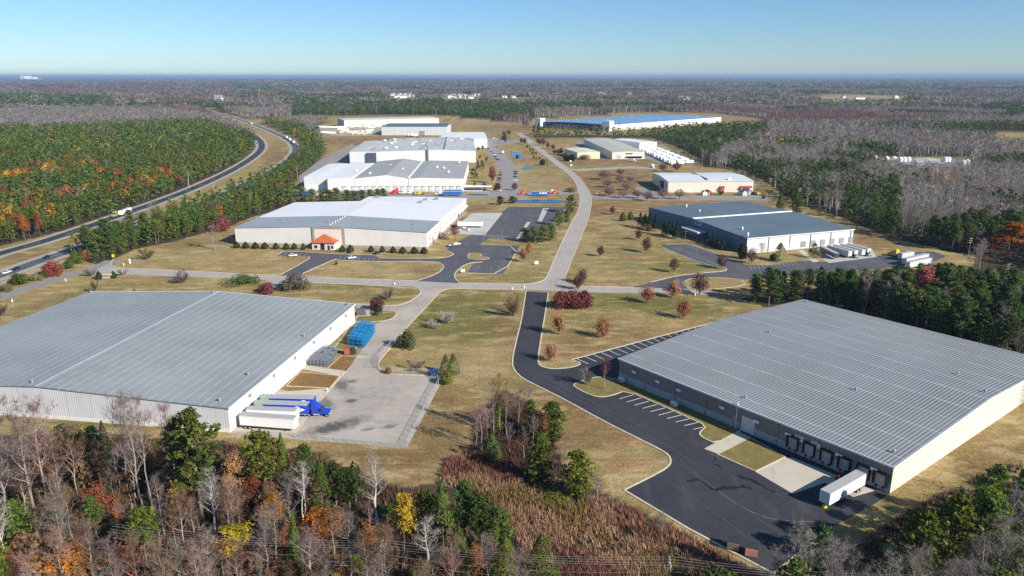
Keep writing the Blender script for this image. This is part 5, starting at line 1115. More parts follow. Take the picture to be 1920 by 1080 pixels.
# the strip above the power lines
for q, k, c_, w_, lb in (((800,1010,917),'pine','pine',40,'pine at the west end of the row above the wires'),((832,1045,900),'cedar','pine',46,'tall narrow pine at the head of the row above the wires'),((872,1040,905),'pine','cedar',50,'dark pine in the row above the wires, just past the narrow one'),((903,1050,928),'pine','cedar',46,'dark pine in the middle of the row above the wires'),((935,1055,955),'pine','pine',48,'sunlit pine at the brush end of the row above the wires'),((948,1090,1008),'cedar','pine_yel',50,'yellow green pine standing in the wires, west one'),((1016,1095,1004),'cedar','pine',56,'round pine standing in the wires, east one'),((860,1080,985),'cedar','pine',44,'bright narrow pine below the tall one'),((665,1085,1040),'cedar','pine_yel',50,'yellow green young pine at the foot of the wires'),((770,1090,1062),'cedar','cedar',34,'small dark cedar under the wires'),((632,960,868),'pine','pine_dark',40,'pine in the wood behind the white trunked tree'),((657,960,878),'pine','cedar',40,'second pine in the wood behind the white trunked tree'),((668,950,866),'cedar','pine_dark',44,'dark cedar just west of the white trunked tree'),((380,975,767),'pine','pine',86,'biggest sunlit pine in the front wood, before the seamed warehouse corner'),((500,945,810),'pine','pine_yel',66,'broad pine in the front wood below the white docked trailer'),((537,940,813),'cedar','pine',36,'pointed cedar right of the broad pine below the trailers'),((574,945,833),'pine','cedar',36,'narrow pine in the wood at the yard fence'),((607,985,862),'cedar','cedar',44,'green cedar in the wood at the yard corner'),((345,950,790),'pine','pine_dark',40,'shaded pine just behind the biggest pine'),((207,900,790),'cedar','pine_dark',34,'dark young pine at the long white wall'),((130,880,795),'pine','pine_dark',34,'dark pine top near the western end of the white wall'),((185,900,800),'pine','pine_dark',30,'slim dark pine beside the white wall'),((558,1080,960),'slim_cedar','pine',26,'slim cedar deep in the front wood')):
    T(k, *q, c_, lb, None, w_)
for q, c_, w_, lb in (((758,1040,925),'gold',38,'golden tree beside the pine row above the wires'),((453,1070,985),'gold',64,'golden tree in the midst of the front wood'),((513,1010,930),'orange',44,'orange tree left of the pale forked trunk in the front wood'),((607,1030,958),'orange',64,'large orange oak in the front wood below the yard'),((187,985,908),'red',44,'red maple among the grey trunks of the western front wood'),((133,1120,1028),'orange',90,'copper oak at the bottom edge of the front wood'),((240,1115,1032),'red',56,'raspberry red maple at the bottom edge of the front wood'),((30,1125,1042),'red',60,'dusky red maple at the bottom western corner'),((100,940,805),'rust',44,'rust leaved tree before the western white wall'),((480,960,890),'rust',40,'rust leaved tree under the broad pine'),((440,960,850),'oakbrown',40,'brown leaved tree between the two broad pines'),((335,985,905),'gold',26,'little golden tree at the foot of the tall bare pair'),((358,1000,925),'red',26,'little red tree under the biggest pine'),((540,1040,985),'rust',40,'rusty tree at the foot of the pale forked trunk'),((690,1050,985),'rust',40,'brown rust tree below the white trunked tree'),((155,880,795),'olive',30,'olive yellow tree before the white wall')):
    T('leafy', *q, c_, lb, None, w_)
for q, c_, w_, lb in (((73,1012,737),'mauve',70,'great bare tree at the western end of the front wood'),((18,1010,765),'grey',70,'bare tree with pale limbs at the western picture edge'),((95,990,742),'mauve',60,'tall bare tree close behind the great western one'),((152,965,800),'brown',44,'brownish bare tree before the middle of the white wall'),((250,975,737),'mauve',48,'left stem of the tall bare pair before the seamed roof'),((273,985,735),'mauve',52,'right stem of the tall bare pair before the seamed roof'),((286,965,738),'pink',40,'pinkish bare tree beside the tall bare pair'),((340,960,752),'pink',46,'thin pinkish bare tree left of the biggest pine'),((547,1030,880),'grey',44,'pale slim bare tree in the middle of the front wood')):
    T('bare', *q, c_, lb, None, w_)
for q, w_, lb in (((705,990,855),50,'white trunked bare tree leaning by the tan field'),((410,1022,875),56,'pale forked bare tree under the biggest pine'),((570,985,862),40,'forked pale trunk below the yard corner'),((805,1085,960),50,'pale bare tree in the wires below the pine row'),((10,1085,930),50,'pale twisted bare tree in the bottom western corner')):
    T('white_bare', *q, 'white', lb, None, w_)
# ------------------------------------------------------------------ woods: scatter, then the largest become trees of their own
rs = np.random.RandomState(5)
def band(d0, d1, sp, seed, mx=0.70):
    r_ = np.random.RandomState(seed); X, Y = np.meshgrid(np.arange(-d1*mx-30, d1*mx+30, sp), np.arange(d0*.6, d1+sp, sp))
    X = X.ravel() + r_.uniform(-.48, .48, X.size)*sp; Y = Y.ravel() + r_.uniform(-.48, .48, Y.size)*sp; D = np.hypot(X, Y)
    k = (D >= d0) & (D < d1) & (np.abs(X) < Y*mx + 30); X, Y = X[k], Y[k]
    k = ~is_clear(X, Y); return X[k], Y[k]
# (region polygon in photo pixels at canopy height, weights)
REG = [
 ([(-200,238),(120,232),(300,225),(385,222),(440,240),(470,256),(482,285),(420,328),(330,368),(240,403),(130,448),(-200,500)], 'leftpine'),
 ([(180,445),(330,372),(400,335),(470,300),(545,262),(520,240),(470,215),(560,225),(612,262),(616,290),(565,335),(540,360),(760,362),(740,380),(560,385),(470,410),(430,425),(330,455),(240,470)], 'strip'),
 ([(-200,192),(60,196),(300,204),(385,212),(385,224),(120,235),(-200,242)], 'grey'),
 ([(-200,156),(440,153),(440,172),(300,178),(-200,172)], 'redwood'),
 ([(200,182),(420,178),(420,192),(220,192)], 'rustmix'),
 ([(-200,172),(210,172),(215,196),(-200,194)], 'pinefar'),
 ([(550,188),(1000,190),(1000,214),(640,212),(545,208)], 'pinefar'),
 ([(1000,198),(1120,194),(1100,210),(1000,214)], 'pinemix'),
 ([(420,200),(640,206),(640,225),(560,236),(440,216)], 'grey'),
 ([(370,196),(440,206),(445,216),(375,204)], 'pinedark'),
 ([(995,240),(1225,240),(1225,262),(995,262)], 'strip'),
 ([(1222,236),(1330,226),(1440,228),(1440,246),(1400,252),(1310,300),(1225,262)], 'pinedark'),
 ([(1390,228),(1500,226),(1645,228),(1640,252),(1560,258),(1440,262),(1390,250)], 'pinemix'),
 ([(1570,232),(1930,214),(1930,300),(1850,300),(1640,298),(1570,262)], 'pinemix'),
 ([(1700,312),(1930,300),(1930,345),(1800,335)], 'pinemix'),
 ([(1575,335),(1690,330),(1690,410),(1590,400)], 'pinedark'),
 ([(1480,360),(1560,390),(1640,395),(1690,450),(1600,425),(1480,400)], 'pinemix'),
 ([(1330,480),(1480,474),(1700,468),(1760,472),(1940,500),(1940,760),(1700,640),(1520,580),(1330,560)], 'belt'),
 ([(1640,905),(1760,850),(1940,780),(1940,960),(1800,1000),(1640,1010)], 'cornerpine'),
 ([(1560,960),(1980,900),(1980,1400),(1500,1400)], 'cornermix'),
 ([(1310,262),(1420,246),(1640,260),(1930,330),(1930,480),(1700,460),(1560,385),(1420,330),(1320,300)], 'bare'),
]
MIX = {'leftpine': dict(pine=.95, leafy=.02, bare=.03), 'strip': dict(pine=.95, bare=.03, leafy=.02), 'grey': dict(bare=.9, rust=.06, pine=.04), 'redwood': dict(redbare=.7, bare=.25, pine=.05), 'rustmix': dict(redbare=.5, pine=.25, bare=.25),
       'pinefar': dict(pinedark=.93, bare=.07), 'pinedark': dict(pinedark=.96, bare=.04), 'pinemix': dict(pinedark=.5, bare=.5), 'bare': dict(bare=.93, rust=.04, pinedark=.03), 'belt': dict(pinedark=.84, bare=.13, rust=.03),
       'cornerpine': dict(pine=.93, bare=.07), 'cornermix': dict(bare=.9, pine=.1), 'front': dict(bare=.48, rust=.2, leafy=.05, pine=.05, brown=.22), 'other': dict(pinedark=.5, bare=.44, redbare=.06)}
KN = ['pine', 'pinedark', 'bare', 'redbare', 'rust', 'brown', 'leafy']
def assign(X, Y, seed):
    r_ = np.random.RandomState(seed); px_, py_ = project(X, Y, 13.0); gx_, gy_ = project(X, Y, 0.0)
    reg = np.full(len(X), 'other', dtype=object)
    nz = vnoise(X, Y, 190, 31, 2); big = vnoise(X, Y, 900, 32, 2)
    D = np.hypot(X, Y)
    for poly, nm in REG[::-1]: reg[inside(px_, py_, poly)] = nm
    reg[(gy_ > 780) & (gx_ < 1250)] = 'front'
    u = np.clip(r_.uniform(0, 1, len(X))*.25 + (nz-.5)*2.2 + .375, 0, .9999); u2 = r_.uniform(0, 1, len(X))
    out = np.zeros(len(X), int)
    for nm in set(reg):
        m = reg == nm; mx = MIX[nm]; ks = list(mx); cum = np.cumsum([mx[k] for k in ks]); cum /= cum[-1]
        uu = u[m] if nm in ('other', 'pinemix', 'redwood', 'rustmix') else u2[m]
        if nm == 'other': uu = np.clip(uu + (big[m]-.5)*.7, 0, .9999)
        out[m] = np.array([KN.index(k) for k in ks])[np.minimum(np.searchsorted(cum, uu), len(ks)-1)]
    sp_ = ((reg == 'pinemix') | (reg == 'other')) & (u2 < .03); out[sp_] = np.where(u2[sp_] < .012, KN.index('leafy'), KN.index('rust'))
    # autumn colour in the lower western pines
    a = (reg == 'leftpine') & (gx_ < 330) & (py_ > 292); an = vnoise(X, Y, 26, 41, 2)
    s_ = a & (an > .615) & (u2 < .7); out[s_] = KN.index('leafy')
    e = (reg == 'leftpine') & (gy_ > 300) & ~a & (vnoise(X, Y, 22, 44, 2) > .66); out[e] = KN.index('rust')
    # pine patches in the bare eastern woods
    b = (reg == 'bare') & (vnoise(X, Y, 60, 47, 3) > .62); out[b] = KN.index('pinedark')
    # edge of the western wood towards the highway: leafless
    return out, reg, px_, py_
HGT = {0: 15, 1: 14.5, 2: 15, 3: 14, 4: 12, 5: 9, 6: 13}
PAL = {0: [(.105,.15,.032), (.13,.165,.03), (.085,.13,.034)], 1: [(.065,.105,.036), (.08,.12,.036), (.10,.125,.038)], 2: [(.25,.225,.205), (.28,.245,.21), (.215,.19,.18), (.26,.215,.19)], 3: [(.20,.125,.11), (.18,.115,.105), (.21,.135,.11)], 4: [(.25,.11,.055), (.22,.12,.07)], 5: [(.2,.13,.075), (.17,.105,.06)], 6: [(.42,.15,.03), (.40,.24,.04), (.26,.07,.05), (.36,.11,.05)]}
TR = []
for (d0, d1, sp, seed) in ((95, 330, 5.0, 11), (330, 560, 5.4, 12)):
    X, Y = band(d0, d1, sp, seed); k, reg, px_, py_ = assign(X, Y, seed)
    for i in range(len(X)):
        h = HGT[k[i]]*rs.uniform(.78, 1.2)
        if reg[i] == 'front': h = {0: 16, 2: 17}.get(k[i], 9)*rs.uniform(.6, 1.15)
        if reg[i] == 'front':
            gx0 = project(X[i], Y[i], 0)[0]; ylim = np.interp(gx0, [-100, 380, 440, 560, 700, 850, 1000], [800, 815, 850, 875, 915, 960, 1020]) + abs(rs.normal(0, 28))
            v0 = (540-ylim)/FPX; hmax = CAM_H + Y[i]/(_c+v0*_s)*(-_s+v0*_c)
            if hmax < 3: continue
            h = min(h, hmax)
        if 1330 < px_[i] < 1960 and 470 < py_[i] < 640 and X[i] > 60:
            yl = np.interp(px_[i], [1340, 1440, 1550, 1640, 1700, 1760, 1940], [512, 497, 500, 503, 496, 490, 505]) + abs(rs.normal(0, 9)); v0 = (540-yl)/FPX; hmax = CAM_H + Y[i]/(_c+v0*_s)*(-_s+v0*_c)
            if hmax < 3.5: continue
            h = min(h*1.1, hmax)
        if px_[i] < 215 and 440 < py_[i] < 540: h = min(h, 6)
        if reg[i] == 'cornerpine': h *= 1.12
        if reg[i] in ('belt',): h *= 1.0
        if reg[i] == 'strip': h *= .88
        if px_[i] > 980 and px_[i] < 1250 and py_[i] > 820: continue       # the brush
        TR.append((X[i], Y[i], h, int(k[i]), reg[i]))
tk = np.array(TAKEN)
def too_close(x, y, d): return ((tk[:, 0]-x)**2 + (tk[:, 1]-y)**2).min() < d*d
BR = [G(*p) for p in ((850,842),(930,862),(1010,930),(1060,925),(1150,945),(1200,962),(1300,1010),(1440,1090),(1440,1200),(1000,1200),(985,1040),(930,950),(880,920),(820,910))]
TR = [t for t in TR if not too_close(t[0], t[1], 2.6 if t[4] != 'front' else 3.4)]
bx_ = inside(np.array([t[0] for t in TR]), np.array([t[1] for t in TR]), BR); TR = [t for t, q in zip(TR, bx_) if not q]
COPX = [G(*p) for p in ((870,860),(880,780),(930,715),(1030,740),(1060,800),(1120,900),(1100,960),(1000,930),(930,875))]
_pp = [project(t[0], t[1]) for t in TR]; TR = [t for t, q in zip(TR, _pp) if not (1835 < q[0] < 1940 and 476 < q[1] < 535)]
bx_ = inside(np.array([t[0] for t in TR]), np.array([t[1] for t in TR]), COPX); TR = [t for t, q in zip(TR, bx_) if not q]
def vis(t):
    a = project(t[0], t[1], t[2]); return -15 < a[0] < 1935 and a[1] < 1095
size = lambda t: t[2]/math.sqrt(t[0]**2+t[1]**2+CAM_H**2)
TR = [t for t in TR if project(t[0], t[1], t[2])[1] < 1200]
fam = {0: 'pine', 1: 'pine', 2: 'bare', 3: 'bare', 4: 'sparse', 5: 'bare_bush', 6: 'leafy'}
cap = {'pine': 235, 'bare': 250, 'sparse': 150, 'bare_bush': 120, 'leafy': 150}; cnt = dict.fromkeys(cap, 0)
WHERE = {'front': ('in the wood along the front below the seamed warehouse', 'front wood'), 'cornerpine': ('in the sunlit pine corner beyond the cream end wall', 'corner pines'), 'cornermix': ('in the leafless corner wood beside the dark lot', 'corner wood'), 'belt': ('in the dark belt behind the ribbed silver roof', 'dark belt'),
         'strip': ('in the green strip between highway and cream warehouse', 'green strip'), 'leftpine': ('in the pine wood across the highway', 'wood across the highway'), 'bare': ('in the grey leafless wood behind the slate roof', 'grey wood'), 'pinedark': ('in the dark stand behind the slate roof', 'dark stand'), 'pinemix': ('in the mixed wood behind the slate roof', 'mixed wood'), 'other': ('in the scattered wood past the lots', 'scattered wood')}
WORD = {'pine': 'tall tufted pine', 'bare': 'leafless grey tree', 'sparse': 'thin rusty leaved tree', 'bare_bush': 'low leafless brown bush', 'leafy': 'bright autumn tree'}
rest = []
for t in sorted(TR, key=lambda t: -size(t)):
    f = fam[t[3]]; v_ = vis(t)
    if v_ and cnt[f] < cap[f]:
        cnt[f] += 1; w_, gname = WHERE.get(t[4], WHERE['other']); c_ = PAL[t[3]][trnd.randrange(len(PAL[t[3]]))]
        if t[4] == 'front' and t[3] == 2: c_ = [CO['mauve'], CO['grey'], CO['brown'], CO['pink']][trnd.randrange(4)]
        f = 'edge_pine' if f == 'pine' and t[4] in ('strip', 'belt', 'cornerpine', 'pinedark') and trnd.random() < .6 else 'bush' if f == 'bare_bush' and trnd.random() < .5 else f
        plant(f, t[0], t[1], t[2], c_, f'{WORD[fam[t[3]]] if f != "bush" else "leafy brown bush"} {w_}', f'{WORD[fam[t[3]]] if f != "bush" else "leafy brown bushe"}s of the {gname}', trnd.uniform(.85, 1.2)*(1.12 if f == 'pine' else 1))
    else: rest.append(t)
# ------------------------------------------------------------------ the rest as woodland masses
def lod_pine(seed, n, size, trunk=True, base=.22):
    c = TS(seed); r = c.r; nc = max(4, n//9); cl = []
    for i in range(nc):
        f = (i+.5)/nc; a = i*2.4+r.uniform(-.4, .4); R_ = (3.3*math.sin(math.pi*(.18+.8*f))+.25)*r.uniform(.5, 1.0); cl.append((math.cos(a)*R_, math.sin(a)*R_, 20*(base+(1-base)*f)-.6))
    for i in range(n):
        q = cl[i % nc]; o = Vector((r.gauss(0, 1), r.gauss(0, 1), r.gauss(0, .8))).normalized(); c.leaf((q[0]+o.x*1.15, q[1]+o.y*1.15, q[2]+o.z*.8), size, o, r.uniform(.75, 1.25), .35, .8, False)
    nt = len(c.f)
    if trunk: c.sliver((0, 0, -.5), (0, 0, 18), .5); c.sliver((0.1, 0, -.5), (0, 0, 18), .5)
    return (*c.arrays(), nt)
def lod_bare(seed, n, w, stems=2, tl=3.2):
    c = TS(seed); r = c.r
    for i in range(n):
        z = 20*r.uniform(.45, .92); a = r.uniform(0, 6.28); R_ = 3.0*abs(math.sin(math.pi*min(1, (z/20-.35)*1.35)))*r.uniform(.1, 1); p = Vector((math.cos(a)*R_, math.sin(a)*R_, z)); d = Vector((math.cos(a)*.6+r.gauss(0, .5), math.sin(a)*.6+r.gauss(0, .5), r.uniform(.2, 1.3))).normalized()*tl*r.uniform(.6, 1.2); c.sliver(p, p+d, w, r.uniform(.7, 1.25))
    nt = len(c.f)
    for i in range(stems):
        a = r.uniform(0, 6.28); c.sliver((math.cos(a)*.2, math.sin(a)*.2, -.5), (math.cos(a)*r.uniform(.3, 2), math.sin(a)*r.uniform(.3, 2), 19*r.uniform(.8, 1)), .55*r.uniform(.7, 1.2))
    return (*c.arrays(), nt)
def lod_blob(seed, n, size, rx=4.4, z0=7):
    c = TS(seed); r = c.r
    for i in range(n):
        o = Vector((r.gauss(0, 1), r.gauss(0, 1), r.gauss(.35, .8))).normalized(); k = r.uniform(.65, 1.05); c.leaf((o.x*rx*k, o.y*rx*k, z0+(20-z0)*.5*(1+o.z*k)), size, o, r.uniform(.75, 1.25), .3, .6, False)
    return (*c.arrays(), len(c.f))
LOD = {}
for lv, (n1_, s1_, n2_, w2_, tl_) in enumerate(((170, 1.5, 130, .15, 3.0), (70, 2.2, 50, .3, 4.2), (26, 3.6, 22, .7, 6.0), (11, 6.5, 11, 1.8, 8.5))):
    LOD[lv] = {'pine': [lod_pine(900+10*lv+i, n1_, s1_, lv < 2) for i in range(4)], 'bare': [lod_bare(940+10*lv+i, n2_, w2_, (3, 3, 2, 1)[lv], tl_) for i in range(4)], 'leafy': [lod_blob(980+10*lv+i, n1_, s1_) for i in range(3)]}
lfam = {0: 'pine', 1: 'pine', 2: 'bare', 3: 'bare', 4: 'leafy', 5: 'bare', 6: 'leafy'}
def mass(name, recs, lv, label, wide=1.0):
    """recs: array x,y,h,kind"""
    VV, FF, CC = [], [], []; off = 0; r_ = np.random.RandomState(hash(name) % 1000 if False else len(recs) % 9973)
    kinds = recs[:, 3].astype(int)
    for k in np.unique(kinds):
        ids = np.where(kinds == k)[0]; pr = LOD[lv][lfam[k]]; pick = r_.randint(0, len(pr), len(ids)); pal = np.array(PAL[k])
        for vi, (V, F, sh, nt) in enumerate(pr):
            J = ids[pick == vi]; m = len(J)
            if not m: continue
            R0 = recs[J]; a = r_.uniform(0, 6.28, m); s_ = R0[:, 2]/20; w_ = s_*r_.uniform(.9, 1.3, m)*wide; ca, sa = np.cos(a)*w_, np.sin(a)*w_
            P = np.empty((m, len(V), 3), np.float32); P[:, :, 0] = V[None, :, 0]*ca[:, None]-V[None, :, 1]*sa[:, None]+R0[:, 0:1]; P[:, :, 1] = V[None, :, 0]*sa[:, None]+V[None, :, 1]*ca[:, None]+R0[:, 1:2]; P[:, :, 2] = V[None, :, 2]*s_[:, None]
            cbase = pal[r_.randint(0, len(pal), m)]*r_.uniform(.78, 1.22, (m, 1))
            fs = np.repeat(sh[:, None], 3, 1).ravel(); vsh = np.ones(len(V)); vsh[F.ravel()] = fs; tk_ = np.zeros(len(V), bool); tk_[F[nt:].ravel()] = True
            Cc = cbase[:, None, :]*vsh[None, :, None]; tc = np.array((.46, .43, .40) if lfam[k] == 'bare' else (.16, .115, .09)); Cc[:, tk_] = tc
            VV.append(P.reshape(-1, 3)); FF.append((F[None] + (np.arange(m)*len(V))[:, None, None] + off).reshape(-1, 3)); CC.append(Cc.reshape(-1, 3)); off += m*len(V)
    V = np.concatenate(VV); F = np.concatenate(FF); Cc = np.concatenate(CC)
    me = bpy.data.meshes.new(name); set_tris(me, V, F)
    me.attributes.new('Col', 'FLOAT_COLOR', 'POINT').data.foreach_set('color', np.concatenate([Cc, np.ones((len(Cc), 1))], 1).astype(np.float32).ravel()); me.materials.append(M_MASS)
    return tag(link_mesh(name, me), label, None, None, 'stuff')
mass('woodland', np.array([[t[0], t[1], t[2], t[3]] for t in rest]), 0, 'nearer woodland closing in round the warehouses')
def far_mass(name, d0, d1, sp, seed, lv, label, hk=1.0, wide=1.0):
    X, Y = band(d0, d1, sp, seed); k, reg, px_, py_ = assign(X, Y, seed); r_ = np.random.RandomState(seed); h = np.array([HGT[i] for i in k])*r_.uniform(.75, 1.25, len(X))*hk
    h *= np.where(reg == 'strip', .85, 1.0); und = (vnoise(X, Y, 1500, 61, 2)-.5)
    mass(name, np.stack([X, Y, h, k], 1), lv, label, wide)
far_mass('woodland', 560, 1000, 6.6, 13, 1, 'middle distance woodland beyond the industrial park', 1.0, 1.1)
far_mass('woodland', 1000, 2400, 9.5, 14, 2, 'far woodland spreading towards the horizon', 1.05, 1.2)
far_mass('woodland', 2400, 6000, 26, 15, 3, 'hazy far woodland below the skyline', 1.15, 1.7)
far_mass('woodland', 6000, 15000, 85, 16, 3, 'blue woodland along the skyline', 1.7, 3.6)
far_mass('woodland', 15000, 40000, 230, 17, 3, 'faint woodland at the rim of the land', 2.2, 9)
# ------------------------------------------------------------------ red brown brush
def brush(name, poly, n, cols, label, h=(.7, 1.9), seed=3):
    r_ = np.random.RandomState(seed); P = np.array([(p.x, p.y) for p in poly]); lo, hi = P.min(0), P.max(0); xy = r_.uniform(lo, hi, (n*3, 2)); xy = xy[inside(xy[:, 0], xy[:, 1], poly)][:n]
    xy = xy[vnoise(xy[:, 0], xy[:, 1], 5, 71, 2) + r_.uniform(-.25, .25, len(xy)) > .38]; m = len(xy)
    nb = 7; a = r_.uniform(0, 6.28, (m, nb)); t = r_.uniform(0, 1.25, (m, nb)); L_ = r_.uniform(*h, (m, nb))*(.6+.9*vnoise(xy[:, 0], xy[:, 1], 7, 72, 2))[:, None]
    b0 = np.stack([xy[:, 0:1]+r_.uniform(-.5, .5, (m, nb)), xy[:, 1:2]+r_.uniform(-.5, .5, (m, nb)), np.full((m, nb), 0.02)], -1)
    d = np.stack([np.cos(a)*np.sin(t), np.sin(a)*np.sin(t), np.cos(t)], -1); w = np.stack([-np.sin(a), np.cos(a), np.zeros_like(a)], -1)*.14
    V = np.stack([b0-w, b0+w, b0+d*L_[..., None]], 2).reshape(-1, 3); F = np.arange(len(V)).reshape(-1, 3)
    cs = np.array(cols); nz = vnoise(xy[:, 0], xy[:, 1], 14, 73, 3); ci = np.clip(((nz-.3)*2.4*len(cs) + r_.uniform(-.7, .7, m)), 0, len(cs)-1).astype(int); c = cs[ci][:, None, :]*r_.uniform(.65, 1.3, (m, nb, 1)); c = np.repeat(c.reshape(-1, 3), 3, 0)
    me = bpy.data.meshes.new(name); set_tris(me, V, F); me.attributes.new('Col', 'FLOAT_COLOR', 'POINT').data.foreach_set('color', np.concatenate([c, np.ones((len(c), 1))], 1).astype(np.float32).ravel()); me.materials.append(M_MASS)
    tag(link_mesh(name, me), label, None, None, 'stuff')
brush('brush', BR, 9000, [(.23,.11,.075), (.31,.165,.105), (.36,.21,.135), (.42,.27,.175), (.27,.18,.075)], 'red brown brush on the slope below the copse')
UND = [G(*p) for p in ((-60,835),(180,818),(430,838),(600,858),(690,905),(800,925),(900,960),(985,1080),(1000,1200),(-200,1200))]
brush('undergrowth', UND, 15000, [(.12,.07,.05), (.17,.11,.075), (.2,.13,.08), (.24,.12,.06), (.14,.12,.05)], 'leaf brown undergrowth in the front wood', (.6, 2.2), 4)
COP = [G(*p) for p in ((880,850),(900,770),(950,735),(1010,770),(1045,800),(1050,860),(1010,930),(930,865))]
brush('undergrowth', COP, 1500, [(.12,.06,.045), (.17,.1,.065), (.22,.12,.08)], 'dark undergrowth in the copse', (.6, 1.8), 6)
CRN = [G(*p) for p in ((1640,1000),(1760,930),(1900,870),(2000,900),(2000,1200),(1560,1200),(1560,1060))]
brush('undergrowth', CRN, 4000, [(.11,.075,.055), (.15,.11,.08), (.19,.13,.09)], 'brown undergrowth in the corner wood', (.6, 2.0), 8)
# ------------------------------------------------------------------ vehicles
M_TYRE = M_BLACK; M_HUB = plain('wheel_hub', (.5, .5, .5), .4, .4)
M_ROOFG = plain('trailer_roof_grey', (.36, .355, .35), .6, 0, .1)
M_CHASS = plain('chassis_steel', (.035, .035, .04), .6)
def paint(name, c, var=.03): return plain(name, c, .35, 0, var, .8, .5)
M_PW = paint('trailer_white', (.78, .78, .77)); M_PBLUE = paint('royal_blue', (.012, .055, .42)); M_PG = paint('lime_green', (.22, .55, .12)); M_PCB = paint('container_blue', (.02, .12, .38)); M_PBD = paint('dark_trailer', (.06, .06, .07)); M_PSIL = paint('silver_trailer', (.5, .51, .52))
M_POR = paint('orange_cab', (.75, .10, .03)); M_PRED = paint('red_cab', (.62, .03, .04)); M_PYEL = paint('yellow_cab', (.8, .5, .01)); M_PCY = paint('sky_blue_cab', (.05, .32, .62)); M_PBLK = paint('black_car', (.012, .012, .015)); M_PGR = paint('grey_car', (.22, .23, .25)); M_PNAV = paint('navy_cab', (.02, .03, .07)); M_PCRIM = paint('dark_red_car', (.25, .02, .03)); M_PBLU2 = paint('blue_car', (.03, .12, .3)); M_PGRN = paint('green_cab', (.25, .3, .08)); M_CREAM = paint('cream_stack', (.62, .54, .38))
def wheel(root, x, y, r=.5, w=.28):
    t = MB(); t.cyl((x, y-w/2, r), (x, y+w/2, r), r, n=14); t_ = t.build('wheel', M_TYRE, root)
    h = MB(); s_ = 1 if y > 0 else -1; h.cyl((x, y+s_*(w/2-.02), r), (x, y+s_*(w/2+.03), r), r*.5, n=10); h.build('hub', M_HUB, t_)
def obj_at(name, label, cat, A, B, z, group, centre=True):
    """Empty whose x axis runs from rear to front, from two roof points at height z"""
    a, b = G(*A, z), G(*B, z); d = b-a; m = (a+b)/2; return empty(name, (m.x, m.y, 0), math.atan2(d.y, d.x), label, cat, group), d.length
def trailer(A, B, label, side=M_PW, roof=M_ROOFG, group=None, L=None, z=4.1, logo=None, wheels=True, W=2.6, z0=1.15, detail=True):
    o, l = obj_at('semi_trailer', label, 'trailer', A, B, z, group); L = L or l
    b = MB(); b.box(-L/2, L/2, -W/2, W/2, z0, z-.06); bd = b.build('body', side, o, .05)
    r = MB(); r.box(-L/2+.04, L/2-.04, -W/2+.04, W/2-.04, z-.055, z); r.build('roof', roof, o)
    if detail:
        c = MB(); c.box(-L/2+.1, L/2-.6, -.55, .55, .85, z0-.01); c.box(-L/2+.05, -L/2+.2, -W/2+.1, W/2-.1, .5, .75); c.build('chassis', M_CHASS, o)
        f = MB()
        for y in (-W/2-.03, W/2-.03): f.box(-L/2-.06, -L/2+.1, y, y+.06, z0-.1, z)
        f.box(-L/2-.06, -L/2+.1, -W/2, W/2, z-.02, z+.06); f.build('rear_frame', M_GREYM, o)
        g = MB()
        for y in (-.95, .85): g.box(L/2-3.0, L/2-2.85, y, y+.12, .05, z0)
        g.build('landing_leg', M_CHASS, o)
        s = MB()
        for y in (-W/2-.025, W/2+.005):
            s.box(-L/2, L/2, y, y+.02, z0-.02, z0+.1); s.box(-L/2, L/2, y, y+.02, z-.2, z-.06)
        s.build('side_rail', M_PSIL, o)
    if wheels:
        for x in (-L/2+1.6, -L/2+2.9):
            for y in (-W/2+.2, W/2-.2): wheel(o, x, y)
    if logo:
        for y, s_ in ((-W/2, -1), (W/2, 1)):
            gm_ = MB(); yy = sorted((y+s_*.012, y+s_*.03)); gm_.add([(-L/2+.3, y+s_*.02, z0+.2), (-L/2+3.4, y+s_*.02, z0+.2), (-L/2+2.6, y+s_*.02, z-.25), (-L/2+.3, y+s_*.02, z-.25), (-L/2+.3, y+s_*.012, z0+.2), (-L/2+3.4, y+s_*.012, z0+.2), (-L/2+2.6, y+s_*.012, z-.25), (-L/2+.3, y+s_*.012, z-.25)], [(0,1,2,3),(4,5,6,7),(0,1,5,4),(1,2,6,5),(2,3,7,6),(3,0,4,7)]); gm_.build('green_panel', M_PG, bd)
            c = MB(); c.cyl((L/2-3.0, y+s_*.012, 2.5), (L/2-3.0, y+s_*.03, 2.5), 1.05, n=20); c.add([(L/2-2.2, y+s_*.03, 1.9), (L/2-.6, y+s_*.03, 2.6), (L/2-2.2, y+s_*.03, 3.1)], [(0, 1, 2)]); c.build('white_emblem', M_PW, bd)
            c = MB(); c.cyl((L/2-3.0, y+s_*.031, 2.5), (L/2-3.0, y+s_*.045, 2.5), .78, n=20); c.build('green_emblem', M_PG, bd)
            c = MB(); c.cyl((L/2-3.0, y+s_*.046, 2.5), (L/2-3.0, y+s_*.055, 2.5), .45, n=16); c.build('inner_emblem', M_PW, bd)
    return o
CABP = [(-1.9, 1.0), (.9, .95), (.9, 1.75), (2.55, 1.65), (2.75, 1.5), (2.8, .6), (-1.9, .6)]
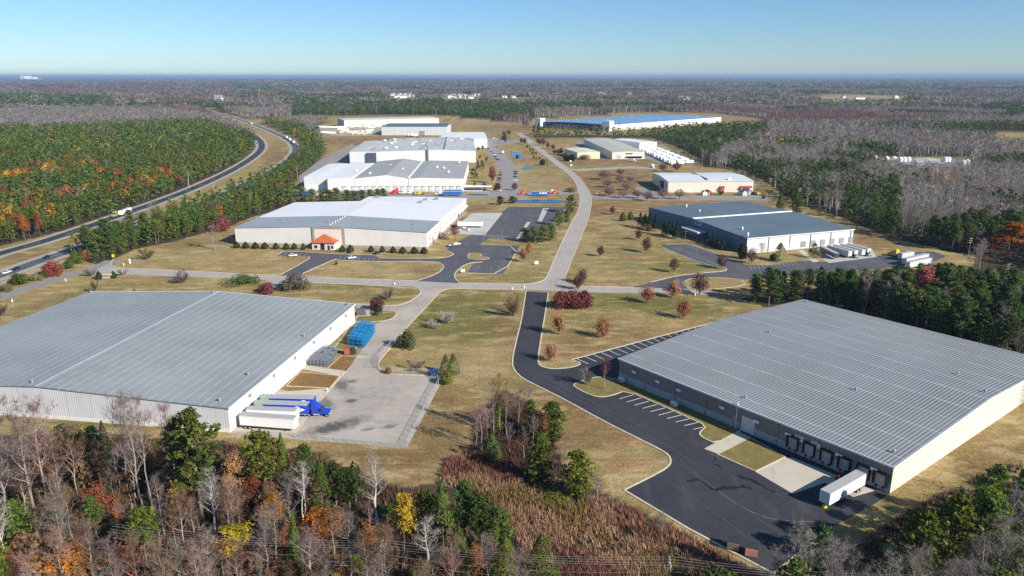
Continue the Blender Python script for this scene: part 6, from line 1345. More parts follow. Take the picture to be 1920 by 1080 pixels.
def tractor(A, B, label, m=M_PBLUE, z=0.0, group=None, sleeper=True):
    """A rear of the cab unit, B nose, ground points"""
    a, b = G(*A, z), G(*B, z); d = b-a; mm = (a+b)/2; o = empty('truck_tractor', (mm.x, mm.y, 0), math.atan2(d.y, d.x), label, 'truck', group)
    h = MB(); h.prism([(.95, .75), (3.1, .7), (3.25, 1.35), (3.1, 1.75), (.95, 2.1)], -.95, .95); h.build('bonnet', m, o, .08)
    c = MB(); c.prism([(-2.2, .8), (.94, .8), (.94, 2.1), (.35, 2.95), (-.3, 3.5), (-1.3, 3.95), (-2.2, 3.95)], -1.22, 1.22) if sleeper else c.prism([(-1.0, .8), (.94, .8), (.94, 1.9), (.4, 2.9), (-1.0, 2.95)], -1.2, 1.2); cb = c.build('cab', m, o, .08)
    w = MB(); w.add([(.965, -1.02, 2.16), (.965, 1.02, 2.16), (.42, .98, 2.93), (.42, -.98, 2.93)], [(0, 1, 2, 3)]); w.add([(.99, -1.02, 2.16), (.99, 1.02, 2.16), (.445, .98, 2.93), (.445, -.98, 2.93)], [(0, 1, 2, 3)]); w.build('windscreen', M_GLASS, cb)
    for s_ in (-1, 1):
        w = MB(); y = s_*1.225; w.box(-.25, .6, min(y, y+s_*.02), max(y, y+s_*.02), 1.95, 2.7); w.build('side_window', M_GLASS, cb)
        f = MB(); f.cyl((-1.6, s_*1.0, .75), (.1, s_*1.0, .75), .32, n=10); f.build('fuel_tank', M_HUB, o)
        f = MB(); f.box(1.65, 2.85, min(s_*.8, s_*1.2), max(s_*.8, s_*1.2), 1.05, 1.2); f.build('mudguard', m, o)
        f = MB(); f.box(2.95, 3.2, min(s_*.72, s_*1.05), max(s_*.72, s_*1.05), .95, 1.2); f.build('headlight', M_PW, o)
        f = MB(); f.box(.75, .95, min(s_*1.3, s_*1.55), max(s_*1.3, s_*1.55), 1.9, 2.6); f.build('mirror', M_CHASS, o)
        for x in (2.25, -2.9, -4.1): wheel(o, x, s_*1.02)
    c = MB(); c.box(-4.8, 2.9, -.45, .45, .6, .78); c.build('chassis', M_CHASS, o)
    g_ = MB(); g_.box(3.26, 3.32, -.6, .6, .85, 1.6); g_.build('grille', M_HUB, o)
    return o
def box_truck(A, B, label, side=M_PW, cabm=M_PW, L=8, group=None):
    a, b = G(*A), G(*B); d = (b-a); o = empty('box_truck', ((a+b)/2), math.atan2(d.y, d.x), label, 'truck', group)
    m = MB(); m.box(-L/2, L/2-2.3, -1.25, 1.25, .95, 3.6); m.build('cargo_box', side, o, .04)
    m = MB(); m.prism([(L/2-2.2, .5), (L/2, .5), (L/2, 1.3), (L/2-.9, 1.5), (L/2-1.3, 2.4), (L/2-2.2, 2.45)], -1.05, 1.05); m.build('cab', cabm, o, .06)
    m = MB(); m.add([(L/2-.9, -.9, 1.53), (L/2-.9, .9, 1.53), (L/2-1.27, .85, 2.3), (L/2-1.27, -.85, 2.3)], [(0, 1, 2, 3)]); m.data = None; m.v = [(x+.03, y, z) for x, y, z in m.v]; m.build('windscreen', M_GLASS, o)
    for x in (-L/2+1.8, L/2-1.1):
        for y in (-1.05, 1.05): wheel(o, x, y, .45)
    return o
CARP = [(-2.25, .35), (2.25, .35), (2.3, .6), (2.2, .82), (1.0, .95), (-1.7, 1.0), (-2.25, .92), (-2.32, .6)]
def car(A, B, label, m, group=None, pickup=False):
    a, b = G(*A), G(*B); d = (b-a); o = empty('pickup' if pickup else 'parked_car', ((a+b)/2), math.atan2(d.y, d.x), label, 'pickup' if pickup else 'car', group)
    k = MB(); k.prism(CARP, -.9, .9); k.build('body', m, o, .09)
    c = MB(); c.add([(-1.7 if not pickup else -.5, -.8, .96), (1.0, -.8, .94), (1.0, .8, .94), (-1.7 if not pickup else -.5, .8, .96), (-1.15 if not pickup else -.4, -.62, 1.42), (.3, -.62, 1.43), (.3, .62, 1.43), (-1.15 if not pickup else -.4, .62, 1.42)], [(0,3,2,1),(4,5,6,7),(0,1,5,4),(1,2,6,5),(2,3,7,6),(3,0,4,7)]); c.build('window_glass', M_GLASS, o)
    r = MB(); r.box(-1.15 if not pickup else -.42, .3, -.63, .63, 1.425, 1.5); r.build('roof', m, o, .03)
    if pickup:
        t = MB(); t.box(-2.2, -.6, -.75, .75, 1.0, 1.02); t.build('load_bed', M_CHASS, o)
    for x in (-1.4, 1.4):
        for y in (-.82, .82): wheel(o, x, y, .33, .22)
    return o
# trailers at the seamed warehouse
trailer((452, 775), (554.5, 782.5), 'white docked trailer nearest the front wood', group=None)
trailer((464, 764), (557, 767.5), 'white docked trailer with a grey mid panel, second from the wood', group=None)
trailer((478.5, 752.5), (578.5, 756), 'blue docked trailer with green tail and white ring, coupled to the blue tractor', side=M_PBLUE, logo=True)
trailer((489.5, 741.6), (590, 744), 'blue docked trailer with green tail, farthest from the wood and without tractor', side=M_PBLUE, logo=True)
tractor((581, 778), (620, 779), 'bright blue sleeper cab tractor in the stained yard', M_PBLUE)
# trailer at the taupe warehouse
trailer((1615, 884), (1547.5, 921.7), 'white trailer backed to the taupe warehouse beside the dock seals')
# slate warehouse docks
g = 'trailers at the white dock wall'
trailer((1541, 461), (1570, 475), 'low dark trailer at the white dock wall, beside the spruce', side=M_PBD, z=3.6)
for k, (a_, b_, c_) in enumerate((((1554,459.5),(1595,470.5),'silver trailer at the white dock wall, first past the dark one'), ((1566,458.5),(1606,469.5),'silver trailer at the white dock wall, with a dark tractor on either side'), ((1579,457.5),(1620,468),'silver trailer at the white dock wall, last but one from the tan field'), ((1590,456.5),(1630,466),'silver trailer at the white dock wall, nearest the tan field'))): trailer(a_, b_, c_, side=M_PSIL)
tractor((1596, 481), (1604, 484), 'dark tractor beside the first silver trailers at the white dock wall', M_PNAV); tractor((1620, 477.5), (1628, 480.5), 'dark tractor under the silver trailers by the tan field', M_PNAV)
tractor((1681, 481), (1669, 478.5), 'yellow tractor on the drive east of the slate roofed warehouse', M_PYEL)
trailer((1711, 471), (1688, 474.5), 'silver trailer with sky blue nose behind the yellow tractor', side=M_PSIL); tractor((1695, 483), (1686, 482), 'sky blue tractor ahead of a silver trailer', M_PCY)
trailer((1738, 475), (1696, 484.5), 'long silver trailer partly hidden by the pine belt', side=M_PSIL)
trailer((1745, 482), (1702, 491), 'second long silver trailer, lower one in the pine belt', side=M_PSIL)
# cream warehouse dock
trailer((858, 414.5), (905, 415), 'white trailer at the dock of the cream warehouse', logo=None)
car((869, 431), (881, 433), 'white pickup beside the cream warehouse dock', M_PW, pickup=True); car((862, 427), (872, 429), 'white van shaped car next to the dock pickup', M_PW)
# row of trucks at the long plant
trailer((831, 358.5), (865, 358.5), 'blue container trailer in the truck row, front one by the white roof', side=M_PCB); trailer((833, 355.5), (866, 355.5), 'blue container trailer just behind the front one in the truck row', side=M_PCB)
trailer((997, 358.3), (1030, 358.3), 'blue container trailer with white lettering beside the pond road', side=M_PCB)
lt = bpy.data.objects[-1] if False else None
tractor((1045, 364), (1031, 364), 'orange tractor pulling the blue container by the pond road', M_POR); tractor((985, 364.5), (974, 364.5), 'orange tractor parked behind the blue container by the pond road', M_POR)
tractor((744, 364), (733, 364), 'red tractor at the end of the truck row, front one', M_PRED); tractor((747, 361), (737, 361), 'red tractor at the end of the truck row, rear one', M_PRED)
tractor((760, 364), (751, 364), 'white tractor next to the red pair in the truck row', M_PW); tractor((772, 364), (763, 364), 'white tractor next to the yellow one in the truck row', M_PW); tractor((790, 365.5), (779, 365.5), 'yellow tractor in the truck row', M_PYEL); tractor((829, 366), (817, 366), 'white tractor ahead of the blue containers', M_PW)
trailer((552, 357.5), (582, 357.5), 'blue container half hidden by bushes at the western plant corner', side=M_PCB); trailer((652, 357), (677, 357), 'blue container in front of the dark recess of the plant', side=M_PCB); trailer((594, 360.5), (609, 360.5), 'short white trailer before the western docks', group=None)
trailer((886, 359), (918, 359.5), 'grey flat container by the office of the long plant', side=M_GREYM, z=3.0)
# rows of white trailers
a0, a1 = G(1203, 279, 4), G(1256, 304, 4); e0, e1 = G(1236, 275.5, 4), G(1302, 301, 4); N = 17
proto_t = None
for i in range(N):
    t = (i+.5)/N; p, q = a0.lerp(a1, t), e0.lerp(e1, t); d = (q-p); Ld = d.length
    for j in range(max(1, round(Ld/12))):
        c_ = p + d*((j+.5)/max(1, round(Ld/12))); lab = 'white box trailer parked in the packed rows east of the tan roofed workshop'
        if proto_t is None:
            pp = [project(*(c_ - d.normalized()*6.5)[:2], 4.1), project(*(c_ + d.normalized()*6.5)[:2], 4.1)]; proto_t = trailer(*pp, lab, group='packed rows of white trailers', roof=M_PW, detail=False)
        else: copy_tree(proto_t, None, None, (c_.x, c_.y, 0), math.atan2(d.y, d.x) + random.Random(i*7+j).uniform(-.2, .2)).scale = (random.Random(i*7+j+1).uniform(.5, .85), 1.15, random.Random(i+j*5).uniform(.8, 1.1))
for i, (x, y) in enumerate([(604,240),(612,240.5),(620,240.5),(628,241),(636,240.5),(645,241),(652,239.5),(660,239.8),(668,239),(606,250.5),(614,251),(622,251.5),(640,245),(648,245.5),(694,246),(697,241)]):
    c_ = G(x, y); copy_tree(proto_t, 'white storage trailer in the storage yard before the grey walled warehouse', 'white trailers in the storage yard', (c_.x, c_.y, 0), .1)
for i, (x, y) in enumerate([(650,248),(658,249),(666,248.5),(674,248),(682,249),(690,250),(662,252),(672,252),(684,252.5),(640,249)]):
    c_ = G(x, y); o = empty('pallet_stack', c_, .2*i, 'cream coloured stack of goods in the storage yard', 'stack', 'cream stacks in the storage yard'); m = MB(); m.box(-7, 7, -3, 3, .3, 3.4); m.build('goods', M_CREAM, o, .1); m = MB(); m.box(-7.2, 7.2, -3.2, 3.2, 0, .28); m.build('pallet', M_CHASS, o)
for i, (x, y) in enumerate([(727,251),(735,251.5),(745,252),(754,251),(760,253),(768,255.5),(773,255.5),(778,256),(770,251.5),(722,250)]):
    c_ = G(x, y); copy_tree(proto_t, 'pale trailer before the grey walled warehouse', 'pale trailers before the grey walled warehouse', (c_.x, c_.y, 0), 1.2)
trailer((1041, 311.5), (1041.3, 309), 'white trailer parked by the far bend', L=9) if False else None
box_truck((944, 290), (942, 286), 'white box truck on the staff access road beside the blue pond'); box_truck((1182, 303), (1190, 303.5), 'small white truck beside the packed trailer rows')
box_truck((1221, 313), (1226, 315), 'white cab over truck on the pale side road', M_PW)
# highway traffic
trailer((247, 386.5), (220, 397), 'white trailer heading down the dark carriageway', L=15.5); tractor((219, 405.2), (212, 408), 'green grey tractor leading the white trailer on the dark carriageway', M_PGRN)
trailer((279, 411), (263, 417.5), 'white trailer behind the roadside pines on the near carriageway', L=15.5); tractor((262, 424), (256, 426.5), 'white tractor behind the roadside pines', M_PW)
for i, (x, y) in enumerate(((537, 254.5), (543, 258.5), (550, 263.5))):
    a_, b_ = (x-4, y-2.3), (x+3.6, y+2.3); trailer(a_, b_, ('white trailer in the far highway queue, rearmost', 'white trailer in the middle of the far highway queue', 'white trailer in the far highway queue, nearest')[i], L=15)
trailer((469, 228.5), (473, 231), 'lone white trailer farther up the highway', L=15)
car((94, 481.5), (82, 486), 'black car on the near carriageway by the red bush', M_PBLK); car((37, 503), (25, 508), 'dark car on the near carriageway just behind the white one', M_PBLK); car((19, 510), (7, 514.5), 'white car at the western edge of the near carriageway', M_PW); car((366, 352), (359, 355), 'dark car alone on the far side of the dark carriageway', M_PBLK); car((151, 464), (160, 461), 'grey car half hidden by the hedge on the near carriageway', M_PGR)
# parked cars
car((543, 481), (556, 480), 'white car parked on the western bays before the cream warehouse', M_PW); car((653, 485.5), (667, 484), 'white car parked alone opposite the orange porch', M_PW); car((655, 474.5), (661, 472), 'black car parked by the clipped shrubs', M_PBLK); car((704, 477), (710, 475), 'dark car parked at the front wall bays', M_PBLK)
car((841, 463), (850, 462), 'black car at the corner of the cream warehouse', M_PBLK); car((852, 459.5), (861, 458.5), 'white car behind the black one at the cream corner', M_PW)
cl = [(M_PBLU2,'blue'),(M_PGR,'grey'),(M_PBLK,'black'),(M_PW,'white'),(M_PCRIM,'dark red'),(M_PNAV,'navy')]
for i, (x, y, k) in enumerate([(939,324,1),(938,329,2),(937,335,5),(936,339,0),(935,344,1),(967,323,2),(967,327,2),(966.5,332,5),(966,339,3),(966,347,4),(966,352,2),(915,279,2),(921,285,1),(924,288.5,1),(926,291,3),(928,294.5,2),(931,299,2),(935,300.5,5),(932,277,1)]):
    car((x-4, y), (x+4, y+.2), f'{cl[k][1]} car in the staff car park of the long plant', cl[k][0], f'{cl[k][1]} cars in the staff car park')
car((914, 356.5), (922, 357), 'white car at the office end of the staff car park', M_PW); car((932, 358.5), (938, 359), 'pale car beside the crimson tree', M_PW); car((874, 353), (880, 354), 'black pickup at the office of the long plant', M_PBLK, pickup=True)
for i, (x, y) in enumerate(((927,259),(931,262),(925,260.5))): car((x-4, y), (x+4, y), 'white car near the far road bend', M_PW, 'white cars near the far road bend')
# sheds and gear by the ivory warehouse
def shed(px_, py_, w_, d_, h_, rz, wall, roof, label):
    o = empty('storage_shed', G(px_, py_), rz, label, 'shed'); m = MB(); m.add([(-w_/2,-d_/2,0),(w_/2,-d_/2,0),(w_/2,d_/2,0),(-w_/2,d_/2,0),(-w_/2,-d_/2,h_),(w_/2,-d_/2,h_),(w_/2,d_/2,h_),(-w_/2,d_/2,h_),(0,-d_/2,h_*1.45),(0,d_/2,h_*1.45)], [(0,1,5,8,4),(1,2,6,5),(2,3,7,9,6),(3,0,4,7)]); m.build('wall', wall, o)
    m = MB(); e = .25; m.add([(-w_/2-e,-d_/2-e,h_-.1),(-w_/2-e,d_/2+e,h_-.1),(0,d_/2+e,h_*1.45+.12),(0,-d_/2-e,h_*1.45+.12),(w_/2+e,d_/2+e,h_-.1),(w_/2+e,-d_/2-e,h_-.1)], [(0,1,2,3),(3,2,4,5)]); m.build('roof', roof, o)
    m = MB(); m.box(-.6, .6, -d_/2-.06, -d_/2-.01, .05, 2.0); m.build('door', M_CONC, o)
shed(1320, 366, 3.6, 5, 2.6, .15, M_PW, M_ROOFG, 'small white garden shed before the ivory warehouse'); shed(1327, 364.5, 3.6, 6, 2.6, .15, M_RED, M_RED, 'small red barn shed beside the white garden shed'); shed(1392, 366, 4, 7, 3, .3, M_PSIL, M_HROOF, 'grey garden shed below the red awnings'); shed(1401, 364, 4, 7, 3, .3, M_PGR, M_HROOF, 'dark grey garden shed next to the loading door')
for i, (x, y, m_) in enumerate(((1423,366,M_PYEL),(1414,365,M_CHASS),(1432,372,M_CHASS))):
    o = empty('digger', G(x, y), .5*i, ('yellow loader at the end of the ivory warehouse', 'dark loader beside the yellow one', 'dark implement on the yard edge')[i], 'machine'); m = MB(); m.prism([(-1.8,.6),(1.6,.6),(1.6,1.4),(.2,1.6),(-.2,2.7),(-1.4,2.7),(-1.8,1.6)], -.9, .9); m.build('body', m_, o, .06); m = MB(); m.prism([(1.7,.2),(2.8,.1),(2.9,.5),(1.9,1.0)], -1.1, 1.1); m.build('bucket', M_CHASS, o)
    for x_ in (-1.1, 1.1):
        for y_ in (-1, 1): wheel(o, x_, y_, .6, .4)
# ------------------------------------------------------------------ racks in the yard
M_RB = plain('blue_rack_steel', (.02, .24, .5), .5, 0, .15); M_RG = plain('galvanised_rack', (.27, .30, .32), .5, .2, .15); M_RIN = plain('rack_floor', (.06, .09, .13), .7)
def rack(mat, floor, lx, ly, lz, name, label, group):
    o = empty(name, (0, 0, 0), 0, label, 'rack', group); m = MB(); t = .07
    for x in (0, lx-t):
        for y in (0, ly-t): m.box(x, x+t, y, y+t, 0, lz)
    for z in (.12, lz-t): 
        for y in (0, ly-t): m.box(t, lx-t, y+.005, y+t-.005, z, z+t)
        for x in (0, lx-t): m.box(x+.005, x+t-.005, t, ly-t, z, z+t)
    for k in range(1, 4): m.box(t, lx-t, .012, .04, .12+k*(lz-.2)/4, .16+k*(lz-.2)/4); m.box(t, lx-t, ly-.04, ly-.012, .12+k*(lz-.2)/4, .16+k*(lz-.2)/4)
    for k in range(1, 5): m.box(k*lx/5-.03, k*lx/5+.03, t, ly-t, lz-.055, lz-.015)
    m.build('rack_frame', mat, o); f = MB(); f.box(t+.01, lx-t-.01, t+.01, ly-t-.01, .13, .17); f.build('rack_deck', floor, o); return o
def stack(c0, c1, c2, nx_, ny_, nz_, h, mat, floor, name, label, group, skip=()):
    A, B, D = G(*c0), G(*c1), G(*c2); u = (B-A); v = (D-A); lx, ly = u.length/nx_*.96, v.length/ny_*.96; rz = math.atan2(u.y, u.x); cross = u.x*v.y-u.y*v.x
    pr = rack(mat, floor, lx, ly, h, name, label, group); first = True; r_ = random.Random(3)
    for k in range(nz_):
        for i in range(nx_):
            for j in range(ny_):
                if k == nz_-1 and r_.random() < .12: continue
                p = A + u*(i/nx_) + v*(j/ny_)
                if cross < 0: p = p + v/ny_
                o = pr if first else copy_tree(pr); o.location = (p.x, p.y, k*(h+.02)); o.rotation_euler = (0, 0, rz+r_.uniform(-.02, .02)); first = False
stack((652,648), (682,653), (674,617.5), 3, 11, 3, 1.3, M_RB, plain('blue_deck', (.03, .16, .33), .7), 'storage_rack', 'bright blue steel rack in the long block beside the concrete drive', 'blue racks by the drive')
stack((576,686), (616,687.5), (598,656), 6, 7, 2, 1.1, M_RG, M_RIN, 'storage_rack', 'galvanised grey rack in the block against the warehouse wall', 'grey racks at the wall')
o = empty('storage_cabinet', G(651, 664), .1, 'rust red cabinet at the end of the blue racks', 'cabinet'); m = MB(); m.box(-1, 1, -.9, .9, .1, 2.6); m.build('cabinet_body', plain('rust_red', (.28, .06, .045), .7), o, .04); m = MB(); m.box(1.02, 2.9, -.9, .9, .1, 2.2); m.build('dark_bin', M_CHASS, o, .04); m = MB(); m.box(-.9, .9, -.96, -.91, .3, 2.4); m.build('door', plain('rust_door', (.36, .09, .06), .7), o)
o = empty('transformer', G(689, 590), .2, 'drab green transformer pair beside the dark green shrub', 'transformer'); m = MB(); m.box(-4.4, -1, -1.2, 1.2, .2, 2.6); m.build('cabinet', plain('drab_green', (.10, .105, .085), .6), o, .06); m = MB(); m.box(-.8, 1.0, -1.5, .6, .2, 2.2); m.build('small_cabinet', plain('grey_green', (.26, .28, .25), .6), o, .05); m = MB(); m.box(-4.8, 1.6, -1.9, 1.6, 0, .18); m.build('plinth', M_CONC, o)
# dumpsters
def dumpster(P, rz, body, lid, label, w_=2.2, d_=2.0, h_=1.9):
    o = empty('dumpster', P, rz, label, 'dumpster'); m = MB(); m.prism([(-d_/2, .15), (d_/2-.2, .15), (d_/2, h_*.82), (d_/2-.1, h_*.88), (-d_/2, h_)], -w_/2, w_/2); m.build('bin', body, o, .03)
    m = MB(); m.prism([(d_/2-.02, h_*.88+.02), (-d_/2-.05, h_+.02), (-d_/2-.05, h_+.1), (d_/2-.02, h_*.88+.1)], -w_/2-.05, w_/2+.05); m.build('lid', lid, o)
    for s_ in (-1, 1): m = MB(); y = s_*(w_/2+.08); m.box(-.7, .7, min(y, y-s_*.07), max(y, y-s_*.07), .8, 1.0); m.build('fork_pocket', lid, o)
    return o
dumpster(G(1374, 1029), -1.9, plain('brown_steel', (.20, .155, .135), .6), M_CHASS, 'dark brown dumpster at the lower edge of the fresh lot', 2.4, 2.2, 2.3); dumpster(G(1408, 1040), -1.9, plain('faded_red_steel', (.50, .22, .19), .65), M_CHASS, 'faded red dumpster at the lower edge of the fresh lot', 2.4, 2.2, 2.3)
dumpster(G(813, 704), -1.2, M_PBLU2, plain('blue_lid', (.04, .15, .35), .6), 'blue dumpster in the corner of the fenced yard', 2.4, 2.0, 2.1)
# air conditioning cabinets by the taupe wall
for (x, y), lb in (((1165,716), 'small white air conditioner at the corner of the taupe wall'), ((1264,762), 'white air conditioner on the grass beside the striped bays')):
    o = empty('air_conditioner', G(x, y), rz2, lb, 'air conditioner'); m = MB(); m.box(-1, 1, -.7, .7, .12, 1.5); m.build('casing', M_PW, o, .05); m = MB(); m.box(-.8, .8, -.74, -.71, .4, 1.2); m.build('fan_grille', M_GREYM, o); m = MB(); m.box(-1.3, 1.3, -1, 1, 0, .11); m.build('plinth', M_CONC, o)
o = empty('wheel_chock', G(1546, 951), .3, 'little yellow chock in front of the white trailer', 'chock'); m = MB(); m.prism([(-.5, 0), (.5, 0), (.1, .7), (-.1, .7)], -.4, .4); m.build('chock_body', plain('safety_yellow', (.7, .6, .02), .6), o)
o = empty('loading_ramp', G(1585, 898), rz2+math.pi/2, 'red edged dock ramp in the shadow of the white trailer', 'ramp'); m = MB(); m.prism([(-3.2, .3), (3.2, .9), (3.2, 1.1), (-3.2, .5)], -1.0, 1.0); m.build('deck', M_CHASS, o); m = MB(); m.prism([(-3.2, .52), (3.2, 1.12), (3.2, 1.5), (-3.2, .9)], .9, 1.05); m.build('red_rail', plain('red_steel', (.5, .03, .03), .5), o)
# ------------------------------------------------------------------ fences
n = NT('chain_link'); mx = n.n('MixShader'); tp = n.n('BsdfTransparent'); mx.inputs[0].default_value = .17; n.t.links.new(tp.outputs[0], mx.inputs[1]); n.b.inputs['Base Color'].default_value = (.42, .43, .44, 1); n.b.inputs['Roughness'].default_value = .5; n.t.links.new(n.b.outputs[0], mx.inputs[2]); n.t.links.new(mx.outputs[0], n.out.inputs['Surface']); M_LINK = n.m
M_POST = plain('galvanised_post', (.48, .49, .5), .45, .3)
def fence(pts, label, h=2.3, step=3.0, post=True):
    w = Gs(pts); o = empty('chain_link_fence', w[0], 0, label, 'fence'); base = w[0]; mesh_ = MB(); rail = MB(); np_ = 0
    for a, b in zip(w[:-1], w[1:]):
        a, b = a-base, b-base; d = b-a; L = d.length; nn = Vector((-d.y, d.x, 0)).normalized()*.015
        mesh_.add([tuple(a+nn+Vector((0,0,.05))), tuple(b+nn+Vector((0,0,.05))), tuple(b+nn+Vector((0,0,h))), tuple(a+nn+Vector((0,0,h)))], [(0, 1, 2, 3)])
        rail.cyl(a+Vector((0,0,h)), b+Vector((0,0,h)), .035, n=5); k = max(1, round(L/step))
        for i in range(k):
            p = a+d*(i/k); m = MB(); m.cyl(p-Vector((0,0,.05)), p+Vector((0,0,h+.08)), .055, n=6); m.build('post', M_POST, o); np_ += 1
    m = MB(); p = w[-1]-base; m.cyl(p-Vector((0,0,.05)), p+Vector((0,0,h+.08)), .055, n=6); m.build('post', M_POST, o)
    mesh_.build('mesh_panel', M_LINK, o); rail.build('top_rail', M_POST, o)
fence([(829,710),(812,742),(790,785),(762,841)], 'chain link fence down the eastern side of the stained yard'); fence([(762,841),(690,833.5),(620,828),(555,822)], 'chain link fence along the lower end of the stained yard')
fence([(708,678),(713,692),(726,699),(748,702.5),(775,703),(800,704),(829,708)], 'curved chain link fence under the green field'); fence([(708,678),(722,662),(738,646)], 'short chain link fence at the drive bend'); fence([(672,664),(690,667),(708,668)], 'sliding gate of chain link across the concrete drive', 2.0)
fence([(911,446),(950,449),(968,451)], 'chain link fence below the truck court'); fence([(887,439),(900,440),(911,441)], 'gate fence at the truck court entrance', 2.2)
fence([(0,536),(45,518),(90,503),(140,489)], 'low wire fence between highway and frontage road', 1.4, 5)
# ------------------------------------------------------------------ poles and wires
M_WOOD = plain('weathered_pole', (.24, .2, .165), .85, 0, .2); M_WIRE = plain('bare_conductor', (.42, .42, .42), .5, .2)
def pole(P, h, label, arms=1, rz=0.0, r=.17):
    o = empty('utility_pole', P, rz, label, 'utility pole'); m = MB(); m.cyl((0,0,-.2), (0,0,h), r, r*.65, 8); m.build('shaft', M_WOOD, o)
    for k in range(arms):
        m = MB(); m.box(-1.4, 1.4, -.07, .07, h-.5-k*1.1, h-.34-k*1.1); c = m.build('crossarm', M_WOOD, o)
        for x in (-1.25, -.45, .45, 1.25): m = MB(); m.cyl((x, 0, h-.33-k*1.1), (x, 0, h-.05-k*1.1), .07, .05, 6); m.build('insulator', M_PW, c)
    return o
hp = 12.5
PA, PB = G(714, 1019, hp), G(1257, 1051, hp); dirp = (PB-PA); PA0, PB0 = Vector((PA.x, PA.y, 0)), Vector((PB.x, PB.y, 0)); ang = math.atan2(dirp.y, dirp.x)
pole(PA0, hp, 'weathered utility pole with white insulators in the front wood', 2, ang+math.pi/2); pole(PB0, hp, 'utility pole at the lower edge of the red brush', 2, ang+math.pi/2)
def wire(A, B, sag, label, group, r=.013):
    me = MB(); n_ = 16; A, B = Vector(A), Vector(B); pts = [A.lerp(B, t/n_) - Vector((0, 0, sag*4*(t/n_)*(1-t/n_))) for t in range(n_+1)]
    for a, b in zip(pts[:-1], pts[1:]): me.cyl(a, b, r, n=4)
    tag(me.build('power_line', M_WIRE), label, 'power line', group)
nrm_ = Vector((-dirp.y, dirp.x, 0)).normalized()
span = dirp.copy(); span.z = 0
for k, (off_, dz) in enumerate(((-1.25, 0), (-.45, 0), (.45, 0), (1.25, 0), (0, -2.2), (0, -3.6))):
    q = nrm_*off_ + Vector((0, 0, hp+dz))
    for i in range(-1, 2):
        A, B = PA0 + span*i + q, PA0 + span*(i+1) + q
        wire(A, B, 1.0 + .15*k, ('overhead wire over the western front wood', 'overhead wire between the two front poles', 'overhead wire running on east below the dark lot')[i+1], ('wires over the western front wood', 'wires between the front poles', 'wires below the dark lot')[i+1])
for (x, yb, yt), lb in (((1815,482,446), 'double armed utility pole at the dark eastern wood'), ((1566,420,378), 'utility pole behind the slate roof'), ((1442,368,334), 'utility pole at the end of the ivory warehouse'), ((1497,385,352), 'utility pole among the conifers behind the slate roof'), ((1765,420,386), 'utility pole within the grey eastern wood'), ((1888,520,494), 'utility pole half sunk in the pine belt')): pole(G(x, yb), height_at(x, yb, yt), lb, 3, .4)
def lamp(px_, yb, yt, label):
    P = G(px_, yb); h = height_at(px_, yb, yt); o = empty('light_pole', P, 0, label, 'light pole'); m = MB(); m.cyl((0,0,0), (0,0,h), .12, .07, 6); m.build('shaft', M_GREYM, o); m = MB(); m.box(-.1, 1.0, -.18, .18, h-.02, h+.14); m.build('lamp_head', M_GREYM, o)
for (a_, b_, c_), lb in (((1340,600,563),'slim light pole on the lawn above the silver roof'), ((602,551,512),'slim light pole on the verge beyond the seamed roof'), ((672,486,462),'light pole before the cream front wall'), ((907,466,436),'light pole at the truck court gate'), ((994,518,500),'light pole on the verge at the road corner'), ((1055,432,415),'light pole along the main road'), ((1284,457,434),'white flagpole before the navy entrance block'), ((1276,358,342),'light pole against the ivory wall'), ((178,516,493),'light pole at the frontage junction')): lamp(a_, b_, c_, lb)
# ------------------------------------------------------------------ small signs
def board(px_, py_, w_, h_, z0, mat, label, rz=0.0, legs=M_POST, name='sign'):
    o = empty(name, G(px_, py_), rz, label, 'sign'); m = MB(); m.box(-w_/2, w_/2, -.06, .06, z0, z0+h_); b_ = m.build('panel', mat, o, .01)
    for x in (-w_*.4, w_*.4): m = MB(); m.box(x-.05, x+.05, .07, .15, 0, z0+h_*.8); m.build('leg', legs, o)
    return o, b_
o, b_ = board(199, 523, 6.4, 2.6, .3, plain('cream_stone_sign', (.62, .50, .36), .8, 0, .12), 'cream entrance sign with dark lettering between two rounded shrubs', -.05)
for k, (w_, zz) in enumerate(((5.0, 2.0), (3.6, 1.5), (4.0, 1.05))):
    m = MB()
    for j in range(9): x = -w_/2 + j*w_/9; m.box(x, x+w_/9*(.55+.3*((j*7+k) % 3 == 0)), -.09, -.062, .3+zz-.45, .3+zz-.1)
    m.build('lettering', plain('dark_lettering', (.1, .07, .05), .7), b_)
m = MB(); m.box(-3.3, 3.3, -.16, .16, 2.91, 3.1); m.build('cap', plain('grey_stone_cap', (.2, .19, .18), .8), o)
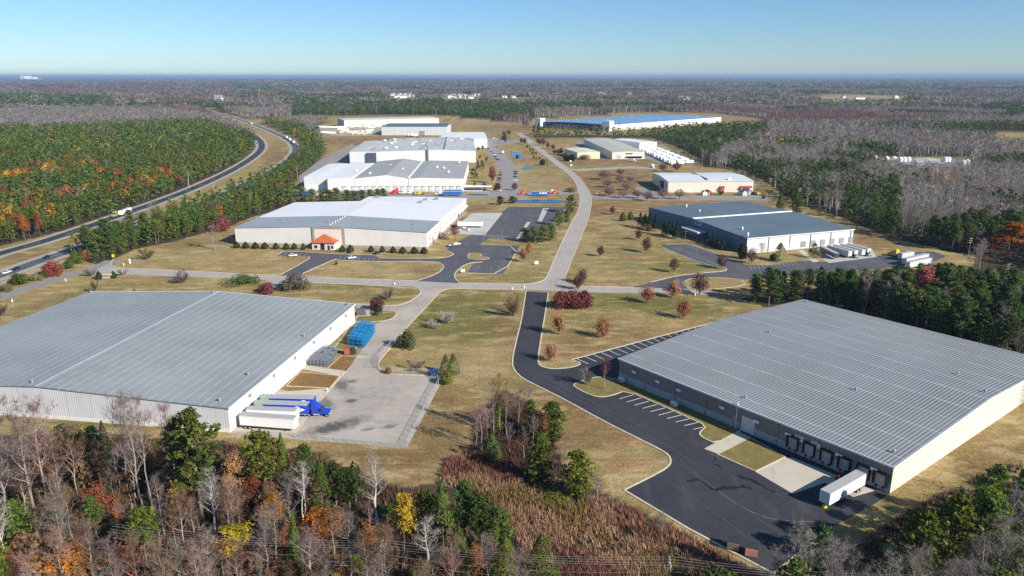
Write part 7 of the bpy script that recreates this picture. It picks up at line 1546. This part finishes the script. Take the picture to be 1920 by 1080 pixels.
board(213, 487, 1.3, 1.3, 1.6, plain('warning_yellow', (.75, .55, .03), .5), 'yellow warning sign at the end of the frontage road', .1); board(244, 494.5, .8, 2.6, .1, M_PW, 'tall white marker board on the western lawn', .1)
for (x, y), lb in (((1036,360),'white square sign beside the orange tractor'), ((1070,304),'white board beside the pale side road'), ((1071,312),'small white board at the side road mouth'), ((868,512),'white marker at the car park entrance'), ((1006,497),'white box marker on the tan verge')): board(x, y, 2.0, 1.6, .5, M_PW, lb, .05)
def marker(px_, py_, label, col=M_PW, h=1.0):
    o = empty('marker_post', G(px_, py_), 0, label, 'marker'); m = MB(); m.cyl((0,0,0), (0,0,h), .28, .24, 8); m.build('post', col, o); m = MB(); m.cyl((0,0,h), (0,0,h+.22), .3, .1, 8); m.build('cap', col, o)
for (x, y), lb in (((23,566),'white marker on the verge of the frontage road'), ((740,534),'white marker beside the cross road'), ((983,540),'white marker at the mouth of the dark drive'), ((960,543),'pale hydrant on the verge left of the dark drive'), ((614,734),'tan bollard on the grass pad by the blue trailers'), ((1119,364),'white marker at the grey side drive'), ((1303,554),'white marker under the purple oval tree'), ((232,498),'small pale post by the western kerb'), ((123,527),'pale bollard by the frontage kerb')): marker(x, y, lb)
# red lettering blocks on the container by the pond
for o in [x for x in COL.objects if x.get('label') == 'blue container trailer with white lettering beside the pond road']:
    for k, (x0, w_) in enumerate(((-1.0, 1.4), (1.0, 2.2), (3.6, 1.6))):
        m = MB(); m.box(x0, x0+w_, -1.36, -1.335, 2.1, 3.2); m.build('lettering', M_PW, [c for c in KIDS[o.name] if c.name.startswith('body')][0])
# ------------------------------------------------------------------ air
hz = MB(); hz.box(-70000, 70000, -3500, 70000, -1.0, 150.0)
n = NT('haze_air'); n.t.nodes.remove(n.b)
v = n.t.nodes.new('ShaderNodeVolumePrincipled'); v.inputs['Color'].default_value = (.33, .49, .72, 1); v.inputs['Density'].default_value = HAZE_D
v.inputs['Anisotropy'].default_value = .0
n.t.links.new(v.outputs[0], n.out.inputs['Volume'])
hzo = hz.build('haze', n.m); hzo['kind'] = 'stuff'
